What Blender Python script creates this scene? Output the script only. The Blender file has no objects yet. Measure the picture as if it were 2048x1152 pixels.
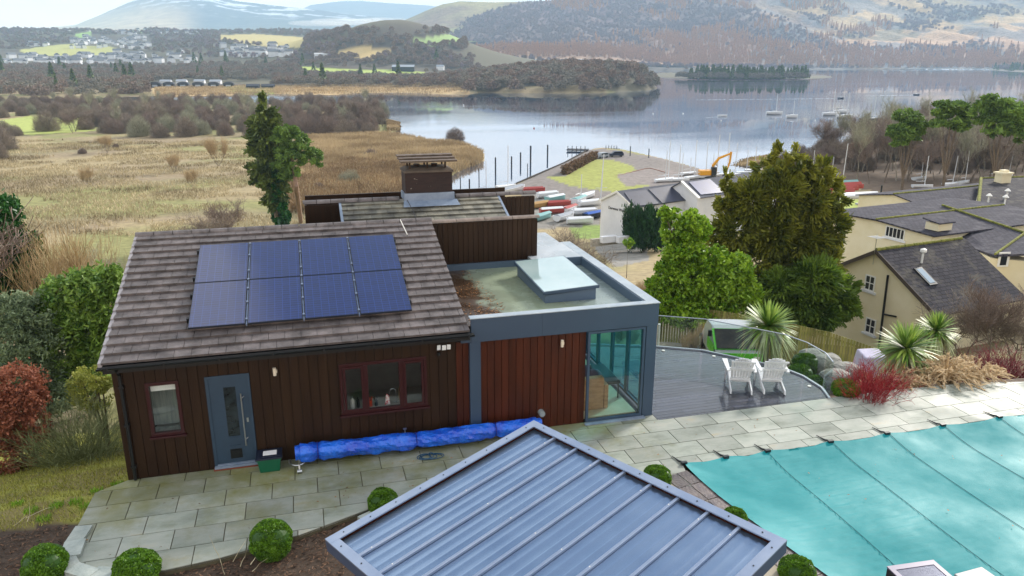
import bpy, math, random
import numpy as np
from mathutils import Vector, Matrix
random.seed(7); rng = np.random.default_rng(11)
SC = bpy.context.scene; COL = SC.collection
R = math.radians

# ------------------------------------------------------------------ camera, light, exposure
CAM_H = 8.5; YAW = 0.2677; PITCH = 0.295; ROLL = 0.00245; FPX = 1522.0
cd = bpy.data.cameras.new('camera'); cam = bpy.data.objects.new('camera', cd); COL.objects.link(cam)
SC.camera = cam
cd.sensor_width = 36; cd.lens = FPX / 2048 * 36; cd.clip_start = 0.1; cd.clip_end = 60000
_F = np.array([math.sin(YAW) * math.cos(PITCH), math.cos(YAW) * math.cos(PITCH), -math.sin(PITCH)])
_R0 = np.array([math.cos(YAW), -math.sin(YAW), 0.0]); _U0 = np.cross(_R0, _F)
_R = math.cos(ROLL) * _R0 + math.sin(ROLL) * _U0; _U = -math.sin(ROLL) * _R0 + math.cos(ROLL) * _U0
M = Matrix(((_R[0], _U[0], -_F[0], 0), (_R[1], _U[1], -_F[1], 0), (_R[2], _U[2], -_F[2], CAM_H), (0, 0, 0, 1)))
cam.matrix_world = M

SUN_EL, SUN_AZ = 27.0, 58.0          # azimuth measured clockwise from +Y (ahead, to the right)
w = bpy.data.worlds.new('World'); SC.world = w; w.use_nodes = True
nt = w.node_tree; nt.nodes.clear()
out = nt.nodes.new('ShaderNodeOutputWorld'); bg = nt.nodes.new('ShaderNodeBackground')
sky = nt.nodes.new('ShaderNodeTexSky'); sky.sky_type = 'NISHITA'; sky.sun_disc = False
sky.sun_elevation = R(SUN_EL); sky.sun_rotation = R(SUN_AZ); sky.air_density = 1.2; sky.dust_density = 2.0
tc = nt.nodes.new('ShaderNodeTexCoord'); mp = nt.nodes.new('ShaderNodeMapping'); mp.inputs['Scale'].default_value = (1.0, 1.0, 2.2)
mp.inputs['Location'].default_value = (0.35, 0.1, 0.0)
nz = nt.nodes.new('ShaderNodeTexNoise'); nz.inputs['Scale'].default_value = 2.1; nz.inputs['Detail'].default_value = 7; nz.inputs['Roughness'].default_value = 0.55
cr = nt.nodes.new('ShaderNodeValToRGB'); cr.color_ramp.elements[0].position = 0.36; cr.color_ramp.elements[1].position = 0.56
nz2 = nt.nodes.new('ShaderNodeTexNoise'); nz2.inputs['Scale'].default_value = 3.3; nz2.inputs['Detail'].default_value = 6
cr2 = nt.nodes.new('ShaderNodeValToRGB'); cr2.color_ramp.elements[0].position = 0.3; cr2.color_ramp.elements[1].position = 0.7
cr2.color_ramp.elements[0].color = (8.0, 8.2, 8.7, 1); cr2.color_ramp.elements[1].color = (10.5, 10.2, 9.9, 1)
mx = nt.nodes.new('ShaderNodeMix'); mx.data_type = 'RGBA'
L = nt.links.new
L(tc.outputs['Generated'], mp.inputs['Vector']); L(mp.outputs['Vector'], nz.inputs['Vector']); L(mp.outputs['Vector'], nz2.inputs['Vector'])
# cloud is unbroken near the horizon and broken overhead
sx = nt.nodes.new('ShaderNodeSeparateXYZ'); L(tc.outputs['Generated'], sx.inputs[0])
mr = nt.nodes.new('ShaderNodeMapRange'); mr.inputs['From Min'].default_value = 0.08; mr.inputs['From Max'].default_value = 0.4
mr.inputs['To Min'].default_value = 0.35; mr.inputs['To Max'].default_value = 0.0; L(sx.outputs['Z'], mr.inputs['Value'])
ad = nt.nodes.new('ShaderNodeMath'); ad.operation = 'ADD'; L(nz.outputs['Fac'], ad.inputs[0]); L(mr.outputs[0], ad.inputs[1])
# a broad clear gap high up ahead
dp = nt.nodes.new('ShaderNodeVectorMath'); dp.operation = 'DOT_PRODUCT'; L(tc.outputs['Generated'], dp.inputs[0]); dp.inputs[1].default_value = (math.sin(R(26)) * math.cos(R(50)), math.cos(R(26)) * math.cos(R(50)), math.sin(R(50)))
mg = nt.nodes.new('ShaderNodeMapRange'); mg.inputs['From Min'].default_value = 0.92; mg.inputs['From Max'].default_value = 0.98; mg.inputs['To Min'].default_value = 0.08; mg.inputs['To Max'].default_value = -0.5; L(dp.outputs['Value'], mg.inputs['Value'])
ad2 = nt.nodes.new('ShaderNodeMath'); ad2.operation = 'ADD'; L(ad.outputs[0], ad2.inputs[0]); L(mg.outputs[0], ad2.inputs[1])
L(ad2.outputs[0], cr.inputs['Fac']); L(nz2.outputs['Fac'], cr2.inputs['Fac'])
L(cr.outputs['Color'], mx.inputs['Factor']); L(sky.outputs['Color'], mx.inputs['A']); L(cr2.outputs['Color'], mx.inputs['B'])
mh = nt.nodes.new('ShaderNodeMapRange'); mh.inputs['From Min'].default_value = 0.0; mh.inputs['From Max'].default_value = 0.2; mh.inputs['To Min'].default_value = 1.0; mh.inputs['To Max'].default_value = 0.0; L(sx.outputs['Z'], mh.inputs['Value'])
mw = nt.nodes.new('ShaderNodeMix'); mw.data_type = 'RGBA'; mw.blend_type = 'MULTIPLY'; L(mh.outputs[0], mw.inputs['Factor']); L(mx.outputs['Result'], mw.inputs['A']); mw.inputs['B'].default_value = (2.6, 2.1, 1.55, 1)
L(mw.outputs['Result'], bg.inputs['Color']); bg.inputs['Strength'].default_value = 0.085; L(bg.outputs[0], out.inputs[0])

sd = bpy.data.lights.new('sun', 'SUN'); sun = bpy.data.objects.new('sun', sd); COL.objects.link(sun)
sd.energy = 3.9; sd.angle = R(10); sd.color = (1.0, 0.93, 0.84)
_sd = Vector((math.sin(R(SUN_AZ)) * math.cos(R(SUN_EL)), math.cos(R(SUN_AZ)) * math.cos(R(SUN_EL)), math.sin(R(SUN_EL))))
sun.rotation_euler = _sd.to_track_quat('Z', 'Y').to_euler()
SC.view_settings.view_transform = 'Standard'; SC.view_settings.look = 'None'
SC.view_settings.exposure = 0.62; SC.view_settings.gamma = 1.0
SC.cycles.max_bounces = 6; SC.cycles.diffuse_bounces = 2; SC.cycles.glossy_bounces = 3
SC.cycles.transmission_bounces = 4; SC.cycles.transparent_max_bounces = 12; SC.cycles.volume_bounces = 2
SC.cycles.caustics_reflective = False; SC.cycles.caustics_refractive = False

# ------------------------------------------------------------------ sight lines: a pixel of the 2048 px photograph to a point of the place
def ray(u, v): return _F + _R * ((u - 1024) / FPX) - _U * ((v - 576) / FPX)
def onz(u, v, z=0.0):
    d = ray(u, v); t = (z - CAM_H) / d[2]; return np.array([d[0] * t, d[1] * t, z])
def ony(u, v, y):
    d = ray(u, v); t = y / d[1]; return np.array([d[0] * t, y, CAM_H + d[2] * t])
def atd(u, v, dist):                      # a point at a horizontal forward distance
    d = ray(u, v); k = dist / (d[0] * math.sin(YAW) + d[1] * math.cos(YAW)); return np.array([d[0] * k, d[1] * k, CAM_H + d[2] * k])
def kpx(p): return float((np.asarray(p, float) - [0, 0, CAM_H]) @ _F) / FPX
def proj(P):
    Q = np.asarray(P, float) - [0, 0, CAM_H]; w_ = Q @ _F
    return 1024 + FPX * (Q @ _R) / w_, 576 - FPX * (Q @ _U) / w_

# ------------------------------------------------------------------ object helpers
WPOS = {}
def _tag(o, label=None, cat=None, group=None, kind=None):
    if label: o['label'] = label
    if cat: o['category'] = cat
    if group: o['group'] = group
    if kind: o['kind'] = kind
    return o
def thing(name, label, cat, loc=(0, 0, 0), rotz=0.0, group=None):
    o = bpy.data.objects.new(name, None); COL.objects.link(o); o.location = tuple(float(c) for c in loc)
    o.rotation_euler = (0, 0, rotz); o.empty_display_size = 0.3
    WPOS[o.name] = np.array([float(c) for c in loc]); return _tag(o, label, cat, group)
def link(name, mesh, mat, parent=None):
    o = bpy.data.objects.new(name, mesh); COL.objects.link(o)
    for m in (mat if isinstance(mat, (list, tuple)) else [mat]):
        if m is not None: mesh.materials.append(m)
    if parent is not None: o.parent = parent
    return o
def np_mesh(name, V, F, rnd=None, smooth=False, midx=None, fcol=None):
    V = np.asarray(V, np.float32).reshape(-1, 3); me = bpy.data.meshes.new(name)
    if isinstance(F, np.ndarray): k = F.shape[1]; tot = np.full(len(F), k, np.int32); idx = F.astype(np.int32).ravel()
    else: tot = np.array([len(f) for f in F], np.int32); idx = np.array([i for f in F for i in f], np.int32)
    me.vertices.add(len(V)); me.vertices.foreach_set('co', V.ravel())
    me.loops.add(len(idx)); me.loops.foreach_set('vertex_index', idx)
    me.polygons.add(len(tot)); me.polygons.foreach_set('loop_start', np.concatenate([[0], np.cumsum(tot)[:-1]]).astype(np.int32))
    me.update(calc_edges=True)
    me.polygons.foreach_set('use_smooth', np.full(len(tot), bool(smooth)))
    if midx is not None: me.polygons.foreach_set('material_index', np.asarray(midx, np.int32))
    if rnd is not None:
        a = me.attributes.new('rnd', 'FLOAT', 'FACE'); a.data.foreach_set('value', np.asarray(rnd, np.float32))
    if fcol is not None:
        a = me.attributes.new('tint', 'FLOAT_COLOR', 'POINT'); a.data.foreach_set('color', np.c_[fcol, np.ones(len(fcol))].astype(np.float32).ravel())
    me.validate(); return me
class MB:
    """collects shapes in world coordinates, then links them as one mesh"""
    def __init__(s): s.v = []; s.f = []; s.r = []; s.m = []; s.cur = 0
    def add(s, vs, fs, r=None, m=None):
        b = len(s.v); s.v += [tuple(float(c) for c in p) for p in vs]; s.f += [tuple(b + i for i in f) for f in fs]
        rr = random.random() if r is None else r
        s.r += [rr] * len(fs); s.m += [s.cur if m is None else m] * len(fs); return s
    def box(s, x0, y0, z0, x1, y1, z1, r=None, m=None):
        return s.add([(x0, y0, z0), (x1, y0, z0), (x1, y1, z0), (x0, y1, z0), (x0, y0, z1), (x1, y0, z1), (x1, y1, z1), (x0, y1, z1)],
                     [(3, 2, 1, 0), (4, 5, 6, 7), (0, 1, 5, 4), (1, 2, 6, 5), (2, 3, 7, 6), (3, 0, 4, 7)], r, m)
    def obox(s, o, ax, ay, az, r=None, m=None):      # box from a corner and three edge vectors
        o, ax, ay, az = map(np.array, (o, ax, ay, az))
        p = [o, o + ax, o + ax + ay, o + ay]; p += [q + az for q in p]
        fs = [(3, 2, 1, 0), (4, 5, 6, 7), (0, 1, 5, 4), (1, 2, 6, 5), (2, 3, 7, 6), (3, 0, 4, 7)]
        if np.dot(np.cross(ax, ay), az) < 0: fs = [f[::-1] for f in fs]
        return s.add(p, fs, r, m)
    def prism(s, poly, z0, z1, r=None, m=None):      # plan polygon, counter-clockwise
        n = len(poly); a = sum(poly[i][0] * poly[(i + 1) % n][1] - poly[(i + 1) % n][0] * poly[i][1] for i in range(n))
        if a < 0: poly = poly[::-1]
        v = [(p[0], p[1], z0) for p in poly] + [(p[0], p[1], z1) for p in poly]
        return s.add(v, [tuple(range(n))[::-1], tuple(range(n, 2 * n))] + [(i, (i + 1) % n, n + (i + 1) % n, n + i) for i in range(n)], r, m)
    def tube(s, pts, rad, n=8, r=None, m=None, cap=True):
        pts = [np.array(p, float) for p in pts]; k = len(pts); rad = rad if isinstance(rad, (list, tuple)) else [rad] * k
        vs = []; fs = []
        up = np.array([0.13, 0.21, 0.97])
        for i, p in enumerate(pts):
            d = pts[min(i + 1, k - 1)] - pts[max(i - 1, 0)]; d /= np.linalg.norm(d) + 1e-9
            if abs(d @ up) > 0.95: a = np.cross(d, [1, 0, 0])
            else: a = np.cross(d, up)
            a /= np.linalg.norm(a); b = np.cross(d, a)
            for j in range(n):
                t = 2 * math.pi * j / n; vs.append(p + rad[i] * (math.cos(t) * a + math.sin(t) * b))
        for i in range(k - 1):
            for j in range(n):
                q = (j + 1) % n; fs.append((i * n + j, i * n + q, (i + 1) * n + q, (i + 1) * n + j)[::-1])
        if cap: fs += [tuple(range(n)), tuple(range((k - 1) * n, k * n))[::-1]]
        return s.add(vs, fs, r, m)
    def build(s, name, mat, parent=None, smooth=False, bevel=0.0, label=None):
        off = np.zeros(3)
        if parent is not None:
            p = parent
            while p is not None: off = off + WPOS.get(p.name, 0); p = p.parent
        V = np.array(s.v) - off
        o = link(name, np_mesh(name, V, s.f, s.r, smooth, s.m), mat, parent)
        WPOS[o.name] = np.zeros(3)
        if bevel:
            b = o.modifiers.new('bevel', 'BEVEL'); b.width = bevel; b.segments = 2; b.limit_method = 'ANGLE'
        if label: o['label'] = label
        return o
def struct(o, label=None): o['kind'] = 'structure'; return o
def copy_tree(o, parent=None):
    c = o.copy(); COL.objects.link(c)
    if parent is not None: c.parent = parent
    for ch in list(o.children): copy_tree(ch, c)
    return c
def place(src, loc, rz=0.0, sc=1.0, label=None, group=None):
    c = copy_tree(src); c.location = tuple(float(q) for q in loc); c.rotation_euler = (0, 0, rz)
    c.scale = sc if isinstance(sc, tuple) else (sc, sc, sc)
    if label: c['label'] = label
    if group: c['group'] = group
    return c

# ------------------------------------------------------------------ materials
def _n(nt, t, **kw):
    n = nt.nodes.new(t)
    for k, v in kw.items():
        if k in n.inputs: n.inputs[k].default_value = v
        else: setattr(n, k, v)
    return n
def hexc(h):
    h = h.lstrip('#'); c = [int(h[i:i + 2], 16) / 255 for i in (0, 2, 4)]
    return tuple(x / 12.92 if x <= 0.04045 else ((x + 0.055) / 1.055) ** 2.4 for x in c)
def mat(name, col, rough=0.6, col2=None, scale=4.0, stretch=(1, 1, 1), bump=0.0, bscale=None, metal=0.0, spec=0.5, rnd=0.0,
        detail=6.0, contrast=(0.35, 0.65), coat=0.0, alpha=1.0, rough2=None, trans=0.0, tint=False, ior=None, emit=None):
    m = bpy.data.materials.new(name); m.use_nodes = True; nt = m.node_tree; nt.nodes.clear()
    o = _n(nt, 'ShaderNodeOutputMaterial'); p = _n(nt, 'ShaderNodeBsdfPrincipled'); L = nt.links.new
    p.inputs['Roughness'].default_value = rough; p.inputs['Metallic'].default_value = metal
    p.inputs['Specular IOR Level'].default_value = spec
    if ior: p.inputs['IOR'].default_value = ior
    if coat: p.inputs['Coat Weight'].default_value = coat; p.inputs['Coat Roughness'].default_value = 0.08
    if alpha < 1: p.inputs['Alpha'].default_value = alpha
    tc = _n(nt, 'ShaderNodeTexCoord'); mp = _n(nt, 'ShaderNodeMapping'); mp.inputs['Scale'].default_value = stretch; L(tc.outputs['Object'], mp.inputs[0])
    nz = _n(nt, 'ShaderNodeTexNoise', Scale=scale, Detail=detail, Roughness=0.6); L(mp.outputs[0], nz.inputs['Vector'])
    c1 = (*col, 1); c2 = (*(col2 if col2 else col), 1)
    cr = _n(nt, 'ShaderNodeValToRGB'); cr.color_ramp.elements[0].position = contrast[0]; cr.color_ramp.elements[1].position = contrast[1]
    cr.color_ramp.elements[0].color = c1; cr.color_ramp.elements[1].color = c2; L(nz.outputs['Fac'], cr.inputs[0]); cur = cr.outputs[0]
    if tint:
        at = _n(nt, 'ShaderNodeAttribute', attribute_name='tint'); mm = _n(nt, 'ShaderNodeMix', data_type='RGBA', blend_type='MULTIPLY')
        mm.inputs['Factor'].default_value = 1; L(cur, mm.inputs['A']); L(at.outputs['Color'], mm.inputs['B']); cur = mm.outputs['Result']
    if rnd:
        at = _n(nt, 'ShaderNodeAttribute', attribute_name='rnd'); mr = _n(nt, 'ShaderNodeMapRange'); mr.inputs['To Min'].default_value = 1 - rnd; mr.inputs['To Max'].default_value = 1 + rnd
        L(at.outputs['Fac'], mr.inputs['Value']); vm = _n(nt, 'ShaderNodeVectorMath', operation='SCALE'); L(cur, vm.inputs[0]); L(mr.outputs[0], vm.inputs['Scale']); cur = vm.outputs[0]
    L(cur, p.inputs['Base Color'])
    if rough2 is not None:
        mr = _n(nt, 'ShaderNodeMapRange'); mr.inputs['From Min'].default_value = 0.35; mr.inputs['From Max'].default_value = 0.65
        mr.inputs['To Min'].default_value = rough; mr.inputs['To Max'].default_value = rough2; L(nz.outputs['Fac'], mr.inputs['Value']); L(mr.outputs[0], p.inputs['Roughness'])
    if bump:
        nb = _n(nt, 'ShaderNodeTexNoise', Scale=bscale or scale * 3, Detail=5.0); L(mp.outputs[0], nb.inputs['Vector'])
        bp = _n(nt, 'ShaderNodeBump', Strength=bump, Distance=0.05); L(nb.outputs['Fac'], bp.inputs['Height']); L(bp.outputs[0], p.inputs['Normal'])
    if emit: p.inputs['Emission Color'].default_value = (*emit[:3], 1); p.inputs['Emission Strength'].default_value = emit[3]
    sh = p.outputs[0]
    if trans:
        tr = _n(nt, 'ShaderNodeBsdfTranslucent'); L(cur, tr.inputs['Color']); ms = _n(nt, 'ShaderNodeMixShader'); ms.inputs[0].default_value = trans
        L(p.outputs[0], ms.inputs[1]); L(tr.outputs[0], ms.inputs[2]); sh = ms.outputs[0]
    L(sh, o.inputs[0]); return m
def leafmat(name, dark, light, rough=0.5, trans=0.25, spec=0.4):
    m = bpy.data.materials.new(name); m.use_nodes = True; nt = m.node_tree; nt.nodes.clear(); L = nt.links.new
    o = _n(nt, 'ShaderNodeOutputMaterial'); p = _n(nt, 'ShaderNodeBsdfPrincipled'); p.inputs['Roughness'].default_value = rough; p.inputs['Specular IOR Level'].default_value = spec
    at = _n(nt, 'ShaderNodeAttribute', attribute_name='rnd'); cr = _n(nt, 'ShaderNodeValToRGB')
    cr.color_ramp.elements[0].color = (*dark, 1); cr.color_ramp.elements[1].color = (*light, 1); L(at.outputs['Fac'], cr.inputs[0]); L(cr.outputs[0], p.inputs['Base Color'])
    sh = p.outputs[0]
    if trans:
        tr = _n(nt, 'ShaderNodeBsdfTranslucent'); L(cr.outputs[0], tr.inputs['Color']); ms = _n(nt, 'ShaderNodeMixShader'); ms.inputs[0].default_value = trans
        L(p.outputs[0], ms.inputs[1]); L(tr.outputs[0], ms.inputs[2]); sh = ms.outputs[0]
    L(sh, o.inputs[0]); return m

# ------------------------------------------------------------------ value noise for terrain
_perm = rng.random((256, 256))
def vnoise(x, y):
    xi = np.floor(x).astype(int); yi = np.floor(y).astype(int); fx = x - xi; fy = y - yi
    fx = fx * fx * (3 - 2 * fx); fy = fy * fy * (3 - 2 * fy); g = lambda a, b: _perm[a & 255, b & 255]
    return (g(xi, yi) * (1 - fx) + g(xi + 1, yi) * fx) * (1 - fy) + (g(xi, yi + 1) * (1 - fx) + g(xi + 1, yi + 1) * fx) * fy
def fbm(x, y, o=5):
    s = 0; a = 0.5; 
    for i in range(o): s = s + a * (vnoise(x, y) - 0.5); x = x * 2.03 + 17.1; y = y * 2.03 + 5.3; a *= 0.5
    return s
def sstep(a, b, x): t = np.clip((x - a) / (b - a), 0, 1); return t * t * (3 - 2 * t)
def in_poly(px, py, poly):
    c = np.zeros(np.shape(px), bool); n = len(poly)
    for i in range(n):
        x1, y1 = poly[i]; x2, y2 = poly[(i + 1) % n]
        if y1 == y2: continue
        k = ((y1 > py) != (y2 > py)) & (px < (x2 - x1) * (py - y1) / (y2 - y1) + x1); c ^= k
    return c
def d_poly(px, py, poly):
    d = np.full(np.shape(px), 1e9); n = len(poly)
    for i in range(n):
        a = np.array(poly[i]); b = np.array(poly[(i + 1) % n]); e = b - a; q = e @ e + 1e-12
        t = np.clip(((px - a[0]) * e[0] + (py - a[1]) * e[1]) / q, 0, 1)
        d = np.minimum(d, np.hypot(px - a[0] - t * e[0], py - a[1] - t * e[1]))
    return d
# ------------------------------------------------------------------ the land and the lake
LAKE_Z = -21.5
def shore(px): return [tuple(onz(u, v, LAKE_Z)[:2]) for u, v in px]
LAKE = shore([(-60, 199), (150, 197), (310, 193), (420, 192), (540, 188), (600, 189), (660, 190), (720, 186), (800, 185), (860, 187), (935, 189), (960, 185), (1000, 186),
              (1100, 187), (1200, 186), (1290, 181), (1314, 177), (1308, 170), (1250, 160), (1180, 150), (1190, 145), (1300, 141), (1500, 141),
              (1690, 139), (1800, 136), (1880, 133), (1960, 134), (2048, 132), (2300, 131), (2600, 133), (2600, 180), (2300, 200), (2090, 222), (1950, 238), (1800, 262), (1700, 282),
              (1640, 300), (1545, 322), (1500, 352), (1440, 352), (1395, 336), (1330, 318), (1250, 300), (1200, 296), (1180, 299), (1130, 325), (1060, 357), (1012, 376), (985, 392), (940, 408),
              (880, 412), (872, 385), (890, 358), (925, 338), (968, 322), (968, 306), (930, 292), (860, 283), (800, 276), (786, 266), (800, 256), (795, 246), (778, 240), (740, 218), (700, 209), (640, 206), (560, 206), (430, 204), (310, 201), (150, 203), (-60, 205)])
ISLES = [shore([(1285, 152), (1340, 157), (1400, 159), (1500, 160), (1600, 159), (1668, 155), (1650, 150), (1550, 147), (1400, 147), (1300, 148)]),
         shore([(1975, 139), (2010, 143), (2060, 145), (2150, 147), (2200, 142), (2100, 138), (2010, 136)])]
PY = [-60, 13.5, 15.8, 20, 24, 30, 40, 52, 70, 105, 125, 200, 1e5]
PZ = [-0.12, -0.12, -0.3, -1.7, -2.9, -4.6, -7.5, -11.6, -15.2, -19.3, -20.3, -20.7, -20.8]
def land(x, y, fine=True):
    x = np.asarray(x, float); y = np.asarray(y, float)
    d = x * math.sin(YAW) + y * math.cos(YAW); s = x * math.cos(YAW) - y * math.sin(YAW)
    ye = y + np.clip(-(x + 5.5), 0, 6) * 0.25
    z = np.interp(ye, PY, PZ)
    z = np.where(y > 26, z + fbm(x / 23, y / 23, 4) * np.clip((y - 26) / 40, 0, 1) * 1.2, z)
    a_ = s / np.maximum(d, 1.0); z = z - sstep(.3, .40, a_) * np.interp(d, [20, 26, 34, 50, 75, 110], [0, 1.6, 3.6, 3.0, 1.0, 0])
    z = z - 1.3 * sstep(.12, .17, a_) * (1 - sstep(.28, .33, a_)) * np.interp(d, [33, 38, 46, 56], [0, 1, 1, 0])
    pit = np.clip((x - 7.0) / .5, 0, 1) * np.clip((13.3 - y) / .4, 0, 1); z = z - .45 * pit
    a = s / np.maximum(d, 1.0)                       # bearing
    # left: the valley floor rises to the town and its fields
    rise = np.interp(d, [0, 900, 1300, 1700, 2000, 2400, 2800, 3300, 4200, 9000], [0, 0, 6, 20, 44, 84, 112, 106, 60, 60])
    lw = 1 - sstep(-0.25, -0.02, a)
    z = z + rise * lw
    # knoll behind the boathouse and hill woods in the middle
    def bump(u, dist, rad, h): 
        c = atd(u, 120, dist); return h * np.exp(-(((x - c[0]) ** 2 + (y - c[1]) ** 2) / rad ** 2))
    z = z + bump(800, 1500, 150, 58) + bump(690, 1700, 180, 40) + bump(900, 1650, 200, 28) + bump(1110, 830, 120, 11) + bump(1220, 800, 90, 8)
    z = z + bump(560, 2000, 260, 20) + bump(1000, 1900, 400, 14)
    z = np.where(d > 350, z + fbm(x / 160, y / 160, 5) * np.clip((d - 350) / 900, 0, 1) * 18 * (lw * 0.9 + 0.1), z)
    inl = in_poly(x, y, LAKE); dl = d_poly(x, y, LAKE)
    for I in ISLES:
        ii = in_poly(x, y, I); di = d_poly(x, y, I); inl &= ~ii; dl = np.where(ii, di, np.minimum(dl, di))
    bank = np.clip(dl / np.clip(d * 0.02, 1.0, 30), 0, 1)
    zl = np.where(y > 60, np.maximum(z, LAKE_Z + 0.15) * bank + (LAKE_Z + 0.12) * (1 - bank), z)
    z = np.where(inl, LAKE_Z - np.clip(dl * 0.2, 0.15, 3), zl)
    return z
def gp(u, v, z0=None):
    """where the sight line meets the land"""
    d = ray(u, v); t = np.geomspace(6, 9000, 3000); P = d[None] * t[:, None]; Z = CAM_H + P[:, 2]
    g = np.maximum(land(P[:, 0], P[:, 1]), LAKE_Z); k = np.argmax(Z < g)
    if Z[k] >= g[k]: k = len(t) - 1
    if k > 0:
        t2 = np.linspace(t[k - 1], t[k], 40); P = d[None] * t2[:, None]; Z = CAM_H + P[:, 2]; g = np.maximum(land(P[:, 0], P[:, 1]), LAKE_Z); k = max(0, int(np.argmax(Z < g)))
    return np.array([P[k, 0], P[k, 1], g[k]])
def gz(x, y): return float(land(np.array([x]), np.array([y]))[0])

# zones of the ground, traced on the photograph and laid on the land
ZN = [  # (pixel polygon, colour)
    ([(0, 240), (60, 232), (180, 236), (190, 262), (60, 270), (0, 262)], '#a9b35f'),
    ([(300, 176), (560, 174), (940, 176), (940, 190), (310, 194)], '#bfa476'),
    ([(35, 100), (130, 88), (235, 95), (230, 110), (60, 112)], '#b3b368'),
    ([(150, 68), (185, 62), (180, 80), (160, 82)], '#8fb560'), ([(215, 55), (290, 54), (290, 65), (220, 64)], '#9db964'),
    ([(440, 70), (510, 68), (615, 75), (600, 96), (520, 92), (440, 80)], '#c0b070'),
    ([(670, 100), (740, 92), (790, 105), (740, 120), (680, 112)], '#c8ae74'),
    ([(590, 132), (700, 138), (830, 142), (900, 155), (820, 160), (620, 148)], '#a8b85c'),
    ([(820, 80), (950, 60), (960, 76), (860, 92)], '#93ab6a'),
    ([(450, 176), (545, 174), (550, 190), (460, 186)], '#a8bd5a')]
def build_ground():
    az = np.concatenate([np.linspace(-75, -40, 40)[:-1], np.linspace(-40, 42, 560), np.linspace(42, 75, 40)[1:]])
    dd = np.concatenate([np.linspace(-6, 3, 12)[:-1], np.geomspace(3, 9000, 560)])
    A, D = np.meshgrid(np.radians(az), dd); s = np.tan(A) * np.maximum(D, 8)
    X = D * math.sin(YAW) + s * math.cos(YAW); Y = D * math.cos(YAW) - s * math.sin(YAW)
    Z = land(X, Y); n0, n1 = X.shape; V = np.c_[X.ravel(), Y.ravel(), Z.ravel()]
    i = np.arange(n0 * n1).reshape(n0, n1); F = np.stack([i[:-1, :-1], i[:-1, 1:], i[1:, 1:], i[1:, :-1]], -1).reshape(-1, 4)
    C = np.empty((len(V), 3)); x, y = V[:, 0], V[:, 1]; d = x * math.sin(YAW) + y * math.cos(YAW)
    c = lambda h: np.array(hexc(h))
    straw = c('#9f8f6c'); green = c('#858650'); C[:] = straw
    n1_ = fbm(x / 28 + 3, y / 18, 6)
    C = C + (green - C) * sstep(0.0, 0.13, n1_)[:, None] * 0.85
    C = C + (c('#8b7a64') - C) * sstep(0.02, 0.16, fbm(x / 35 + 40, y / 30, 6))[:, None] * 0.6
    near = y < 60; slope = c('#6d6248'); C = np.where(near[:, None], slope + (c('#7c7a4a') - slope) * sstep(-.05, .1, fbm(x / 6, y / 6))[:, None], C)
    lawn = (x < -4) & (y < 26) & (y > 12); C = np.where(lawn[:, None], c('#9a9a48') + (c('#857a4c') - c('#9a9a48')) * sstep(0.0, 0.12, fbm(x / 1.4, y / 0.6, 5))[:, None], C)
    mulch = ((y < 14.6 + np.clip(-(x + 5) * 0.25, -0.3, 3)) & (x < 9)) ; C = np.where(mulch[:, None], c('#4a3d33'), C)
    bed = (x > 12.4) & (y > 14.9) & (y < 21); C = np.where(bed[:, None], c('#5b4a3d'), C)
    far = d > 700; C = np.where(far[:, None], c('#564d42') + (c('#625c46') - c('#564d42')) * sstep(-.1, .1, fbm(x / 200, y / 200))[:, None], C)
    Q = V - [0, 0, CAM_H]; wv = Q @ _F; ok = wv > 5; wv = np.where(ok, wv, 1); u = 1024 + FPX * (Q @ _R) / wv; v = 576 - FPX * (Q @ _U) / wv
    for P, h in ZN:
        k = in_poly(u, v, P) & ok & (d > 60); C[k] = c(h)
    drive = in_poly(u, v, [(1195, 478), (1290, 485), (1300, 520), (1230, 535), (1190, 500)]) & (y > 60); C[drive] = c('#8d8a84')
    C[in_poly(u, v, [(1540, 290), (1700, 270), (2120, 270), (2120, 388), (1800, 392), (1690, 372), (1540, 345)]) & (y > 60)] = c('#6d5c4c')
    C[in_poly(u, v, [(1640, 480), (1740, 470), (1745, 520), (1600, 530)]) & (y > 40)] = c('#84858a')
    C[in_poly(u, v, [(1675, 400), (1790, 392), (1800, 420), (1690, 425)]) & (y > 40)] = c('#9aa84c')
    C[in_poly(u, v, [(1130, 440), (1200, 450), (1230, 480), (1150, 478)]) & (y > 40)] = c('#7f9448')
    C[in_poly(u, v, [(1305, 655), (1480, 660), (1660, 720), (1640, 780), (1310, 700)]) & (y > 17.5)] = c('#6a6254')
    C[in_poly(u, v, [(1040, 380), (1200, 400), (1200, 450), (1060, 460)]) & (y > 60)] = c('#84807a')
    for P, h in (([(1012, 378), (1060, 357), (1130, 325), (1180, 299), (1215, 298), (1330, 318), (1395, 336), (1440, 352), (1300, 385), (1230, 410), (1190, 402)], '#7d7672'),
                 ([(1085, 352), (1130, 352), (1190, 318), (1225, 320), (1262, 330), (1300, 372), (1230, 385), (1140, 372)], '#94994a'), ([(1232, 350), (1300, 335), (1380, 345), (1330, 368), (1250, 372)], '#857c78')):
        C[in_poly(u, v, P) & (y > 60)] = c(h)
    return struct(link('ground', np_mesh('ground', V, F, smooth=True, fcol=C), mat('ground_soil', (1.25,) * 3, 0.95, (0.72,) * 3, scale=0.9, detail=12, contrast=(0.3, 0.7), tint=True, bump=0.6, bscale=6.0)))
build_ground()

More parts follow.
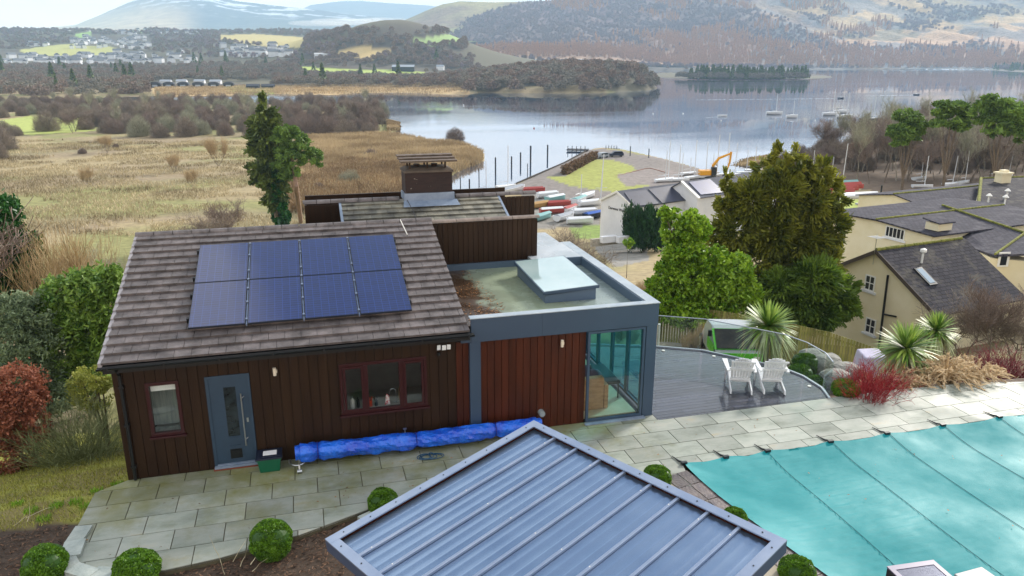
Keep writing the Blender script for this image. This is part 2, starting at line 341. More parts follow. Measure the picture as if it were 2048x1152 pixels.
# lake water
def build_lake():
    P = [(-6000, 60), (6000, 60), (9000, 9000), (-9000, 9000)]
    m = bpy.data.materials.new('lake_water'); m.use_nodes = True; nt = m.node_tree; nt.nodes.clear(); L = nt.links.new
    o = _n(nt, 'ShaderNodeOutputMaterial'); df = _n(nt, 'ShaderNodeBsdfDiffuse'); df.inputs['Color'].default_value = (0.03, 0.06, 0.12, 1)
    gl = _n(nt, 'ShaderNodeBsdfGlossy'); gl.inputs['Roughness'].default_value = 0.05; gl.inputs['Color'].default_value = (0.93, 0.95, 1, 1)
    lw = _n(nt, 'ShaderNodeLayerWeight'); lw.inputs['Blend'].default_value = 0.32
    mr = _n(nt, 'ShaderNodeMapRange'); mr.inputs['To Min'].default_value = 0.45; mr.inputs['To Max'].default_value = 1.0; L(lw.outputs['Fresnel'], mr.inputs[0])
    tc = _n(nt, 'ShaderNodeTexCoord'); mp = _n(nt, 'ShaderNodeMapping'); mp.inputs['Scale'].default_value = (0.5, 1.0, 1); mp.inputs['Rotation'].default_value = (0, 0, YAW); L(tc.outputs['Object'], mp.inputs[0])
    nz = _n(nt, 'ShaderNodeTexNoise', Scale=0.55, Detail=4.0); L(mp.outputs[0], nz.inputs['Vector'])
    # wind bands: ripples stronger in some stretches
    mp2 = _n(nt, 'ShaderNodeMapping'); mp2.inputs['Scale'].default_value = (0.15, 1.0, 1); mp2.inputs['Rotation'].default_value = (0, 0, YAW); L(tc.outputs['Object'], mp2.inputs[0])
    nb = _n(nt, 'ShaderNodeTexNoise', Scale=0.022, Detail=3.0); L(mp2.outputs[0], nb.inputs['Vector'])
    mrb = _n(nt, 'ShaderNodeMapRange'); mrb.inputs['From Min'].default_value = 0.42; mrb.inputs['From Max'].default_value = 0.62; mrb.inputs['To Min'].default_value = 0.01; mrb.inputs['To Max'].default_value = 0.09; L(nb.outputs['Fac'], mrb.inputs[0])
    bp = _n(nt, 'ShaderNodeBump', Distance=0.25); L(nz.outputs['Fac'], bp.inputs['Height']); L(mrb.outputs[0], bp.inputs['Strength'])
    L(bp.outputs[0], gl.inputs['Normal'])
    mrr = _n(nt, 'ShaderNodeMapRange'); mrr.inputs['From Min'].default_value = 0.42; mrr.inputs['From Max'].default_value = 0.62; mrr.inputs['To Min'].default_value = 0.015; mrr.inputs['To Max'].default_value = 0.08; L(nb.outputs['Fac'], mrr.inputs[0]); L(mrr.outputs[0], gl.inputs['Roughness'])
    ms = _n(nt, 'ShaderNodeMixShader'); L(mr.outputs[0], ms.inputs[0]); L(df.outputs[0], ms.inputs[1]); L(gl.outputs[0], ms.inputs[2]); L(ms.outputs[0], o.inputs[0])
    V = [(x, y, LAKE_Z) for x, y in P]
    return struct(link('lake', np_mesh('lake', V, [(0, 1, 2, 3)]), m))
build_lake()

# ------------------------------------------------------------------ hills
def hill(name, ridge, dist, foot_v, depth, cols, seed, rough=1.0, tex=30.0, n=(340, 110), back=1.0):
    """ridge: (u, v) skyline points; the slope climbs from foot_v at dist to the skyline at dist + depth"""
    us = np.linspace(ridge[0][0], ridge[-1][0], n[0]); vs = np.interp(us, [r[0] for r in ridge], [r[1] for r in ridge])
    T = np.linspace(0, 1.25, n[1]); V = []; C = []
    for t in T:
        for u, v in zip(us, vs):
            fv = foot_v(u) if callable(foot_v) else foot_v
            dr = dist + depth * min(t, 1.25)
            top = atd(u, v, dist + depth)[2]; bot = atd(u, fv, dist)[2]
            tt = t if t <= 1 else 2 - t * 1.0
            k = 0.5 * tt + 0.5 * tt * tt if t <= 1 else 1 - (t - 1) * back
            p = atd(u, v, dr); V.append((p[0], p[1], bot + (top - bot) * k))
    V = np.array(V); x, y = V[:, 0], V[:, 1]; tt = np.repeat(T, n[0]); prof = np.sin(np.clip(tt, 0, 1) * math.pi) * 0.9 + 0.1 * (tt > 0.2)
    H = (V[:, 2].max() - V[:, 2].min()); f1 = fbm(x / (depth * 0.22) + seed, y / (depth * 0.35), 7); rid = np.abs(fbm(x / (depth * 0.1) + seed * 2, y / (depth * 0.3) + 9, 6))
    V[:, 2] += prof * H * rough * (0.55 * f1 - 0.45 * rid + 0.05)
    i = np.arange(n[0] * n[1]).reshape(n[1], n[0]); F = np.stack([i[:-1, :-1], i[:-1, 1:], i[1:, 1:], i[1:, :-1]], -1).reshape(-1, 4)
    u, v = proj(V); c = cols(u, v, x, y, tt)
    m = mat(name + '_slope', (1.2,) * 3, 0.95, (0.75,) * 3, scale=1.0 / tex, detail=10, contrast=(0.35, 0.65), tint=True, bump=1.0, bscale=2.5 / tex)
    m.node_tree.nodes['Bump'].inputs['Distance'].default_value = 6
    return struct(link(name, np_mesh(name, V, F, smooth=True, fcol=c), m)), V, tt
def ramp(t, stops):
    out = np.zeros((len(t), 3)); k = np.array([s[0] for s in stops]); cc = np.array([hexc(s[1]) for s in stops])
    for j in range(3): out[:, j] = np.interp(t, k, cc[:, j])
    return out
def c_crag(u, v, x, y, t):
    wood = ramp(t, [(0, '#b8967a'), (0.22, '#b08c74'), (0.4, '#86706c'), (1, '#7b6a68')])
    open_ = ramp(t, [(0, '#9a7a66'), (0.3, '#c99f7a'), (0.6, '#bfa374'), (1, '#dcbb8a')]); g1 = sstep(.0, .1, fbm(x / 170 + 8, y / 170, 6)); open_ = open_ + (np.array(hexc('#6d6a52')) - open_) * g1[:, None] * .7  # open slopes, lightened and warmed with sunlight put into the colour
    k = sstep(-60, 120, (u - 1480) - (110 - v) * 1.3 + fbm(x / 260, y / 260, 6) * 500)
    C = wood + (open_ - wood) * k[:, None]
    crag = sstep(0.0, 0.07, fbm(x / 90 + 5, y / 110, 6)) * sstep(1380, 1560, u); C = C + (np.array(hexc('#77777a')) - C) * crag[:, None] * 0.8
    pur = (1 - sstep(1200, 1420, u)) * sstep(0.5, 0.8, t); C = C + (np.array(hexc('#7a5c60')) - C) * pur[:, None] * 0.7
    return C
CRAG, CRAG_V, CRAG_T = hill('crag_hill', [(880, 62), (930, 40), (980, 22), (1030, 8), (1080, 2), (1150, -2), (1250, -20), (1350, -34), (1500, -48), (1650, -46), (1800, -42), (1950, -36), (2100, -40), (2400, -30), (2700, 0)],
            2150, lambda u: 118 + 20 * float(sstep(1150, 1500, u)), 1500, c_crag, 3, 0.5, 22.0)
def c_fell(u, v, x, y, t):
    C = ramp(t, [(0, '#8fa05c'), (0.35, '#93955a'), (0.6, '#8a7a5e'), (1, '#a59a62')])
    p = sstep(0.0, 0.1, fbm(x / 300, y / 200, 5)); return C + (np.array(hexc('#846a5c')) - C) * p[:, None] * 0.7
hill('green_fell', [(700, 66), (770, 52), (810, 40), (850, 22), (885, 8), (920, 2), (990, 4), (1040, 3), (1100, 2), (1200, 6), (1300, 20)], 2900, 84, 1100, c_fell, 9, 0.25, 30.0, (160, 60))
def c_mtn(u, v, x, y, t):
    C = ramp(t, [(0, '#6a6e62'), (0.4, '#565c5e'), (1, '#4e565e')]); sn = sstep(.07, .11, fbm(x / 180, y / 90, 7)) * sstep(.45, .8, t); C = C + (np.array([.85, .88, .95]) - C) * sn[:, None]
    tan = sstep(-30, 20, v - (12 + np.abs(u - 290) * 0.10)) * (1 - sstep(330, 420, u)); return C + (np.array(hexc('#d8bf95')) - C) * tan[:, None]  # tan ridge at lower left, its sunlight painted into the colour
hill('far_mountain', [(-300, 60), (40, 60), (150, 50), (200, 30), (240, 12), (275, -2), (340, -22), (420, -16), (470, 2), (560, 12), (640, 20), (710, 30), (760, 34), (820, 44), (900, 60)], 6500, 62, 2600, c_mtn, 21, 0.22, 160.0, (220, 60))
hill('distant_mountain', [(560, 40), (620, 10), (680, 2), (720, 1), (780, 6), (850, 10), (920, 18), (1000, 30), (1100, 50)], 9500, 50, 3000, lambda u, v, x, y, t: ramp(t, [(0, '#6f7472'), (1, '#767a7c')]), 33, 0.2, 200.0, (120, 40))
# ------------------------------------------------------------------ shared materials
MAT = {}
def MM(k, *a, **kw):
    if k not in MAT: MAT[k] = mat(k, *a, **kw)
    return MAT[k]
clad = MM('dark_cladding', hexc('#26180f'), 0.5, hexc('#302013'), scale=1.2, stretch=(3, 3, 0.5), rnd=0.09, bump=0.15, bscale=14, spec=.2)
clad_red = MM('cedar_cladding', hexc('#37180d'), 0.42, hexc('#4c2211'), scale=1.5, stretch=(3, 3, 0.4), rnd=0.12, bump=0.15, bscale=14, spec=.25)
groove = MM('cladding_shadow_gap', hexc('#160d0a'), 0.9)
tile_m = MM('concrete_tile', hexc('#3c3839'), 0.6, hexc('#777070'), scale=3.0, rnd=0.12, bump=0.4, bscale=40, contrast=(0.3, 0.72), detail=10, rough2=0.42)
tile_old = MM('weathered_tile', hexc('#4c4c48'), 0.65, hexc('#8d8a7c'), scale=2.0, rnd=0.25, bump=0.4, bscale=40, contrast=(0.35, 0.68), detail=10)
slate_paint = MM('slate_grey_paint', hexc('#374a60'), 0.4, hexc('#32445a'), scale=0.8)
slate_top = MM('flashing_top', hexc('#8d9aa6'), 0.3, hexc('#a7b1b8'), scale=2)
lead = MM('lead_flashing', hexc('#6d7d93'), 0.5, hexc('#8795a8'), scale=3)
black_pl = MM('black_plastic', hexc('#14181c'), 0.35)
maroon = MM('maroon_frame', hexc('#300a10'), 0.35)
steel = MM('brushed_steel', hexc('#c2c6ca'), 0.3, metal=1.0)
white_pl = MM('white_plastic', hexc('#e6e6e2'), 0.4)
def glassmat(name, tint, alpha, rough=0.02, diff=None):
    m = bpy.data.materials.new(name); m.use_nodes = True; nt = m.node_tree; nt.nodes.clear(); L = nt.links.new
    o = _n(nt, 'ShaderNodeOutputMaterial'); tr = _n(nt, 'ShaderNodeBsdfTransparent'); tr.inputs['Color'].default_value = (*tint, 1)
    gl = _n(nt, 'ShaderNodeBsdfGlossy'); gl.inputs['Roughness'].default_value = rough
    lw = _n(nt, 'ShaderNodeMath', operation='POWER'); lf = _n(nt, 'ShaderNodeLayerWeight'); lf.inputs['Blend'].default_value = .5; L(lf.outputs['Facing'], lw.inputs[0]); lw.inputs[1].default_value = 3.0; mu = _n(nt, 'ShaderNodeMath', operation='MULTIPLY_ADD'); L(lw.outputs[0], mu.inputs[0]); mu.inputs[1].default_value = .55; mu.inputs[2].default_value = alpha; ms = _n(nt, 'ShaderNodeMixShader')
    L(mu.outputs[0], ms.inputs[0]); L(tr.outputs[0], ms.inputs[1]); L(gl.outputs[0], ms.inputs[2]); L(ms.outputs[0], o.inputs[0]); return m
glass = glassmat('window_glass', (0.95, 0.97, 0.97), 0.05); glass_teal = glassmat('teal_glass', (0.5, 0.84, 0.9), 0.07); glass_clear = glassmat('balustrade_glass', (0.9, 0.96, 0.94), 0.05)

def cladding(mb, x0, x1, z0, z1, y, holes=(), bw=0.2, gap=0.012, th=0.03, axis='x', zf=None):
    """vertical boards on a wall facing -y (axis x) or +x (axis y), cut round the openings"""
    n = max(1, round((x1 - x0) / bw)); bw = (x1 - x0) / n
    for i in range(n):
        a, b = x0 + i * bw + gap / 2, x0 + (i + 1) * bw - gap / 2; r = random.random()
        cuts = sorted([(max(a, h[0]), min(b, h[1]), h[2], h[3]) for h in holes if h[0] < b and h[1] > a])
        segs = [(a, b, z0, z1 if zf is None else None)]
        for h in cuts:
            ns = []
            for (p, q, s, t) in segs:
                if h[0] - p > 0.004: ns.append((p, h[0], s, t))
                if h[2] > s: ns.append((h[0], h[1], s, h[2]))
                ns.append((h[0], h[1], h[3], t))
                if q - h[1] > 0.004: ns.append((h[1], q, s, t))
            segs = ns
        for (p, q, s, t) in segs:
            ta = zf(p) if t is None else t; tb = zf(q) if t is None else t
            if axis == 'x':
                v = [(p, y, s), (q, y, s), (q, y + th, s), (p, y + th, s), (p, y, ta), (q, y, tb), (q, y + th, tb), (p, y + th, ta)]
            else:
                v = [(y, p, s), (y, q, s), (y - th, q, s), (y - th, p, s), (y, p, ta), (y, q, tb), (y - th, q, tb), (y - th, p, ta)]
            mb.add(v, [(3, 2, 1, 0), (4, 5, 6, 7), (0, 1, 5, 4), (1, 2, 6, 5), (2, 3, 7, 6), (3, 0, 4, 7)], r)
def courses(mb, x0, x1, y0, z0, y1, z1, row=0.305, tw=0.33, th=0.052, m=0):
    """overlapping tile courses climbing from (y0,z0) to (y1,z1)"""
    Ls = math.hypot(y1 - y0, z1 - z0); n = round(Ls / row); row = Ls / n; ey = np.array([0, (y1 - y0) / Ls, (z1 - z0) / Ls]); ez = np.array([0, -ey[2], ey[1]])
    for i in range(n):
        p = np.array([0, y0, z0]) + ey * row * i; off = (i % 2) * tw / 2; x = x0
        while x < x1 - 0.01:
            nx = min(x1, (math.floor((x - x0 + off) / tw + 1e-6) + 1) * tw - off + x0)
            if nx - x > 0.01:
                a = p + np.array([x + 0.004, 0, 0]) + ez * 0.058; b = p + ey * (row + 0.05) + np.array([x + 0.004, 0, 0]) + ez * 0.0
                w_ = nx - x - 0.008; jig = random.uniform(-0.002, 0.003); a = a + ez * jig
                mb.add([a, a + [w_, 0, 0], b + [w_, 0, 0], b, a - ez * th, a + np.array([w_, 0, 0]) - ez * th, b + np.array([w_, 0, 0]) - ez * th, b - ez * th],
                       [(0, 1, 2, 3), (7, 6, 5, 4), (4, 5, 1, 0), (5, 6, 2, 1), (6, 7, 3, 2), (7, 4, 0, 3)])
            x = nx
def ridge_caps(mb, x0, x1, y, z, seg=0.45, w=0.13, h=0.1):
    n = round((x1 - x0) / seg); seg = (x1 - x0) / n
    for i in range(n):
        a, b = x0 + i * seg + 0.008, x0 + (i + 1) * seg - 0.008; k = 7; vs = []; r = random.random()
        for x in (a, b):
            for j in range(k): t = math.pi * j / (k - 1); vs.append((x, y - w * math.cos(t), z - 0.03 + h * math.sin(t)))
        fs = [(j, j + 1, k + j + 1, k + j)[::-1] for j in range(k - 1)] + [tuple(range(k)), tuple(range(k, 2 * k))[::-1], (0, k, 2 * k - 1, k - 1)]
        mb.add(vs, fs, r)

# ------------------------------------------------------------------ the timber house
WY = 15.7
house = thing('timber_house', 'brown timber-clad house with solar panels, flat-roofed glazed extension and brick chimney beside the pool patio', 'house', (0, WY, 0))
H_WIN1 = (-3.44, -2.80, 0.93, 2.13); H_DOOR = (-2.30, -1.42, 0.0, 2.14); H_WIN2 = (0.42, 2.33, 0.93, 2.13)
mb = MB(); cladding(mb, -4.02, 3.0, 0.0, 2.62, WY, (H_WIN1, H_DOOR, H_WIN2)); 
mb.build('wall', clad, house)
mb = MB(); cladding(mb, 3.0, 3.3, 0.0, 2.38, WY - 0.002, bw=0.15); cladding(mb, 3.55, 6.12, 0.0, 2.38, WY, bw=0.171)
mb.build('wall', clad_red, house, label='reddish cedar boards between the grey post and the glazing')
# shell behind the boards, and inner surfaces
mb = MB()
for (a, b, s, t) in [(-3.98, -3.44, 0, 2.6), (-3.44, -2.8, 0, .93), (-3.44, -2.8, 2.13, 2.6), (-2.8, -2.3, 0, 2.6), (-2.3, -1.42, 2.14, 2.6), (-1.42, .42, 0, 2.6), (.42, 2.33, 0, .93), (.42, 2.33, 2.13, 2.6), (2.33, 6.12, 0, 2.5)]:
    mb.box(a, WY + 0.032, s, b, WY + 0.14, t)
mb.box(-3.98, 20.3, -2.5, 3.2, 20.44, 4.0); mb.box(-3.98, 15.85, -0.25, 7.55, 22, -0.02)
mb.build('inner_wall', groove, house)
mb = MB(); cladding(mb, 15.72, 20.45, -2.2, 4, -3.985, axis='y', zf=lambda y: 2.62 + (y - 15.7) * 0.306)
mb.build('gable_wall', clad, house)
mb = MB(); mb.box(-4.0, 15.75, -2.3, -3.9, 20.4, 2.5); mb.build('rear_wall', clad, house); mb = MB(); mb.box(6.3, 20.62, -4, 6.36, 27, 2.6); mb.build('rear_wall', clad, house); mb = MB(); mb.box(-0.02, 26.9, -4, 7.1, 27, 3.9); mb.build('rear_wall', clad, house); mb = MB(); mb.box(-0.05, 20.6, -4, 0.03, 27, 3.6)
mb.build('rear_wall', clad, house)
# interior rooms
inn = MM('plaster_wall', hexc('#b4b5ae'), 0.9, hexc('#a7a9a3')); floor_m = MM('pale_floor', hexc('#cfc4a6'), 0.4, hexc('#bfb392'), scale=3)
mb = MB(); mb.box(-3.9, 18.9, 0, 3.0, 19.0, 2.5); mb.box(-3.85, 15.86, -.019, 3.0, 18.9, 0.0); mb.box(0.1, 15.86, 0.0, 0.14, 18.9, 2.5); mb.box(2.96, 15.86, 0.0, 3.0, 18.9, 2.5); mb.box(-3.85, 15.86, 2.5, 3.0, 18.9, 2.52); mb.build('room_lining', inn, house)
mb = MB(); mb.box(3.1, 15.9, -0.018, 7.58, 21.9, 0.012); mb.build('room_floor', floor_m, house)
mb = MB(); mb.box(3.12, 21.7, 0.012, 7.5, 21.8, 2.6); mb.box(3.1, 15.86, 0.012, 3.14, 21.7, 2.6); mb.build('room_wall', inn, house)
# kitchen behind the wide window
mb = MB(); mb.box(0.16, 15.9, 0.86, 2.95, 16.45, 0.91); mb.build('worktop', MM('pale_worktop', hexc('#a9aca6'), 0.3), house)
mb = MB(); mb.box(0.3, 17.1, 1.52, 2.9, 17.4, 1.55); mb.build('shelf', MM('shelf_board', hexc('#c9c5b6'), 0.5), house)
# main roof
RX0, RX1, RY0, RZ0, RY1, RZ1 = -4.16, 3.27, 15.42, 2.70, 20.35, 4.21
mb = MB(); courses(mb, RX0 + 0.06, RX1, RY0, RZ0, RY1, RZ1); rf = mb.build('roof', tile_m, house)
mb = MB(); mb.add([(RX0 + 0.04, RY0 + 0.02, RZ0 - .03), (RX1 - .02, RY0 + 0.02, RZ0 - .03), (RX1 - .02, RY1, RZ1 - 0.03), (RX0 + 0.04, RY1, RZ1 - 0.03), (RX0 + 0.04, RY0 + 0.02, RZ0 - 0.12), (RX1 - .02, RY0 + 0.02, RZ0 - 0.12), (RX1 - .02, RY1, RZ1 - 0.12), (RX0 + 0.04, RY1, RZ1 - 0.12)],
       [(0, 1, 2, 3), (7, 6, 5, 4), (4, 5, 1, 0), (5, 6, 2, 1), (6, 7, 3, 2), (7, 4, 0, 3)]); mb.build('roof_board', black_pl, rf)
mb = MB(); sl = (RZ1 - RZ0) / (RY1 - RY0)
for i in range(17):
    a = RY0 + (RY1 - RY0) * i / 17; b = RY0 + (RY1 - RY0) * (i + 1) / 17 - 0.01
    za, zb = RZ0 + (a - RY0) * sl + 0.045, RZ0 + (b - RY0) * sl + 0.02
    mb.add([(RX0, a, za), (RX0 + .075, a, za), (RX0 + .075, b, zb), (RX0, b, zb), (RX0, a, za - .11), (RX0 + .075, a, za - .11), (RX0 + .075, b, zb - .11), (RX0, b, zb - .11)], [(0, 1, 2, 3), (7, 6, 5, 4), (4, 5, 1, 0), (5, 6, 2, 1), (6, 7, 3, 2), (7, 4, 0, 3)])
mb.build('verge_trim', MM('verge_cement', hexc('#9a979b'), 0.6, hexc('#807d82')), rf)
mb = MB(); ridge_caps(mb, RX0, RX1 + 0.02, RY1 + 0.02, RZ1 + 0.01); mb.build('ridge_tiles', tile_m, rf)
# gutter, fascia board, downpipe
mb = MB(); k = 7; vs = []
for x in (RX0 - 0.02, 3.36):
    for rr in (0.062, 0.052):
        for j in range(k): t = math.pi * j / (k - 1); vs.append((x, RY0 - 0.05 - rr * math.cos(t), RZ0 - 0.03 - rr * math.sin(t)))
fs = []
for j in range(k - 1): fs += [(j, j + 1, 2 * k + j + 1, 2 * k + j), (k + j, 3 * k + j, 3 * k + j + 1, k + j + 1)]
fs += [(0, 2 * k, 3 * k, k), (k - 1, 2 * k - 1, 4 * k - 1, 3 * k - 1), tuple(range(k)) + tuple(range(2 * k - 1, k - 1, -1)), tuple(range(2 * k, 3 * k))[::-1] + tuple(range(3 * k, 4 * k))]
mb.add(vs, fs)
for i in range(8): mb.box(-4.0 + i * 1.03, RY0 - 0.122, RZ0 - 0.1, -3.96 + i * 1.03, RY0 - 0.108, RZ0 - 0.01)
mb.build('gutter', black_pl, house)
mb = MB(); mb.box(-4.1, 15.45, 2.5, 3.28, 15.69, 2.64); mb.build('eaves_board', black_pl, house)
mb = MB(); mb.tube([(-3.86, 15.4, 2.62), (-3.86, 15.5, 2.5), (-3.86, 15.63, 2.38), (-3.86, 15.63, 0.02)], 0.035, 8)
for z in (0.3, 1.25, 2.1): mb.box(-3.91, 15.588, z, -3.81, 15.7, z + 0.05)
mb.build('downpipe', black_pl, house)
mb = MB(); mb.tube([(2.42, RY1 - 0.1, RZ1 + 0.08), (2.47, RY1 - 0.5, RZ1 - 0.07), (2.5, RY1 - 0.85, RZ1 - .17)], 0.014, 5); mb.build('roof_cable', MM('white_cable', hexc('#c9c9c4'), 0.5), house)

# windows and door
def window(x0, x1, z0, z1, mull=(), sill=0.06, lab=None):
    f = MB(); y0, y1 = WY - 0.03, WY + 0.07; t = 0.07
    f.box(x0, y0, z0, x1, y1, z0 + t); f.box(x0, y0, z1 - t, x1, y1, z1); f.box(x0, y0 + .001, z0 + t, x0 + t, y1 - .001, z1 - t); f.box(x1 - t, y0 + .001, z0 + t, x1, y1 - .001, z1 - t)
    for m_ in mull: f.box(m_ - 0.05, y0 + .001, z0 + t, m_ + 0.05, y1 - .001, z1 - t)
    fr = f.build('window', maroon, house, bevel=0.006, label=lab)
    g = MB(); g.box(x0 + t, WY + 0.02, z0 + t, x1 - t, WY + 0.026, z1 - t); g.build('pane', glass, fr)
    s = MB(); s.box(x0 - 0.04, WY - 0.09, z0 - 0.045, x1 + 0.04, WY - .001, z0 - .001); s.build('sill', maroon, fr, bevel=0.006)
    return fr
w1 = window(*H_WIN1, lab='narrow single window with a white roller blind')
b_ = MB(); b_.box(-3.36, WY + 0.09, 1.90, -2.88, WY + 0.1, 2.06); b_.tube([(-3.36, WY + .1, 2.05), (-2.88, WY + .1, 2.05)], 0.02, 8); b_.build('roller_blind', MM('white_blind', hexc('#eef0ee'), 0.8), w1)
b_ = MB(); b_.box(-3.5, WY + 0.6, 0.9, -2.7, WY + 0.62, 2.1); b_.box(-3.6, WY + 0.3, 0.0, -2.7, WY + 0.6, 0.85); b_.build('curtain', MM('net_curtain', hexc('#7d8a88'), 0.9, hexc('#a9b4b0'), scale=5, stretch=(4, 1, .4)), w1)
w2 = window(*H_WIN2, mull=(0.98, 1.76), lab='wide three-light kitchen window')
f = MB(); f.box(0.5, WY - 0.045, 1.0, 0.55, WY - .031, 2.06); f.box(0.88, WY - 0.045, 1.0, 0.93, WY - .031, 2.06); f.box(.55, WY - 0.045, 2.01, .88, WY - .031, 2.06); f.box(.55, WY - 0.045, 1.0, .88, WY - .031, 1.05); f.build('casement', maroon, w2); f = MB()
f.box(1.81, WY - 0.045, 1.0, 1.86, WY - .031, 2.06); f.box(2.2, WY - 0.045, 1.0, 2.25, WY - .031, 2.06); f.box(1.86, WY - 0.045, 2.01, 2.2, WY - .031, 2.06); f.box(1.86, WY - 0.045, 1.0, 2.2, WY - .031, 1.05)
f.build('casement', maroon, w2)
dm = MM('blue_grey_door', hexc('#2b4156'), 0.45, hexc('#263a4e'), scale=3)
f = MB(); f.box(-2.30, WY - 0.02, 0.06, -2.24, WY + .06, 2.14); f.box(-1.48, WY - 0.02, 0.06, -1.42, WY + .06, 2.14); f.box(-2.24, WY - 0.02, 2.08, -1.48, WY + .06, 2.14)
door = f.build('door', dm, house)
f = MB(); f.box(-2.24, WY + 0.0, 0.1, -1.96, WY + 0.045, 2.08); f.box(-1.72, WY, 0.1, -1.48, WY + .045, 2.08); f.box(-1.96, WY, 0.1, -1.72, WY + .045, 0.2); f.box(-1.96, WY, .42, -1.72, WY + .045, 0.72); f.box(-1.96, WY, 1.86, -1.72, WY + .045, 2.08)
f.box(-1.95, WY - .012, .5, -1.73, WY - .001, .515); f.box(-1.95, WY - .012, .68, -1.73, WY - .001, .695); f.build('door_leaf', dm, door)
f = MB(); f.box(-1.96, WY + 0.012, .72, -1.72, WY + 0.02, 1.86); f.build('door_glass', MM('dark_obscured_glass', hexc('#10161a'), 0.08, hexc('#2a3438'), scale=6), door)
f = MB(); f.box(-1.96, WY - 0.005, .2, -1.72, WY + 0.02, .42); f.box(-1.93, WY - 0.02, .22, -1.75, WY - .006, .4); f.build('cat_flap', black_pl, door)
f = MB(); f.tube([(-1.62, WY - 0.07, .5), (-1.62, WY - 0.07, 1.72)], 0.016, 10)
for z in (.64, 1.6): f.tube([(-1.62, WY - .07, z), (-1.57, WY, z + .02)], 0.01, 8)
f.build('handle', steel, door); f = MB(); f.box(-1.56, WY - 0.01, 1.02, -1.52, WY - .001, 1.12); f.build('lock', steel, door)
f = MB(); f.box(-2.3, WY - 0.1, 0.03, -1.42, WY + .04, 0.075); f.box(-2.24, WY - 0.05, 0.078, -1.48, WY - .001, 0.1); f.build('threshold', lead, door)
f = MB(); f.box(-2.32, WY - 0.11, 0.0, -1.4, WY, 0.028); f.build('brick_step', MM('red_brick', hexc('#7a3a24'), 0.8), door)
for x in (-0.9, 5.5):
    f = MB(); f.tube([(x, WY - 0.07, 2.05), (x, WY - 0.07, 2.22)], 0.035, 12); f.box(x - .015, WY - 0.07, 2.1, x + .05, WY, 2.16); f.build('wall_light', MM('cream_metal', hexc('#d9cfbd'), 0.35), house)
f = MB()
for a, xx in ((-0.5, 2.6), (0, 2.71), (0.5, 2.82)):
    dx, dy = math.cos(a) * .045, -math.sin(a) * .045 if 0 else math.sin(abs(a)) * 0
    f.obox((xx - dx, WY - .14 + .05 * abs(a), 2.28), (2 * dx, -.03 * a, 0), (0, .02, .03), (0, -.03, .09))
fl = f.build('floodlight', MM('lamp_glass', hexc('#e8ecef'), 0.2), house)
f = MB(); f.box(2.64, WY - 0.1, 2.27, 2.78, WY, 2.31); f.build('bracket', black_pl, fl); f = MB(); f.tube([(2.6, WY - .06, 2.2), (2.6, WY - .06, 2.13)], 0.04, 10); f.build('sensor', black_pl, fl)
# boiler vent near the blue cover, tap
f = MB(); f.tube([(5.02, WY, .42), (5.02, WY - 0.14, .42)], 0.075, 14); f.tube([(5.02, WY - .14, .42), (5.02, WY - 0.16, .42)], 0.06, 14); f.build('vent', MM('grey_plastic', hexc('#8a9498'), 0.5), house)
f = MB(); f.tube([(1.78, WY, .42), (1.78, WY - 0.09, .42), (1.78, WY - .1, .34)], 0.014, 8); f.box(1.74, WY - .09, .43, 1.82, WY - .07, .47); f.build('tap', steel, house)

# solar array lies on the roof, fixed to it
pan_m = bpy.data.materials.new('solar_cells'); pan_m.use_nodes = True; nt = pan_m.node_tree; nt.nodes.clear(); L = nt.links.new
o = _n(nt, 'ShaderNodeOutputMaterial'); p = _n(nt, 'ShaderNodeBsdfPrincipled', Roughness=0.3); p.inputs['Specular IOR Level'].default_value = 0.4; p.inputs['Coat Weight'].default_value = 1.0; p.inputs['Coat Roughness'].default_value = 0.05; p.inputs['Coat IOR'].default_value = 1.65
tc = _n(nt, 'ShaderNodeTexCoord'); br = _n(nt, 'ShaderNodeTexBrick'); br.offset = 0.0; br.inputs['Scale'].default_value = 1.0; br.inputs['Brick Width'].default_value = 0.165; br.inputs['Row Height'].default_value = 0.083; br.inputs['Mortar Size'].default_value = 0.003
br.inputs['Color1'].default_value = (*hexc('#081444'), 1); br.inputs['Color2'].default_value = (*hexc('#0a1a52'), 1); br.inputs['Mortar'].default_value = (*hexc('#22408e'), 1)
L(tc.outputs['Object'], br.inputs['Vector']); L(br.outputs['Color'], p.inputs['Base Color']); L(p.outputs[0], o.inputs[0])
ey = np.array([0, RY1 - RY0, RZ1 - RZ0]); ey /= np.linalg.norm(ey); ez = np.array([0, -ey[2], ey[1]])
def onroof(x, s, h): return np.array([x, RY0, RZ0]) + ey * s + ez * h
PW = (2.10 + 2.55) / 4
frame_m = MM('panel_frame', hexc('#1b222e'), 0.4); rail_m = MM('panel_rail', hexc('#7f8da6'), 0.4, metal=0.5)
for j in range(2):
    for i in range(4):
        x0 = -2.56 + i * (PW + 0.018) + 0.0; s0 = 0.80 + j * 1.72; w_, h_ = PW - 0.03, 1.70
        a = onroof(x0, s0, 0.16)
        q = MB(); q.obox(a, (w_, 0, 0), ey * h_, -ez * 0.035); pn = q.build('solar_panel', frame_m, house)
        q = MB(); q.obox(a + ey * .012 + np.array([.012, 0, 0]) + ez * .0035, (w_ - .024, 0, 0), ey * (h_ - .024), -ez * 0.003); q.build('cells', pan_m, pn)
q = MB()
for i in range(1, 4):
    x = -2.56 + i * (PW + 0.018) - 0.024
    q.obox(onroof(x - .013, 0.8, 0.135), (.026, 0, 0), ey * 3.44, -ez * 0.05)
    for s in (0.95, 1.6, 2.15, 2.52, 2.9, 3.6, 4.15): q.obox(onroof(x - .022, s, 0.168), (.044, 0, 0), ey * .05, -ez * 0.02)
q.build('panel_rails', rail_m, house)
q = MB()
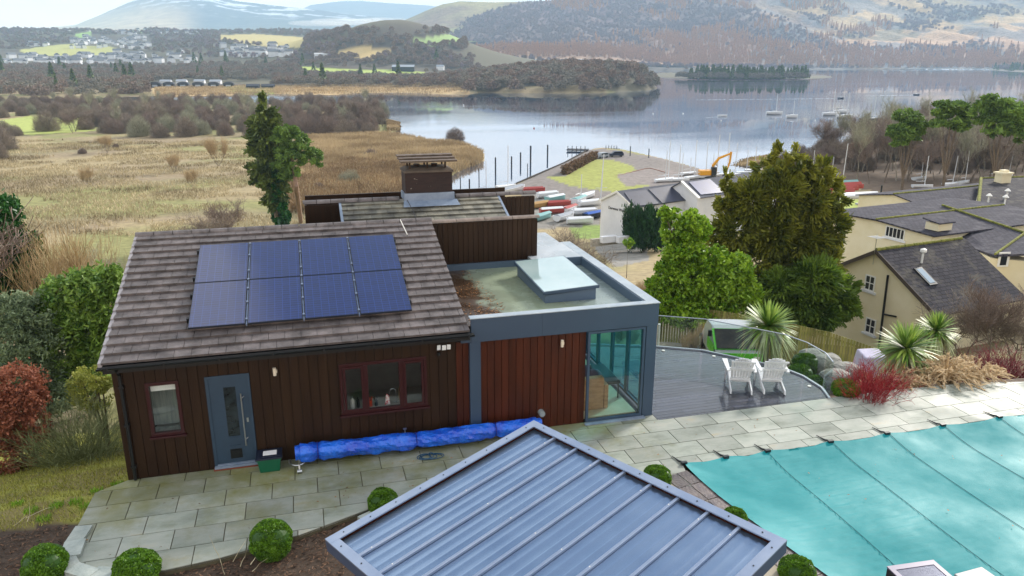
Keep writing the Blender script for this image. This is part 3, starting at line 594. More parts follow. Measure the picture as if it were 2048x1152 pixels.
for i in range(4): 
    for s in (1.15, 2.05, 2.75, 3.95):
        if i: continue
        q.obox(onroof(-2.62, s, 0.15), (.07, 0, 0), ey * .06, -ez * 0.12); q.build('panel_clamp', black_pl, house); q = MB(); q.obox(onroof(2.08, s, 0.15), (.07, 0, 0), ey * .06, -ez * 0.12); q.build('panel_clamp', black_pl, house); q = MB()

# flat-roofed extension
EX0, EX1, EY1, ZT = 3.1, 7.9, 22.0, 2.95
mb = MB(); mb.box(EX0 + .24, 15.6, 2.38, 5.0, 15.68, ZT - .02); mb.box(5.003, 15.6, 2.38, EX1 - .08, 15.68, ZT - .02); mb.box(EX0, 15.61, 2.38, EX0 + .237, 15.69, 2.6); mb.box(EX1 - .08, 15.602, 2.381, EX1, EY1, ZT - .021)
mb.box(EX0 + .25, 15.7, 2.385, EX1 - .1, 15.9, 2.5)
mb.build('fascia', slate_paint, house)
mb = MB(); mb.box(EX0 + .22, 15.58, ZT - .018, EX1 + .02, 15.80, ZT); mb.box(7.64, 15.803, ZT - .019, EX1 + .02, EY1 + .02, ZT - .001); mb.build('parapet_capping', slate_top, house)
mb = MB(); mb.box(3.4, 15.78, 2.6, 7.64, 15.82, ZT - .02); mb.box(7.6, 15.82, 2.6, 7.64, 20.1, ZT - .02); mb.box(6.1, 20.1, 2.6, 7.62, 20.16, ZT + .002); mb.box(3.3, 20.44, 2.6, 6.1, 20.56, 2.86); mb.build('parapet_upstand', MM('upstand', hexc('#4c5f72'), 0.45), house)
mb = MB(); mb.box(6.12, 20.165, ZT - .1, 7.64, EY1, ZT - .004); mb.box(6.36, 22.0, ZT - .35, EX1, 24.5, ZT - .25); mb.build('upper_flat_roof', MM('pale_membrane', hexc('#9ba4ab'), 0.35, hexc('#b5bcc2'), scale=1.0, rough2=0.2), house)
fm = bpy.data.materials.new('wet_flat_roof'); fm.use_nodes = True; nt = fm.node_tree; nt.nodes.clear(); L = nt.links.new
o = _n(nt, 'ShaderNodeOutputMaterial'); p = _n(nt, 'ShaderNodeBsdfPrincipled', Roughness=0.18); tc = _n(nt, 'ShaderNodeTexCoord'); sx = _n(nt, 'ShaderNodeSeparateXYZ'); L(tc.outputs['Object'], sx.inputs[0])
nz = _n(nt, 'ShaderNodeTexNoise', Scale=1.4, Detail=8.0); L(tc.outputs['Object'], nz.inputs['Vector'])
m1 = _n(nt, 'ShaderNodeMath', operation='MULTIPLY_ADD'); L(nz.outputs['Fac'], m1.inputs[0]); m1.inputs[1].default_value = 1.6; L(sx.outputs['X'], m1.inputs[2])
cr = _n(nt, 'ShaderNodeValToRGB'); e = cr.color_ramp.elements; mrr = _n(nt, 'ShaderNodeMapRange'); mrr.inputs['From Min'].default_value = 3.6; mrr.inputs['From Max'].default_value = 8.6; L(m1.outputs[0], mrr.inputs[0]); L(mrr.outputs[0], cr.inputs[0])
e[0].position = 0.1; e[0].color = (*hexc('#3b2b1f'), 1); e[1].position = 1.0; e[1].color = (*hexc('#7f8e8c'), 1)
for pos, h in ((0.24, '#4a3a2c'), (0.29, '#7b8474'), (0.45, '#8a967f'), (0.62, '#87917a'), (0.75, '#84918c')): k_ = e.new(pos); k_.color = (*hexc(h), 1)
L(cr.outputs[0], p.inputs['Base Color']); mr2 = _n(nt, 'ShaderNodeMapRange'); mr2.inputs['From Min'].default_value = .4; mr2.inputs['From Max'].default_value = .6; mr2.inputs['To Min'].default_value = .1; mr2.inputs['To Max'].default_value = .4; L(nz.outputs['Fac'], mr2.inputs[0]); L(mr2.outputs[0], p.inputs['Roughness']); L(p.outputs[0], o.inputs[0])
mb = MB(); mb.box(3.28, 15.8, 2.55, 7.62, 20.5, 2.70); mb.build('flat_roof', fm, house)
mb = MB(); mb.box(3.3, 15.6, 0, 3.55, 15.72, 2.378); mb.build('post', slate_paint, house); mb = MB(); mb.box(7.62, 15.62, 0, EX1 - .01, 15.9, 2.378); mb.build('post', slate_paint, house)
mb = MB(); mb.box(EX1 - .25, 21.0, -2, EX1 - .02, 22, 2.378); mb.box(6.36, 21.9, -3, EX1 - .02, 21.96, 2.6); mb.box(EX1 - .3, 15.9, -1.8, EX1 - .01, 21.0, -0.02); mb.build('side_wall', slate_paint, house)
# glazing
def glazed(p0, p1, z0, z1, nm, lab=None, t=0.06, g=glass_teal):
    f = MB(); p0 = np.array(p0, float); p1 = np.array(p1, float); d = p1 - p0; Ld = np.linalg.norm(d); d /= Ld; n_ = np.array([-d[1], d[0]]) * 0.06
    def seg(a, b, s, e_): o_ = p0 + d * a; f.obox((o_[0], o_[1], s), (*(d * (b - a)), 0), (*n_, 0), (0, 0, e_ - s))
    seg(0, Ld, z0, z0 + t); seg(0, Ld, z1 - t, z1); seg(0, t, z0 + t, z1 - t); seg(Ld - t, Ld, z0 + t, z1 - t)
    fr = f.build(nm, slate_paint, house, label=lab)
    gq = MB(); o_ = p0 + d * t + n_ * .45; gq.obox((o_[0], o_[1], z0 + t), (*(d * (Ld - 2 * t)), 0), (*(n_ * .1), 0), (0, 0, z1 - z0 - 2 * t)); gq.build('pane', g, fr); return fr
glazed((6.14, 15.62), (7.6, 15.62), 0.03, 2.36, 'corner_window', 'tall fixed pane facing the patio', g=glass)
mb = MB(); mb.box(6.1, 15.5, 0.0, 7.66, 15.61, 0.03); mb.build('sill', lead, house)
for i in range(5): glazed((7.80, 15.95 + i * 1.01), (7.80, 15.95 + (i + 1) * 1.01 - .01), 0.03, 2.36, 'folding_door', t=0.07)
mb = MB(); mb.box(3.2, 15.9, 2.39, 7.6, 21.7, 2.45); mb.build('ceiling', inn, house)
# skylight
mb = MB(); mb.add([(5.5, 16.95, 2.701), (6.82, 16.95, 2.701), (6.82, 19.5, 2.701), (5.5, 19.5, 2.701), (5.5, 16.95, 2.9), (6.82, 16.95, 2.98), (6.82, 19.5, 3.06), (5.5, 19.5, 2.98)],
       [(3, 2, 1, 0), (0, 1, 5, 4), (1, 2, 6, 5), (2, 3, 7, 6), (3, 0, 4, 7), (4, 5, 6, 7)]); skl = mb.build('skylight', MM('kerb_grey', hexc('#5a6b80'), 0.45), house)
mb = MB(); A = np.array([5.42, 16.88, 2.935]); B = np.array([6.88, 16.88, 3.01]); D_ = np.array([5.42, 19.58, 3.02]); mb.obox(A, B - A, D_ - A, (0, 0, 0.07)); mb.build('frame', slate_paint, skl)
mb = MB(); mb.obox(A + [.03, .03, .074], (B - A) * .96, (D_ - A) * .978, (0, 0, 0.006)); mb.build('pane', MM('skylight_glass', hexc('#9fb8b8'), 0.03, hexc('#b4c8c8'), scale=0.7, coat=1.0, spec=1.0), skl)
# upper clad block and rear mono-pitch roof
mb = MB(); cladding(mb, 3.2, 6.38, 2.62, 4.06, 20.58, bw=0.145, zf=None); cladding(mb, 20.58, 22.0, 2.6, 4.06, 6.4, axis='y', bw=0.15, zf=lambda y: 4.06 - (y - 20.58) * .5)
mb.build('upper_wall', clad_red if 0 else clad, house)
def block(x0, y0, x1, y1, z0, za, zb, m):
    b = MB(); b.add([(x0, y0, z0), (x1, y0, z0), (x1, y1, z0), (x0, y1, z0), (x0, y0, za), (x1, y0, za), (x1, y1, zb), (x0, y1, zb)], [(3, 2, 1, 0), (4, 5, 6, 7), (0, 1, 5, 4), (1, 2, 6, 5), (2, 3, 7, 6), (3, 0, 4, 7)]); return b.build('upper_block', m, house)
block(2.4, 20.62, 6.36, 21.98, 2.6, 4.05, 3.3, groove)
mb = MB(); ridge_caps(mb, 3.2, 6.45, 20.6, 4.12, seg=0.8, w=0.12, h=0.07); mb.build('wall_capping', MM('cap_tile', hexc('#6a5f59'), 0.6, hexc('#8a7d74'), scale=5, rnd=0.1), house)
mb = MB(); cladding(mb, -0.05, 1.02, 2.0, 4.22, 23.3, bw=0.145); mb.build('upper_wall', clad, house); mb = MB(); cladding(mb, 5.9, 7.12, 2.0, 4.22, 23.3, bw=0.145); cladding(mb, 23.3, 26.9, -3, 4.22, 7.14, axis='y', bw=0.15, zf=lambda y: 4.2 - (y - 23.3) * .33); mb.build('upper_wall', clad, house)
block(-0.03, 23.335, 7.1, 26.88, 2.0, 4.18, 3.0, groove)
mb = MB(); courses(mb, 1.02, 5.9, 21.5, 3.62, 23.42, 4.26); rf2 = mb.build('rear_roof', tile_old, house)
for x in (0.96, 5.9): mb = MB(); mb.add([(x, 21.5, 3.67), (x + .07, 21.5, 3.67), (x + .07, 23.4, 4.3), (x, 23.4, 4.3), (x, 21.5, 3.4), (x + .07, 21.5, 3.4), (x + .07, 23.4, 4.1), (x, 23.4, 4.1)], [(0, 1, 2, 3), (7, 6, 5, 4), (4, 5, 1, 0), (5, 6, 2, 1), (6, 7, 3, 2), (7, 4, 0, 3)]); mb.build('verge_trim', lead, rf2)
mb = MB(); ridge_caps(mb, -0.1, 2.8, 23.42, 4.3, seg=0.42); mb.build('ridge_tiles', tile_m, rf2); mb = MB(); ridge_caps(mb, 4.55, 7.2, 23.42, 4.3, seg=0.42); mb.build('ridge_tiles', tile_m, rf2)
brick = bpy.data.materials.new('dark_brick'); brick.use_nodes = True; nt = brick.node_tree; nt.nodes.clear(); L = nt.links.new
o = _n(nt, 'ShaderNodeOutputMaterial'); p = _n(nt, 'ShaderNodeBsdfPrincipled', Roughness=0.85); tc = _n(nt, 'ShaderNodeTexCoord'); mp = _n(nt, 'ShaderNodeMapping'); mp.inputs['Rotation'].default_value = (R(90), 0, 0); L(tc.outputs['Object'], mp.inputs[0])
br = _n(nt, 'ShaderNodeTexBrick'); br.inputs['Scale'].default_value = 1.0; br.inputs['Brick Width'].default_value = 0.225; br.inputs['Row Height'].default_value = 0.075; br.inputs['Mortar Size'].default_value = 0.008
br.inputs['Color1'].default_value = (*hexc('#241819'), 1); br.inputs['Color2'].default_value = (*hexc('#30211f'), 1); br.inputs['Mortar'].default_value = (*hexc('#2a2220'), 1)
L(mp.outputs[0], br.inputs['Vector']); nz = _n(nt, 'ShaderNodeTexNoise', Scale=5.0, Detail=4.0); mq = _n(nt, 'ShaderNodeMapping'); mq.inputs['Scale'].default_value = (1, 1, 3.5); L(tc.outputs['Object'], mq.inputs[0]); L(mq.outputs[0], nz.inputs['Vector'])
cr = _n(nt, 'ShaderNodeValToRGB'); cr.color_ramp.elements[0].position = .68; cr.color_ramp.elements[1].position = .72; L(nz.outputs['Fac'], cr.inputs[0]); ms = _n(nt, 'ShaderNodeMix', data_type='RGBA'); ms.inputs['B'].default_value = (*hexc('#b3a9a2'), 1)
L(cr.outputs[0], ms.inputs['Factor']); L(br.outputs['Color'], ms.inputs['A']); L(ms.outputs['Result'], p.inputs['Base Color']); L(p.outputs[0], o.inputs[0])
mb = MB(); mb.box(2.98, 23.2, 4.3, 4.43, 24.1, 5.1); ch = mb.build('chimney', brick, house)
mb = MB(); mb.box(2.94, 23.16, 5.102, 4.47, 24.14, 5.16); mb.add([(2.96, 23.18, 5.162), (4.45, 23.18, 5.162), (4.45, 24.12, 5.162), (2.96, 24.12, 5.162), (3.1, 23.35, 5.24), (4.3, 23.35, 5.24), (4.3, 23.95, 5.24), (3.1, 23.95, 5.24)], [(0, 1, 5, 4), (1, 2, 6, 5), (2, 3, 7, 6), (3, 0, 4, 7), (4, 5, 6, 7)]); mb.build('chimney_cap', MM('cement_cap', hexc('#5d544c'), 0.9, hexc('#4a423b')), ch)
mb = MB()
for x in (3.12, 3.66, 4.22):
    for y in (23.3, 23.9): mb = MB(); mb.box(x, y, 5.16, x + .05, y + .06, 5.42); mb.build('cowl_post', clad, ch)
for x in (3.4, 3.95): mb = MB(); mb.tube([(x, 23.65, 5.2), (x, 23.65, 5.32)], .1, 10); mb.build('flue', clad, ch)
mb = MB(); courses(mb, 2.84, 4.58, 23.05, 5.42, 24.25, 5.54, row=0.4, tw=0.29); mb.build('cowl', MM('cowl_tile', hexc('#4c423b'), 0.85, hexc('#665a50'), scale=4), ch)
mb = MB(); mb.box(2.93, 23.12, 4.22, 4.48, 23.19, 4.48); mb.box(2.93, 23.19, 4.25, 2.975, 24.0, 4.46); mb.add([(2.85, 22.8, 4.13), (4.6, 22.8, 4.13), (4.55, 23.13, 4.26), (2.9, 23.13, 4.26)], [(0, 1, 2, 3)]); mb.build('flashing', lead, ch)
mb = MB(); mb.tube([(3.0, 23.15, 4.3), (3.08, 22.6, 4.1), (3.12, 22.0, 3.9)], 0.01, 5); mb.build('roof_cable', black_pl, house)
# ------------------------------------------------------------------ patio, pool, deck
def clip_rect(poly, x0, y0, x1, y1):
    def cl(P, f, g):
        o_ = []
        for i in range(len(P)):
            a, b = P[i - 1], P[i]; fa, fb = f(a), f(b)
            if fb >= 0:
                if fa < 0: o_.append(g(a, b, fa, fb))
                o_.append(b)
            elif fa >= 0: o_.append(g(a, b, fa, fb))
        return o_
    g = lambda a, b, fa, fb: (a[0] + (b[0] - a[0]) * fa / (fa - fb), a[1] + (b[1] - a[1]) * fa / (fa - fb))
    P = list(poly)
    for f in (lambda p: p[0] - x0, lambda p: x1 - p[0], lambda p: p[1] - y0, lambda p: y1 - p[1]):
        if len(P) < 3: return []
        P = cl(P, f, g)
    return P
def parea(P): return abs(sum(P[i][0] * P[(i + 1) % len(P)][1] - P[(i + 1) % len(P)][0] * P[i][1] for i in range(len(P))) / 2)
PATIO = [(-4.02, 15.69), (-4.57, 15.35), (-4.62, 14.05), (-4.45, 12.95), (-3.7, 12.45), (-2.82, 12.35), (-1.93, 12.46), (-.56, 12.80), (.28, 13.13), (.97, 13.39), (2.2, 13.6), (4.0, 13.5),
         (5.6, 13.2), (6.4, 13.0), (7.05, 12.55), (7.28, 12.3), (7.5, 13.24), (22, 13.26), (24, 13.9), (24, 14.4), (18.63, 14.85), (16.9, 15.2), (14.5, 15.33), (7.95, 15.33), (7.9, 15.69)]
stone = bpy.data.materials.new('sandstone_paving'); stone.use_nodes = True; nt = stone.node_tree; nt.nodes.clear(); L = nt.links.new
o = _n(nt, 'ShaderNodeOutputMaterial'); p = _n(nt, 'ShaderNodeBsdfPrincipled'); p.inputs['Specular IOR Level'].default_value = .3; tc = _n(nt, 'ShaderNodeTexCoord'); at = _n(nt, 'ShaderNodeAttribute', attribute_name='rnd')
nz = _n(nt, 'ShaderNodeTexNoise', Scale=1.1, Detail=9.0, Roughness=0.65); mp = _n(nt, 'ShaderNodeMapping'); mp.inputs['Scale'].default_value = (0.7, 1.6, 1)
cx = _n(nt, 'ShaderNodeCombineXYZ'); mu = _n(nt, 'ShaderNodeMath', operation='MULTIPLY'); mu.inputs[1].default_value = 37.0; L(at.outputs['Fac'], mu.inputs[0]); L(mu.outputs[0], cx.inputs['Z']); av = _n(nt, 'ShaderNodeVectorMath', operation='ADD'); L(tc.outputs['Object'], av.inputs[0]); L(cx.outputs[0], av.inputs[1]); L(av.outputs[0], mp.inputs[0]); L(mp.outputs[0], nz.inputs['Vector'])
cr = _n(nt, 'ShaderNodeValToRGB'); e = cr.color_ramp.elements; e[0].position = .3; e[0].color = (*hexc('#72796f'), 1); e[1].position = .74; e[1].color = (*hexc('#aa9f82'), 1)
for pos, h in ((.45, '#90978e'), (.6, '#a1a59d')): k_ = e.new(pos); k_.color = (*hexc(h), 1)
L(nz.outputs['Fac'], cr.inputs[0])
# green algae close to the house wall, cleaner stone by the pool
gz_ = _n(nt, 'ShaderNodeTexNoise', Scale=0.9, Detail=8.0, Roughness=.7); L(tc.outputs['Object'], gz_.inputs['Vector']); sx = _n(nt, 'ShaderNodeSeparateXYZ'); L(tc.outputs['Object'], sx.inputs[0])
m1 = _n(nt, 'ShaderNodeMapRange'); m1.inputs['From Min'].default_value = 12.4; m1.inputs['From Max'].default_value = 15.7; m1.inputs['To Min'].default_value = -.14; m1.inputs['To Max'].default_value = 0.15; L(sx.outputs['Y'], m1.inputs[0])
m2 = _n(nt, 'ShaderNodeMapRange'); m2.inputs['From Min'].default_value = 5.5; m2.inputs['From Max'].default_value = 9.5; m2.inputs['To Min'].default_value = 0; m2.inputs['To Max'].default_value = -.35; L(sx.outputs['X'], m2.inputs[0])
a1 = _n(nt, 'ShaderNodeMath', operation='ADD'); a2 = _n(nt, 'ShaderNodeMath', operation='ADD'); L(gz_.outputs['Fac'], a1.inputs[0]); L(m1.outputs[0], a1.inputs[1]); L(a1.outputs[0], a2.inputs[0]); L(m2.outputs[0], a2.inputs[1])
c2 = _n(nt, 'ShaderNodeMapRange'); c2.inputs['From Min'].default_value = .42; c2.inputs['From Max'].default_value = .72; c2.inputs['To Max'].default_value = .85; L(a2.outputs[0], c2.inputs[0])
mx_ = _n(nt, 'ShaderNodeMix', data_type='RGBA'); mx_.inputs['B'].default_value = (*hexc('#75753f'), 1); L(c2.outputs[0], mx_.inputs['Factor']); L(cr.outputs[0], mx_.inputs['A'])
mr = _n(nt, 'ShaderNodeMapRange'); mr.inputs['To Min'].default_value = .84; mr.inputs['To Max'].default_value = 1.14; L(at.outputs['Fac'], mr.inputs[0]); vm = _n(nt, 'ShaderNodeVectorMath', operation='SCALE'); L(mx_.outputs['Result'], vm.inputs[0]); L(mr.outputs[0], vm.inputs['Scale']); L(vm.outputs[0], p.inputs['Base Color'])
wet = _n(nt, 'ShaderNodeTexNoise', Scale=0.6, Detail=6.0); L(tc.outputs['Object'], wet.inputs['Vector']); m3 = _n(nt, 'ShaderNodeMapRange'); m3.inputs['From Min'].default_value = .38; m3.inputs['From Max'].default_value = .6; m3.inputs['To Min'].default_value = .8; m3.inputs['To Max'].default_value = .42; L(wet.outputs['Fac'], m3.inputs[0]); L(m3.outputs[0], p.inputs['Roughness'])
bp = _n(nt, 'ShaderNodeBump', Strength=.25, Distance=.02); L(nz.outputs['Fac'], bp.inputs['Height']); L(bp.outputs[0], p.inputs['Normal']); L(p.outputs[0], o.inputs[0])
mb = MB(); ys = [15.7, 15.36, 14.78, 14.17, 13.56, 12.95, 12.34]
for i in range(len(ys) - 1):
    y1_, y0_ = ys[i], ys[i + 1]; off = (0.02, 0.45, 0.0, 0.42, 0.08, 0.5)[i]; x = -5.6 + off
    while x < 24:
        P = clip_rect(PATIO, x + .009, y0_ + .009, x + .9 - .009, y1_ - .009)
        if len(P) > 2 and parea(P) > .012: mb.prism(P, -0.05, 0.0 + random.uniform(-.002, .002))
        x += .9
struct(mb.build('patio', stone))
mb = MB(); mb.prism(PATIO, -0.3, -0.016); struct(mb.build('paving_bed', MM('joint_sand', hexc('#4d4a3a'), 0.9, hexc('#5f5a45'), scale=8)))
# curved stone edging of the planting bed
grey_stone = MM('grey_edging_stone', hexc('#8f9a97'), 0.5, hexc('#b4bbb5'), scale=3, rnd=.15, bump=.4, bscale=20)
edge = [(-4.62, 14.1), (-4.68, 13.6), (-4.66, 13.1), (-4.45, 12.66), (-4.05, 12.36), (-3.6, 12.2)]
mb = MB()
for i in range(len(edge) - 1):
    a = np.array(edge[i]); b = np.array(edge[i + 1]); d_ = (b - a) / np.linalg.norm(b - a); n_ = np.array([-d_[1], d_[0]])
    a = a + d_ * .008; b = b - d_ * .008; w0 = .3 + .05 * math.sin(i * 2); mb.prism([tuple(a), tuple(b), tuple(b + n_ * w0), tuple(a + n_ * w0)], -.1, .05 + .01 * (i % 2))
struct(mb.build('kerb_stones', grey_stone))
mb = MB(); edge2 = [(.5, 13.05), (.95, 13.28), (1.5, 13.45), (2.2, 13.48), (3.0, 13.45), (4.0, 13.38)]
for i in range(len(edge2) - 1):
    a = np.array(edge2[i]); b = np.array(edge2[i + 1]); d_ = (b - a) / np.linalg.norm(b - a); n_ = np.array([d_[1], -d_[0]]); a = a + d_ * .01; b = b - d_ * .01
    mb.prism([tuple(a), tuple(b), tuple(b + n_ * .28), tuple(a + n_ * .3)], -.1, .035)
struct(mb.build('kerb_stones', grey_stone))
# dark slate coping on the curved side of the pool
slate = MM('slate_coping', hexc('#4a4347'), 0.45, hexc('#6c625f'), scale=4, rnd=.25, bump=.3, bscale=20)
inner = [(7.46, 13.0), (7.56, 12.5), (7.66, 11.9), (7.78, 11.2), (7.92, 10.5), (8.04, 9.9), (8.16, 9.3), (8.3, 8.6), (8.5, 7.9), (8.7, 7.2), (9, 6.3)]
mb = MB()
for i in range(len(inner) - 1):
    a = np.array(inner[i]); b = np.array(inner[i + 1]); d_ = (b - a) / np.linalg.norm(b - a); n_ = np.array([d_[1], -d_[0]]); a2_ = a + d_ * .015; b2_ = b - d_ * .015; s = .25 + .1 * random.random()
    mb.prism([tuple(a2_ ), tuple(b2_), tuple(b2_ + n_ * s), tuple(a2_ + n_ * s)], -.1, 0.012); mb.prism([tuple(a2_ + n_ * (s + .02)), tuple(b2_ + n_ * (s + .02)), tuple(b2_ + n_ * .6), tuple(a2_ + n_ * .6)], -.1, 0.008)
struct(mb.build('pool_coping', slate))
mb = MB(); mb.prism([(6.9, 13.2)] + inner + [(8.4, 6.3), (6.8, 10)], -.3, -.004); struct(mb.build('coping_bed', MM('pale_mortar', hexc('#a59c8c'), .9)))
# pool basin and its winter cover
mb = MB(); mb.prism([(7.52, 13.2)] + inner + [(22, 6.3), (22, 13.2)], -.28, -.2); struct(mb.build('pool_basin', MM('pool_liner', hexc('#1d4a52'), .4)))
cover = thing('pool_cover', 'turquoise pool safety cover strapped over the swimming pool', 'pool cover', (13, 10, 0))
nx, ny = 150, 110; V = []
lx = lambda y: np.interp(y, [6.0, 6.3, 7.2, 7.9, 8.6, 9.3, 9.9, 10.5, 11.2, 11.9, 12.5, 13.0, 13.3], [9.0, 8.92, 8.62, 8.42, 8.22, 8.1, 7.98, 7.86, 7.72, 7.6, 7.54, 7.52, 7.54])
anch = [7.53, 8.55, 9.6, 11.25, 12.8, 14.4, 16.1, 17.8, 19.5, 21.2]
for j in range(ny):
    for i in range(nx):
        t = i / (nx - 1); y = 6.0 + 7.27 * j / (ny - 1); xa = float(lx(y)); x = xa + (21.5 - xa) * t ** 1.15
        if j == ny - 1: y -= .1 * min(1, min(abs(x - a) for a in anch)) * 1.3
        ex = min(1, (x - xa) / 1.2, (13.27 - y) / 1.2); sag = -.14 * (1 - (1 - max(0, ex)) ** 2)
        wr = 0.024 * math.sin(y * 38 + 2.5 * float(fbm(np.array([x * 1.1]), np.array([y * .5]))[0]) * 6) * max(0, min(1, (1.0 - abs(x - xa - 2.2) / 2.6))) * (.3 + abs(float(fbm(np.array([x * 2.]), np.array([y * 5.0]))[0])) * 3)
        V.append((x, y, 0.035 + sag + wr))
i_ = np.arange(nx * ny).reshape(ny, nx); F = np.stack([i_[:-1, :-1], i_[:-1, 1:], i_[1:, 1:], i_[1:, :-1]], -1).reshape(-1, 4)
cm_ = MM('turquoise_mesh_fabric', hexc('#077a80'), 0.75, hexc('#169197'), scale=0.5, bump=.12, bscale=60, detail=8, contrast=(.3, .7), rough2=0.5, spec=.25)
link('fabric', np_mesh('fabric', np.array(V) - [13, 10, 0], F, smooth=True), cm_, cover)
dark_strap = MM('dark_strap', hexc('#14666e'), .6)
for k, x in enumerate([9.58, 11.24, 12.8, 14.41, 16.12, 17.8, 19.5]):
    mb = MB(); pts = []
    for j in range(30):
        y = 13.2 - 7.0 * j / 29; ex = min(1, (13.27 - y) / 1.2, (x - float(lx(y))) / 1.2); pts.append((x + .05 * math.sin(j * .2 + k), y, .047 - .14 * (1 - (1 - max(0, ex)) ** 2)))
    mb.tube(pts, .006, 4); mb.build('seam', dark_strap, cover)
for x in anch[:-2]:
    mb = MB(); mb.tube([(x + .02, 13.22, .05), (x - .05, 13.38, .02), (x - .1, 13.62, .02)], [.028, .02, .008], 6); mb.box(x - .07, 13.2, .01, x + .06, 13.27, .075); mb.build('strap_spring', MM('spring_black', hexc('#20262a'), .4), cover)

# deck
DECK = [(7.92, 15.42), (12.76, 15.27), (12.98, 15.9), (12.98, 16.7), (12.75, 17.45), (12.0, 18.3), (11.2, 19.2), (10.0, 19.85), (7.92, 20.6)]
dk = MM('wet_deck_board', hexc('#23252f'), 0.12, hexc('#3d4152'), scale=1.0, stretch=(.6, 5, 1), rnd=.35, rough2=.3, coat=.7, bump=.05, bscale=30)
mb = MB(); y = 15.42; row = 0
while y < 20.6:
    x = 6.5 - (row * 1.37) % 3.6
    while x < 13.2:
        P = clip_rect(DECK, max(x, 7.92) + .004, y + .004, x + 3.6 - .004, y + .146)
        if len(P) > 2 and parea(P) > .01: mb.prism(P, -.04, .0)
        x += 3.6
    y += .15; row += 1
mb.prism([(7.92, 15.34), (12.76, 15.345), (12.76, 15.41), (7.92, 15.41)], -.04, .0)
struct(mb.build('deck', dk))
mb = MB(); mb.prism(DECK, -.3, -.042); struct(mb.build('deck_frame', MM('dark_timber', hexc('#2a2522'), .8)))
alu = MM('aluminium_trim', hexc('#a9b1bb'), .35, metal=.5)
bal = thing('glass_balustrade', 'frameless glass balustrade with slim metal handrail round the curved deck edge', 'balustrade', (12, 18, 0))
EDG = [(7.95, 20.58), (10.0, 19.83), (11.2, 19.18), (12.0, 18.28), (12.73, 17.43), (12.96, 16.7), (12.96, 15.9), (12.74, 15.3), (12.7, 14.8)]
mb = MB()
for i in range(len(EDG) - 2):
    a = np.array(EDG[i]); b = np.array(EDG[i + 1]); d_ = (b - a) / np.linalg.norm(b - a); n_ = np.array([-d_[1], d_[0]]) * .06; mb.obox((*(a), -.1), (*(b - a), 0), (*n_, 0), (0, 0, .14))
mb.build('base_channel', alu, bal)
for i in range(len(EDG) - 2):
    mb = MB(); a = np.array(EDG[i]); b = np.array(EDG[i + 1]); d_ = (b - a) / np.linalg.norm(b - a); n_ = np.array([-d_[1], d_[0]]); a = a + d_ * .03 + n_ * .025; b = b - d_ * .03 + n_ * .025
    mb.obox((*a, .045), (*(b - a), 0), (*(n_ * .012), 0), (0, 0, .96)); mb.build('glass_panel', glass_clear, bal)
mb = MB(); mb.tube([(x + .02, y + .02, 1.02) for x, y in EDG[:-1]], .016, 6); mb.build('handrail', alu, bal)
mb = MB()
for x, y in ((10.1, 19.5), (8.3, 20.3), (11.35, 18.7), (12.75, 16.1)): mb = MB(); mb.tube([(x, y, .001), (x, y, .02)], .05, 10); mb.build('deck_light', white_pl, bal)

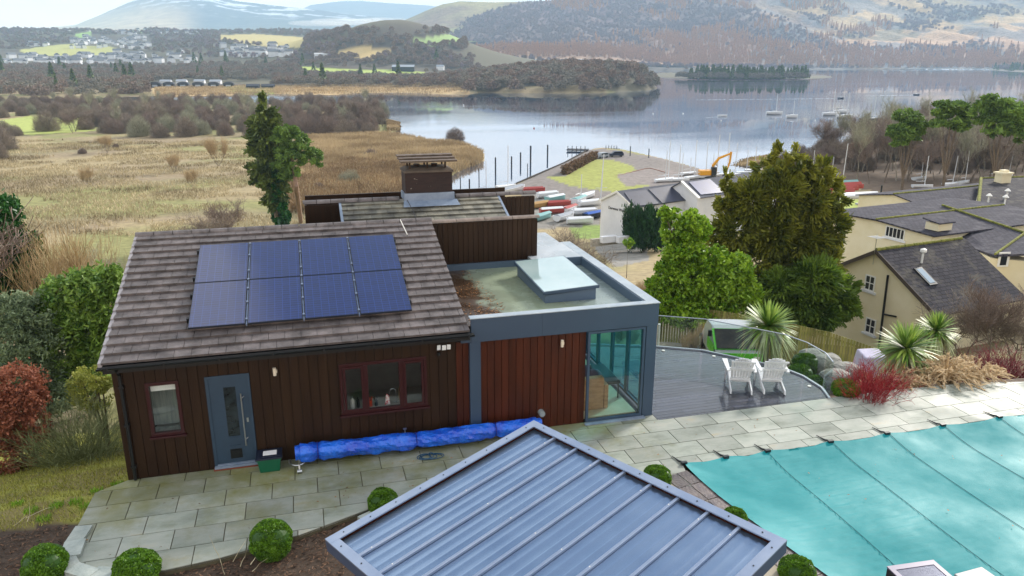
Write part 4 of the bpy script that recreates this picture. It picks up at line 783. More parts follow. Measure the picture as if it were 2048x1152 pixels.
# adirondack chairs, seen from behind
wm = MM('white_painted_wood', hexc('#dfe3e6'), .4, hexc('#cfd4d9'), scale=6)
def chair(label, x, y, rz):
    c = thing('garden_chair', label, 'chair', (x, y, 0), rz, 'white slatted garden chairs on the deck'); WPOS[c.name] = np.zeros(3)
    s = MB()          # local: sitter faces +y
    for i in range(7):
        yy = .30 - i * .085; zz = .36 - i * .022 + (0.0 if i else -.01); s.obox((-.27, yy, zz), (.54, 0, 0), (0, -.075, -.02), (0, 0, .02))
    s.build('seat', wm, c)
    for k in range(7):
        q = (k - 3); b = MB(); xb, xt = q * .068, q * .086; h = .80 - .012 * q * q - .0; rec = .36
        z0, y0 = .2, -.24; z1, y1 = .2 + h, -.24 - rec * h / .8
        b.add([(xb - .03, y0, z0), (xb + .03, y0, z0), (xt + .037, y1, z1), (xt - .037, y1, z1), (xb - .03, y0 + .02, z0), (xb + .03, y0 + .02, z0), (xt + .037, y1 + .02, z1), (xt - .037, y1 + .02, z1)], [(0, 1, 2, 3), (7, 6, 5, 4), (4, 5, 1, 0), (5, 6, 2, 1), (6, 7, 3, 2), (7, 4, 0, 3)])
        b.build('back_slat', wm, c)
    b = MB(); b.obox((-.32, -.475, .60), (.64, 0, 0), (0, .03, 0), (0, -.02, .07)); b.obox((-.26, -.33, .26), (.52, 0, 0), (0, .03, 0), (0, 0, .06)); b.obox((-.31, -.6, .86), (.62, 0, 0), (0, .025, 0), (0, -.02, .055)); b.build('back_rail', wm, c)
    for sx_ in (-1, 1):
        b = MB(); b.add([(sx_ * .28, .38, .555), (sx_ * .42, .38, .555), (sx_ * .38, -.5, .575), (sx_ * .30, -.5, .575), (sx_ * .28, .38, .585), (sx_ * .42, .38, .585), (sx_ * .38, -.5, .605), (sx_ * .30, -.5, .605)],
              [(0, 1, 2, 3), (7, 6, 5, 4), (4, 5, 1, 0), (5, 6, 2, 1), (6, 7, 3, 2), (7, 4, 0, 3)]); b.build('armrest', wm, c)
        b = MB(); b.box(min(sx_ * .29, sx_ * .32), .24, 0.0, max(sx_ * .29, sx_ * .32), .36, .555); b.build('leg', wm, c)
        b = MB(); xx = sx_ * .285; a_ = min(xx, xx + sx_ * -.035); b.add([(a_, .36, .34), (a_, .36, .22), (a_, -.62, 0.0), (a_, -.70, .02), (a_, -.66, .12), (a_ + .035, .36, .34), (a_ + .035, .36, .22), (a_ + .035, -.62, 0.0), (a_ + .035, -.70, .02), (a_ + .035, -.66, .12)],
              [(0, 1, 2, 3, 4)[::-1], (5, 6, 7, 8, 9), (0, 5, 9, 4)[::-1], (4, 9, 8, 3)[::-1], (3, 8, 7, 2)[::-1], (2, 7, 6, 1)[::-1], (1, 6, 5, 0)[::-1]]); b.build('leg', wm, c)
    return c
chair('white slatted garden chair nearer the house on the wet deck, its back to the pool', 10.95, 16.72, R(-24))
chair('white slatted garden chair further from the house, closest to the glass balustrade', 11.75, 16.5, R(-20))

# pergola with standing seam roof
PA, PB, PC, PD = np.array([-.09, 9.16, 2.29]), np.array([3.40, 11.0, 2.70]), np.array([5.52, 7.02, 2.70]), np.array([2.03, 5.17, 2.29])
per = thing('garden_shelter', 'open garden shelter with blue-grey standing-seam metal roof in the foreground beside the pool', 'shelter', (2.7, 8, 0))
eu = (PA - PB); Lu = np.linalg.norm(eu); eu /= Lu; ev = (PC - PB); Lv = np.linalg.norm(ev); ev /= Lv; en = np.cross(ev, eu); en = en if en[2] > 0 else -en
def pp(s, t, h): return PB + eu * s + ev * t + en * h
def pbox(b, s0, t0, h0, s1, t1, h1, **k): b.obox(pp(s0, t0, h0), eu * (s1 - s0), ev * (t1 - t0), en * (h1 - h0), **k)
met = bpy.data.materials.new('coated_roof_metal'); met.use_nodes = True; nt = met.node_tree; nt.nodes.clear(); L = nt.links.new
o = _n(nt, 'ShaderNodeOutputMaterial'); p = _n(nt, 'ShaderNodeBsdfPrincipled', Roughness=.27); p.inputs['Metallic'].default_value = .85; p.inputs['Base Color'].default_value = (*hexc('#8ba0bd'), 1)
tc = _n(nt, 'ShaderNodeTexCoord'); nz = _n(nt, 'ShaderNodeTexNoise', Scale=1.6, Detail=6.0); L(tc.outputs['Object'], nz.inputs['Vector']); mr = _n(nt, 'ShaderNodeMapRange'); mr.inputs['To Min'].default_value = .2; mr.inputs['To Max'].default_value = .3; L(nz.outputs['Fac'], mr.inputs[0]); L(mr.outputs[0], p.inputs['Roughness'])
cr = _n(nt, 'ShaderNodeValToRGB'); cr.color_ramp.elements[0].color = (*hexc('#8399b8'), 1); cr.color_ramp.elements[1].color = (*hexc('#9bb0ca'), 1); L(nz.outputs['Fac'], cr.inputs[0]); L(cr.outputs[0], p.inputs['Base Color']); L(p.outputs[0], o.inputs[0])
trim_m = MM('roof_trim_metal', hexc('#a3afc4'), .28, hexc('#93a2bb'), metal=.6, scale=2)
NP = 9; pw = (Lv - .24) / NP
for i in range(NP):
    t0 = .12 + i * pw; vs = []; fs = []; K = 28
    for j in range(K + 1):
        q = j / K; t = t0 + q * pw; h = -.078 + .0035 * (1 + math.cos(q * 3 * 2 * math.pi)) / 2 + .006 * max(0, 1 - abs(q - .34) * 40) + .006 * max(0, 1 - abs(q - .67) * 40)
        for s in (.12, Lu - .12): vs.append(pp(s, t, h))
    for j in range(K): fs.append((2 * j, 2 * j + 1, 2 * j + 3, 2 * j + 2))
    b = MB(); b.add(vs, fs); b.build('roof_sheet', met, per, smooth=True)
for i in range(1, NP):
    b = MB(); t = .12 + i * pw; pbox(b, .12, t - .022, -.072, Lu - .12, t + .022, -.03); b.build('standing_seam', trim_m, per, bevel=.006)
b = MB()
pbox(b, 0, 0, -.02, Lu, .14, 0.0); b.build('edge_trim', trim_m, per); b = MB(); pbox(b, 0, Lv - .14, -.021, Lu, Lv, -.001); b.build('edge_trim', trim_m, per)
b = MB(); pbox(b, 0, .14, -.022, .14, Lv - .14, -.002); b.build('edge_trim', trim_m, per); b = MB(); pbox(b, Lu - .14, .14, -.022, Lu, Lv - .14, -.002); b.build('edge_trim', trim_m, per)
fas = MM('shelter_fascia', hexc('#3c4a63'), .4)
for a in ((0.002, 0.002, Lu - .002, .02), (0.002, Lv - .02, Lu - .002, Lv - .002), (.002, .022, .02, Lv - .022), (Lu - .02, .022, Lu - .002, Lv - .022)):
    b = MB(); pbox(b, a[0], a[1], -.2, a[2], a[3], -.023); b.build('fascia', fas, per)
b = MB(); pbox(b, .02, .022, -.13, Lu - .022, Lv - .022, -.085); b.build('soffit', MM('timber_brown', hexc('#5b2a18'), .7), per)
b = MB()
for i in range(9):
    for tt in (.07, Lv - .07): b.tube([pp(.25 + i * (Lu - .5) / 8, tt, 0), pp(.25 + i * (Lu - .5) / 8, tt, .006)], .011, 6)
    for ss in (.07, Lu - .07): b.tube([pp(ss, .3 + i * (Lv - .6) / 8, 0), pp(ss, .3 + i * (Lv - .6) / 8, .006)], .011, 6)
b.build('screws', black_pl, per)
b = MB()
for i in range(1, NP):
    for ss in (.35, Lu * .5, Lu - .35): b.tube([pp(ss, .12 + i * pw, -.03), pp(ss, .12 + i * pw, -.024)], .009, 6)
b.build('seam_screws', white_pl, per)
for s, t in ((.25, .25), (.25, Lv - .25), (Lu - .3, .3), (Lu - .25, Lv - .25)):
    q = pp(s, t, -.13); b = MB(); b.box(q[0] - .06, q[1] - .06, -.2, q[0] + .06, q[1] + .06, q[2]); b.build('post', MM('timber_brown', hexc('#5b2a18'), .7), per)

# rolled pool blanket in its blue tarpaulin
rol = thing('pool_cover_roller', 'long pool roller wrapped in bright blue tarpaulin along the foot of the brown wall', 'pool roller', (2, 15.3, 0))
N, K = 150, 22; V = []
for i in range(N):
    t = i / (N - 1); x = -.62 + 5.55 * t; r0 = .20 - .035 * t; c = (x, 15.33 + .06 * t, .36 - .05 * t - .05 * math.sin(t * math.pi))
    ban = [0.085, .47, .80]; pin = min(abs(t - b_) for b_ in ban); r0 *= 1 - .22 * math.exp(-(pin / .012) ** 2); r0 *= (1 if 0.015 < t < .985 else .75)
    for j in range(K):
        a = 2 * math.pi * j / K; f_ = float(fbm(np.array([x * 1.6 + 5 + .6 * a]), np.array([a * 1.3 + 3 - x * 2.4]), 4)[0]); rr = r0 * (1 + .75 * f_)
        V.append((c[0], c[1] + rr * math.cos(a) * 1.05, c[2] + rr * math.sin(a) * (1.15 if math.sin(a) < 0 else .85)))
i_ = np.arange(N * K).reshape(N, K); F = [(i_[i, j], i_[i, (j + 1) % K], i_[i + 1, (j + 1) % K], i_[i + 1, j]) for i in range(N - 1) for j in range(K)] + [tuple(i_[0])[::-1], tuple(i_[-1])]
tarp = MM('blue_tarpaulin', hexc('#0a48cc'), .25, hexc('#1d72ee'), scale=3, bump=1.0, bscale=14, coat=.5)
link('tarpaulin', np_mesh('tarpaulin', np.array(V) - WPOS[rol.name], F, smooth=False), tarp, rol)
for t in (.085, .47, .80):
    x = -.62 + 5.55 * t; b = MB(); cy_, cz_ = 15.33 + .06 * t, .36 - .05 * t - .05 * math.sin(t * math.pi); rr = (.20 - .035 * t) * .86
    b.tube([(x, cy_ + rr * math.cos(a) * 1.05, cz_ + rr * math.sin(a)) for a in np.linspace(0, 2 * math.pi, 17)], .011, 5); b.build('strap', MM('navy_strap', hexc('#0a1a80'), .5), rol)
b = MB(); b.tube([(-.58 + .2 * math.cos(a) * .8, 15.3 + .2 * math.sin(a), .16) for a in np.linspace(.3, -math.pi - .2, 14)], .013, 6); b.tube([(-.55, 15.1, .17), (-.55, 15.06, .06)], .022, 8); b.tube([(-.6, 15.05, .045), (-.5, 15.05, .045)], .045, 10)
b.tube([(-.55, 15.33, .2), (-.55, 15.33, .05)], .02, 6); b.tube([(-.75, 15.42, .14), (-.75, 15.42, .05)], .03, 8); b.build('trolley', steel, rol)
b = MB(); b.tube([(4.7, 15.38, .25), (4.7, 15.3, .03)], .02, 6); b.build('foot', steel, rol)
hose = thing('garden_hose', 'dark blue hose coiled under the middle of the blue roller', 'hose', (2.2, 15.05, 0))
b = MB(); b.tube([(2.2 + (.30 - .004 * k) * math.cos(k * .5) + .1 * math.sin(k * .13), 14.98 + .12 * math.sin(k * .5), .015 + .0007 * k) for k in range(60)], .009, 5); b.build('coil', MM('hose_blue', hexc('#1b4a6a'), .4), hose)
# recycling box by the door
rb = thing('recycling_box', 'green recycling box with black lid and white paper on top, right of the blue door', 'recycling box', (-1.15, 15.42, 0))
b = MB(); b.add([(-1.36, 15.26, 0), (-.96, 15.26, 0), (-.96, 15.56, 0), (-1.36, 15.56, 0), (-1.40, 15.22, .32), (-.92, 15.22, .32), (-.92, 15.60, .32), (-1.40, 15.60, .32)], [(3, 2, 1, 0), (0, 1, 5, 4), (1, 2, 6, 5), (2, 3, 7, 6), (3, 0, 4, 7), (4, 5, 6, 7)])
b.box(-1.415, 15.205, .29, -.905, 15.615, .318); b.build('box', MM('green_plastic', hexc('#0e5d43'), .4), rb, bevel=.01)
b = MB(); b.box(-1.43, 15.19, .322, -.89, 15.63, .36); b.box(-1.38, 15.24, .361, -.94, 15.58, .375); b.build('lid', MM('navy_lid', hexc('#171f33'), .4), rb, bevel=.012)
b = MB(); b.box(-1.28, 15.31, .377, -1.0, 15.5, .382); b.build('paper', MM('paper', hexc('#f2f3f4'), .7), rb)
# heat pump and pump housing at the near side of the pool
hp = thing('heat_pump', 'dark grey boxy unit with a mesh top grille standing by the pool cover', 'heat pump', (8.6, 7.9, 0))
a0 = onz(1773, 1135, 1.0); a1 = onz(1872, 1121, 1.0); dx_ = a1 - a0; dxn = dx_ / np.linalg.norm(dx_); dyn = np.array([dxn[1], -dxn[0], 0]); W_ = .82
b = MB(); b.obox((*a0[:2], -.25), dxn * W_, dyn * .9, (0, 0, 1.25)); b.build('casing', MM('dark_casing', hexc('#23262c'), .35), hp, bevel=.02)
b = MB(); g0 = a0 + dxn * .0 ; 
for q in ((0, 0, W_, .10), (0, .8, W_, .1), (0, .1, .08, .7), (W_ - .08, .1, .08, .7)): b.obox(a0 + dxn * q[0] + dyn * q[1] + [0, 0, .003], dxn * q[2], dyn * q[3], (0, 0, .02))
b.build('top_frame', MM('mauve_grey', hexc('#6f6a84'), .4), hp)
b = MB()
for k in range(34): b.obox(a0 + dxn * (.09 + k * .019) + dyn * .1 + [0, 0, .003], dxn * .008, dyn * .7, (0, 0, .012))
b.build('grille', MM('grille_metal', hexc('#656b80'), .35, metal=.5), hp)
fb = thing('pump_housing', 'pale grey flat-lidded box at the bottom edge right of the dark grilled unit', 'pump box', (9.6, 7.5, 0))
c0 = onz(1912, 1149, .9); c1 = onz(1968, 1134, .9); d_ = (c1 - c0) / np.linalg.norm(c1 - c0); e_ = np.array([d_[1], -d_[0], 0])
b = MB(); b.obox((*c0[:2], -.25), d_ * .52, e_ * .6, (0, 0, 1.11)); b.build('body', MM('pale_grey_box', hexc('#85827f'), .5), fb, bevel=.02)
b = MB(); b.obox((*(c0 - d_ * .02 - e_ * .02)[:2], .865), d_ * .56, e_ * .64, (0, 0, .04)); b.build('lid', MM('white_lid', hexc('#9c9e9e'), .5), fb, bevel=.015)

# things inside the glazed room and the kitchen
sofa = thing('sofa', 'tan sofa with purple-grey cushions behind the tall corner window', 'sofa', (6.7, 17, 0.012))
tan = MM('tan_weave', hexc('#b08a5e'), .8, hexc('#8f6c46'), scale=6, stretch=(1, 1, 3), bump=.3, bscale=60)
b = MB(); b.box(5.55, 16.25, .012, 6.85, 16.45, .86); b.build('backrest', tan, sofa, bevel=.02); b = MB(); b.box(5.55, 16.453, .012, 6.83, 17.2, .42); b.build('seat', tan, sofa, bevel=.03)
b = MB(); b.box(6.86, 16.25, .012, 6.98, 17.2, .66); b.build('armrest', tan, sofa, bevel=.02)
def blob(b, c, r, n=10):
    vs = []; fs = []
    for i in range(n + 1):
        for j in range(2 * n):
            a, t = math.pi * i / n, math.pi * j / n; sg = lambda v: math.copysign(abs(v) ** .7, v); vs.append((c[0] + r[0] * sg(math.sin(a) * math.cos(t)), c[1] + r[1] * sg(math.sin(a) * math.sin(t)), c[2] + r[2] * sg(math.cos(a))))
    for i in range(n):
        for j in range(2 * n): fs.append((i * 2 * n + j, (i + 1) * 2 * n + j, (i + 1) * 2 * n + (j + 1) % (2 * n), i * 2 * n + (j + 1) % (2 * n)))
    b.add(vs, fs); return b
for k, (x, z) in enumerate(((6.0, .95), (6.35, 1.0), (6.65, .86))):
    cu = thing('cushion', ('purple-grey cushion at the left end of the sofa back', 'purple-grey cushion standing highest on the sofa back', 'purple-grey cushion slumped beside the sofa arm')[k], 'cushion', (x, 16.62, z), 0, 'cushions on the sofa')
    b = MB(); blob(b, (x, 16.58, z - .12), (.24, .11, .24)); b.build('cover', MM('purple_grey_fabric', hexc('#3d3a4c'), .9), cu, smooth=True)
st = thing('bench', 'black upholstered bench beside the tan sofa inside the glazed room', 'bench', (7.3, 17, 0.012))
b = MB(); b.box(7.02, 16.7, .42, 7.5, 17.9, .52); b.build('seat', black_pl, st, bevel=.03)
for x, y in ((7.06, 16.74), (7.44, 16.74), (7.06, 17.84), (7.44, 17.84)): b = MB(); b.box(x, y, .012, x + .03, y + .03, .42); b.build('leg', black_pl, st)
def bottle(lab, cat, nm, x, y, r, h, m, cap):
    t = thing(nm, lab, cat, (x, y, .91)); b = MB(); b.tube([(x, y, .91), (x, y, .91 + h * .72), (x, y, .91 + h * .8), (x, y, .91 + h * .86)], [r, r, r * .4, r * .35], 12); b.build('bottle', m, t)
    b = MB(); b.tube([(x, y, .91 + h * .861), (x, y, .91 + h)], [r * .4, r * .3], 8); b.build('pump', cap, t)
bottle('white pump bottle in the left light of the kitchen window', 'soap bottle', 'soap_bottle', .68, 16.02, .045, .3, white_pl, steel)
bottle('dark bottle beside the white pump bottle on the kitchen sill', 'bottle', 'dark_bottle', .8, 16.03, .035, .25, black_pl, black_pl)
for k, (x, c_, l_) in enumerate(((1.08, '#c2452c', 'orange-red utensil pot in the middle light of the kitchen window'), (1.2, '#26323a', 'dark utensil pot right of the orange-red one in the kitchen window'))):
    t = thing('utensil_pot', l_, 'utensil pot', (x, 16.02, .91), 0, 'utensil pots on the kitchen sill'); m_ = MM('pot%d' % k, hexc(c_), .4)
    b = MB(); b.tube([(x, 16.02, .91), (x, 16.02, 1.04)], .038, 12); b.build('pot', m_, t)
    b = MB(); [b.tube([(x + .01 * q, 16.02, 1.04), (x + .025 * q, 16.0 + .01 * q, 1.14 + .01 * (q % 2))], .007, 5) for q in (-2, -1, 1, 2)]; b.build('utensils', m_, t)
t = thing('tea_towel', 'red and white cloth hung by the kitchen tap', 'cloth', (1.45, 16.02, .91)); b = MB(); b.add([(1.4, 16.0, .915), (1.52, 16.0, .915), (1.50, 16.03, 1.12), (1.44, 16.05, 1.16), (1.4, 16.03, .915), (1.52, 16.04, .915), (1.5, 16.06, 1.12), (1.44, 16.08, 1.16)], [(0, 1, 2, 3), (7, 6, 5, 4), (4, 5, 1, 0), (5, 6, 2, 1), (6, 7, 3, 2), (7, 4, 0, 3)]); b.build('cloth', MM('red_cloth', hexc('#c21f33'), .8, hexc('#e8d8d8'), scale=18, contrast=(.45, .5)), t)
t = thing('kitchen_tap', 'chrome swan-neck tap in the middle light of the kitchen window', 'tap', (1.64, 16.05, .91)); b = MB(); b.tube([(1.66, 16.05, .91), (1.66, 16.05, 1.2)] + [(1.66 - .07 + .07 * math.cos(a), 16.05, 1.2 + .07 * math.sin(a)) for a in np.linspace(.3, math.pi, 8)] + [(1.52, 16.05, 1.15)], .011, 8); b.build('spout', steel, t)
b = MB(); b.tube([(1.64, 16.05, .94), (1.58, 16.02, .97)], .009, 6); b.tube([(1.68, 16.05, .94), (1.74, 16.02, .97)], .009, 6); b.build('handle', steel, t)
t = thing('chopping_board', 'pale wooden chopping board leaning beside the kitchen tap', 'chopping board', (1.78, 16.2, .91)); b = MB(); b.obox((1.74, 16.1, .912), (.02, 0, 0), (0, .22, 0), (.03, 0, .36)); b.build('board', MM('pale_wood', hexc('#c9a878'), .6), t, bevel=.01)
# ------------------------------------------------------------------ vegetation makers
def rvec(n): v = rng.normal(size=(n, 3)); return v / np.linalg.norm(v, axis=1)[:, None]
def quads(C, A, B, rnd):
    """C centre, A and B half edge vectors"""
    V = np.stack([C - A - B, C + A - B * .6, C + A * 1.0 + B * .6, C - A + B], 1).reshape(-1, 3)
    return V, np.arange(len(V)).reshape(-1, 4), rnd
def leaf_blobs(blobs, n, ln, wd, up=0.2, shell=0.35, spiky=0.0, clump=0.5, jit=0.35):
    """blobs: (x,y,z,rx,ry,rz). Leaves spread through each blob's outer volume, gathered in clumps."""
    bl = np.array(blobs, float); wt = (bl[:, 3] * bl[:, 5]) ** 1.0; cnt = np.maximum(20, (n * wt / wt.sum()).astype(int)); Cs, Ns, Rn = [], [], []
    for b, c in zip(bl, cnt):
        k = max(3, c // 45); cd_ = rvec(k); cr_ = 1 - shell * rng.random(k) ** 1.5; cc = cd_ * cr_[:, None]; ck = rng.random(k)
        idx = rng.integers(0, k, c); p = cc[idx] + rng.normal(size=(c, 3)) * .13
        Cs.append(b[:3] + p * b[3:6]); nn = p / (np.linalg.norm(p, axis=1)[:, None] + 1e-6); Ns.append(nn); Rn.append(clump * ck[idx] + (1 - clump) * rng.random(c))
    C = np.concatenate(Cs); N = np.concatenate(Ns); rn = np.concatenate(Rn); m = len(C)
    d = N * (.5 + spiky) + rvec(m) * jit * 2 + np.array([0, 0, up]); d /= np.linalg.norm(d, axis=1)[:, None]
    t = np.cross(d, rvec(m)); t /= np.linalg.norm(t, axis=1)[:, None] + 1e-9; sc = .7 + .6 * rng.random(m)
    return quads(C, d * (ln / 2 * sc)[:, None], t * (wd / 2 * sc)[:, None], np.clip(rn, 0, 1))
def joinm(parts):
    V, F, Rr, o_ = [], [], [], 0
    for v, f, r in parts: V.append(v); F.append(f + o_); Rr.append(r); o_ += len(v)
    return np.concatenate(V), np.concatenate(F), np.concatenate(Rr)
def segs_mesh(P0, P1, R0, R1, sides=3):
    P0, P1 = np.array(P0, float).reshape(-1, 3), np.array(P1, float).reshape(-1, 3); R0, R1 = np.array(R0, float), np.array(R1, float); n = len(P0)
    d = P1 - P0; d /= np.linalg.norm(d, axis=1)[:, None] + 1e-9; a = np.cross(d, np.array([.3, .2, .93])); a /= np.linalg.norm(a, axis=1)[:, None] + 1e-9; b = np.cross(d, a)
    ring = []
    for P, Q in ((P0, R0), (P1, R1)):
        for j in range(sides): t = 2 * math.pi * j / sides; ring.append(P + Q[:, None] * (math.cos(t) * a + math.sin(t) * b))
    V = np.stack(ring, 1).reshape(-1, 3); base = (np.arange(n) * 2 * sides)[:, None]
    F = np.concatenate([base + np.array([[j, (j + 1) % sides, sides + (j + 1) % sides, sides + j]]) for j in range(sides)]); return V, F, np.tile(rng.random(n), sides)
def skeleton(seed, h, r, levels=4, kids=4, spread=.6, ratio=.62, up=.25, stems=1, lean=.15, first=.35, bend=.25):
    g = np.random.default_rng(seed); S = []
    def grow(p, d, L_, rad, lv):
        k = 4 if lv == levels else 3; pts = [p]
        for i in range(k):
            d = d + g.normal(size=3) * bend * .5 + np.array([0, 0, up * .25]); d /= np.linalg.norm(d); q = pts[-1] + d * L_ / k
            S.append((pts[-1], q, rad * (1 - .5 * i / k), rad * (1 - .5 * (i + 1) / k), lv)); pts.append(q)
            if lv > 0 and (i / k >= first or lv < levels or i == k - 1):
                for _ in range(kids if lv < levels else kids):
                    if g.random() < .8:
                        a = g.normal(size=3); a -= a @ d * d; a /= np.linalg.norm(a); e_ = d * (1 - spread * .6) + a * spread + np.array([0, 0, up]); e_ /= np.linalg.norm(e_)
                        grow(q, e_, L_ * ratio * (.7 + .5 * g.random()), rad * .5, lv - 1)
    for s in range(stems):
        a = g.random() * 6.28; d = np.array([math.cos(a) * lean, math.sin(a) * lean, 1.0]); d /= np.linalg.norm(d); grow(np.array([math.cos(a), math.sin(a), 0]) * (.12 * stems * r * 3 if stems > 1 else 0), d, h, r, levels)
    return S
def bare(seed, h, r, thin=.012, minr=0.0, **kw):
    S = skeleton(seed, h, r, **kw); big = [s for s in S if s[4] >= 2]; sm = [s for s in S if s[4] < 2]
    B = segs_mesh([s[0] for s in big], [s[1] for s in big], [max(s[2], thin) for s in big], [max(s[3], thin) for s in big], 5)
    T = segs_mesh([s[0] for s in sm], [s[1] for s in sm], [max(s[2] * .6, thin) for s in sm], [thin * .8] * len(sm), 3)
    return B, T
def veg(name, label, cat, loc, parts, group=None, rz=0.0, sc=1.0):
    """parts: (name, (V,F,rnd) in local coordinates, material)"""
    t = thing(name, label, cat, loc, rz, group); t.scale = (sc,) * 3
    for nm, (V, F, r), m in parts: link(nm, np_mesh(nm, V, F, r), m, t)
    return t
def pxblobs(lst, dist, base, depth=1.0):
    """crown masses given by their place and half-size in the photograph, at a true distance"""
    out_ = []
    for q in lst:
        u, v, ru, rv = q[:4]; dd = q[4] if len(q) > 4 else 0; p = atd(u, v, dist + dd); k = np.linalg.norm(p - [0, 0, CAM_H]) / FPX
        out_.append((*(p - base), ru * k, max(ru, rv) * k * depth, rv * k))
    return out_
bark = MM('bark', hexc('#5c5044'), .9, hexc('#77695a'), scale=4, rnd=.15); bark_pale = MM('pale_bark', hexc('#a39b8c'), .85, hexc('#7d7668'), scale=3, rnd=.15)
twig_grey = MM('twig_grey', hexc('#7c7066'), .9, hexc('#948677'), scale=.3, rnd=.3); twig_brown = MM('twig_brown', hexc('#776860'), .9, hexc('#8d7b70'), scale=.3, rnd=.3)
twig_lichen = MM('twig_lichen', hexc('#8d8c76'), .9, hexc('#a3a18c'), scale=.3, rnd=.25); twig_red = MM('twig_red', hexc('#7c101c'), .6, hexc('#a02028'), scale=2, rnd=.35); twig_straw = MM('twig_straw', hexc('#a08a68'), .9, hexc('#b8a078'), scale=.4, rnd=.25)
lf_box = leafmat('box_leaf', hexc('#2c5210'), hexc('#6f9c24')); lf_laurel = leafmat('laurel_leaf', hexc('#4d7f16'), hexc('#a8c83a'), .35, .3); lf_conifer = leafmat('conifer_olive', hexc('#3c4f16'), hexc('#a2a236'), .6, .35); lf_conifer2 = leafmat('conifer_green', hexc('#34541a'), hexc('#86a034'), .6, .35)
lf_dark = leafmat('cypress_dark', hexc('#0f2e18'), hexc('#2c5a26'), .6, .1); lf_pine = leafmat('pine_needles', hexc('#385420'), hexc('#7fa040'), .6, .15); lf_spruce = leafmat('spruce_needles', hexc('#33441c'), hexc('#748436'), .6, .1)
lf_shrub = leafmat('shrub_leaf', hexc('#2f5c1e'), hexc('#9cba58'), .35, .25); lf_copper = leafmat('copper_leaf', hexc('#6b3a26'), hexc('#b5745a'), .7, .3); lf_ivy = leafmat('ivy_leaf', hexc('#143e12'), hexc('#2f6a1e'), .4, .15)
lf_cord = leafmat('cordyline_leaf', hexc('#3f6f22'), hexc('#a9bf5c'), .4, .2); lf_cord2 = leafmat('cordyline_lower_leaf', hexc('#8a9a5c'), hexc('#cfd3a6'), .5, .2); lf_plume = leafmat('grass_plume', hexc('#a98c62'), hexc('#e0ccaa'), .8, .3)

# ------------------------------------------------------------------ clipped box balls
def ball_mesh(r, flat=1.0, n=5200, dimple=False):
    d = rvec(n); d = d[d[:, 2] > -.75]; m = len(d); rr = r * (1 + .2 * fbm(d[:, 0] * 2.3 + r * 10, d[:, 1] * 2.3 + d[:, 2] * 2, 4)) * (1 - .08 * rng.random(m)); C = d * rr[:, None]; C[:, 2] *= flat
    if dimple: C[:, 2] -= .25 * r * np.exp(-((C[:, 0] ** 2 + C[:, 1] ** 2) / (r * .35) ** 2)) * (d[:, 2] > 0)
    e = d * .5 + rvec(m); e /= np.linalg.norm(e, axis=1)[:, None]; t = np.cross(e, rvec(m)); t /= np.linalg.norm(t, axis=1)[:, None]; s = .5 + .7 * rng.random(m)
    rn = np.clip(.2 + .6 * rng.random(m) + 1.3 * fbm(C[:, 0] * 14, C[:, 1] * 14 + C[:, 2] * 9, 3), 0, 1); return quads(C, e * (.019 * s)[:, None], t * (.014 * s)[:, None], rn)
def core_mesh(r, flat=1.0):
    b = MB(); blob(b, (0, 0, 0), (r, r, r * flat), 12); return np.array(b.v), np.array(b.f), np.array(b.r)
def boxball(label, u, v, wpx, flat=.92, dimple=False, z0=-.08):
    """(u, v) is the ball's base"""
    p = onz(u, v, z0); k = kpx(p); r = wpx * k / 2 * .93
    V, F, rn = ball_mesh(r, flat, int(15000 * max(.6, r / .3)), dimple); V = V + [0, 0, r * flat * .72]; K = core_mesh(r * .88, flat); b = MB(); b.tube([(0, 0, -.02), (0, 0, r * .6)], .02, 6)
    fm_ = (K[0] + [0, 0, r * flat * (.72 if not dimple else .62)], K[1], K[2] * 0)
    veg('box_ball', label, 'topiary ball', (p[0], p[1] + r * .15, z0), [('foliage', joinm([(V, F, rn), fm_]), lf_box), ('stem', (np.array(b.v), np.array([f for f in b.f if len(f) == 4]), np.zeros(6)), bark)], 'clipped box balls round the patio and pool')
boxball('clipped box ball at the lower left corner, on the bark bed outside the stone kerb', 93, 1156, 90)
boxball('clipped box ball with a browned hollow on top, on the curved kerb', 276, 1166, 98, .85, True)
boxball('large clipped box ball at the patio edge on the bark bed', 545, 1110, 90, 1.0)
boxball('clipped box ball tucked behind the far left edge of the metal roof', 767, 1024, 64)
boxball('clipped box ball on the slate coping right of the metal roof', 1315, 972, 62, .8)
boxball('small box ball peeping over the right edge of the metal roof by the pool', 1470, 1050, 52, .8)
boxball('clipped box ball at the bottom edge below the corner of the metal roof', 1595, 1165, 78, .8)
boxball('low domed box ball at the paving edge left of the red stems', 1692, 792, 58, .7)
boxball('domed box bush in the rockery just beyond the glass balustrade end', 1636, 775, 42, .7, z0=-.5)
boxball('round box bush beyond the glass by the right-hand chair', 1600, 765, 56, .8, z0=-.9)
boxball('pale green box bush seen through the glass above the right-hand chair', 1612, 745, 60, .8, z0=-1.1)

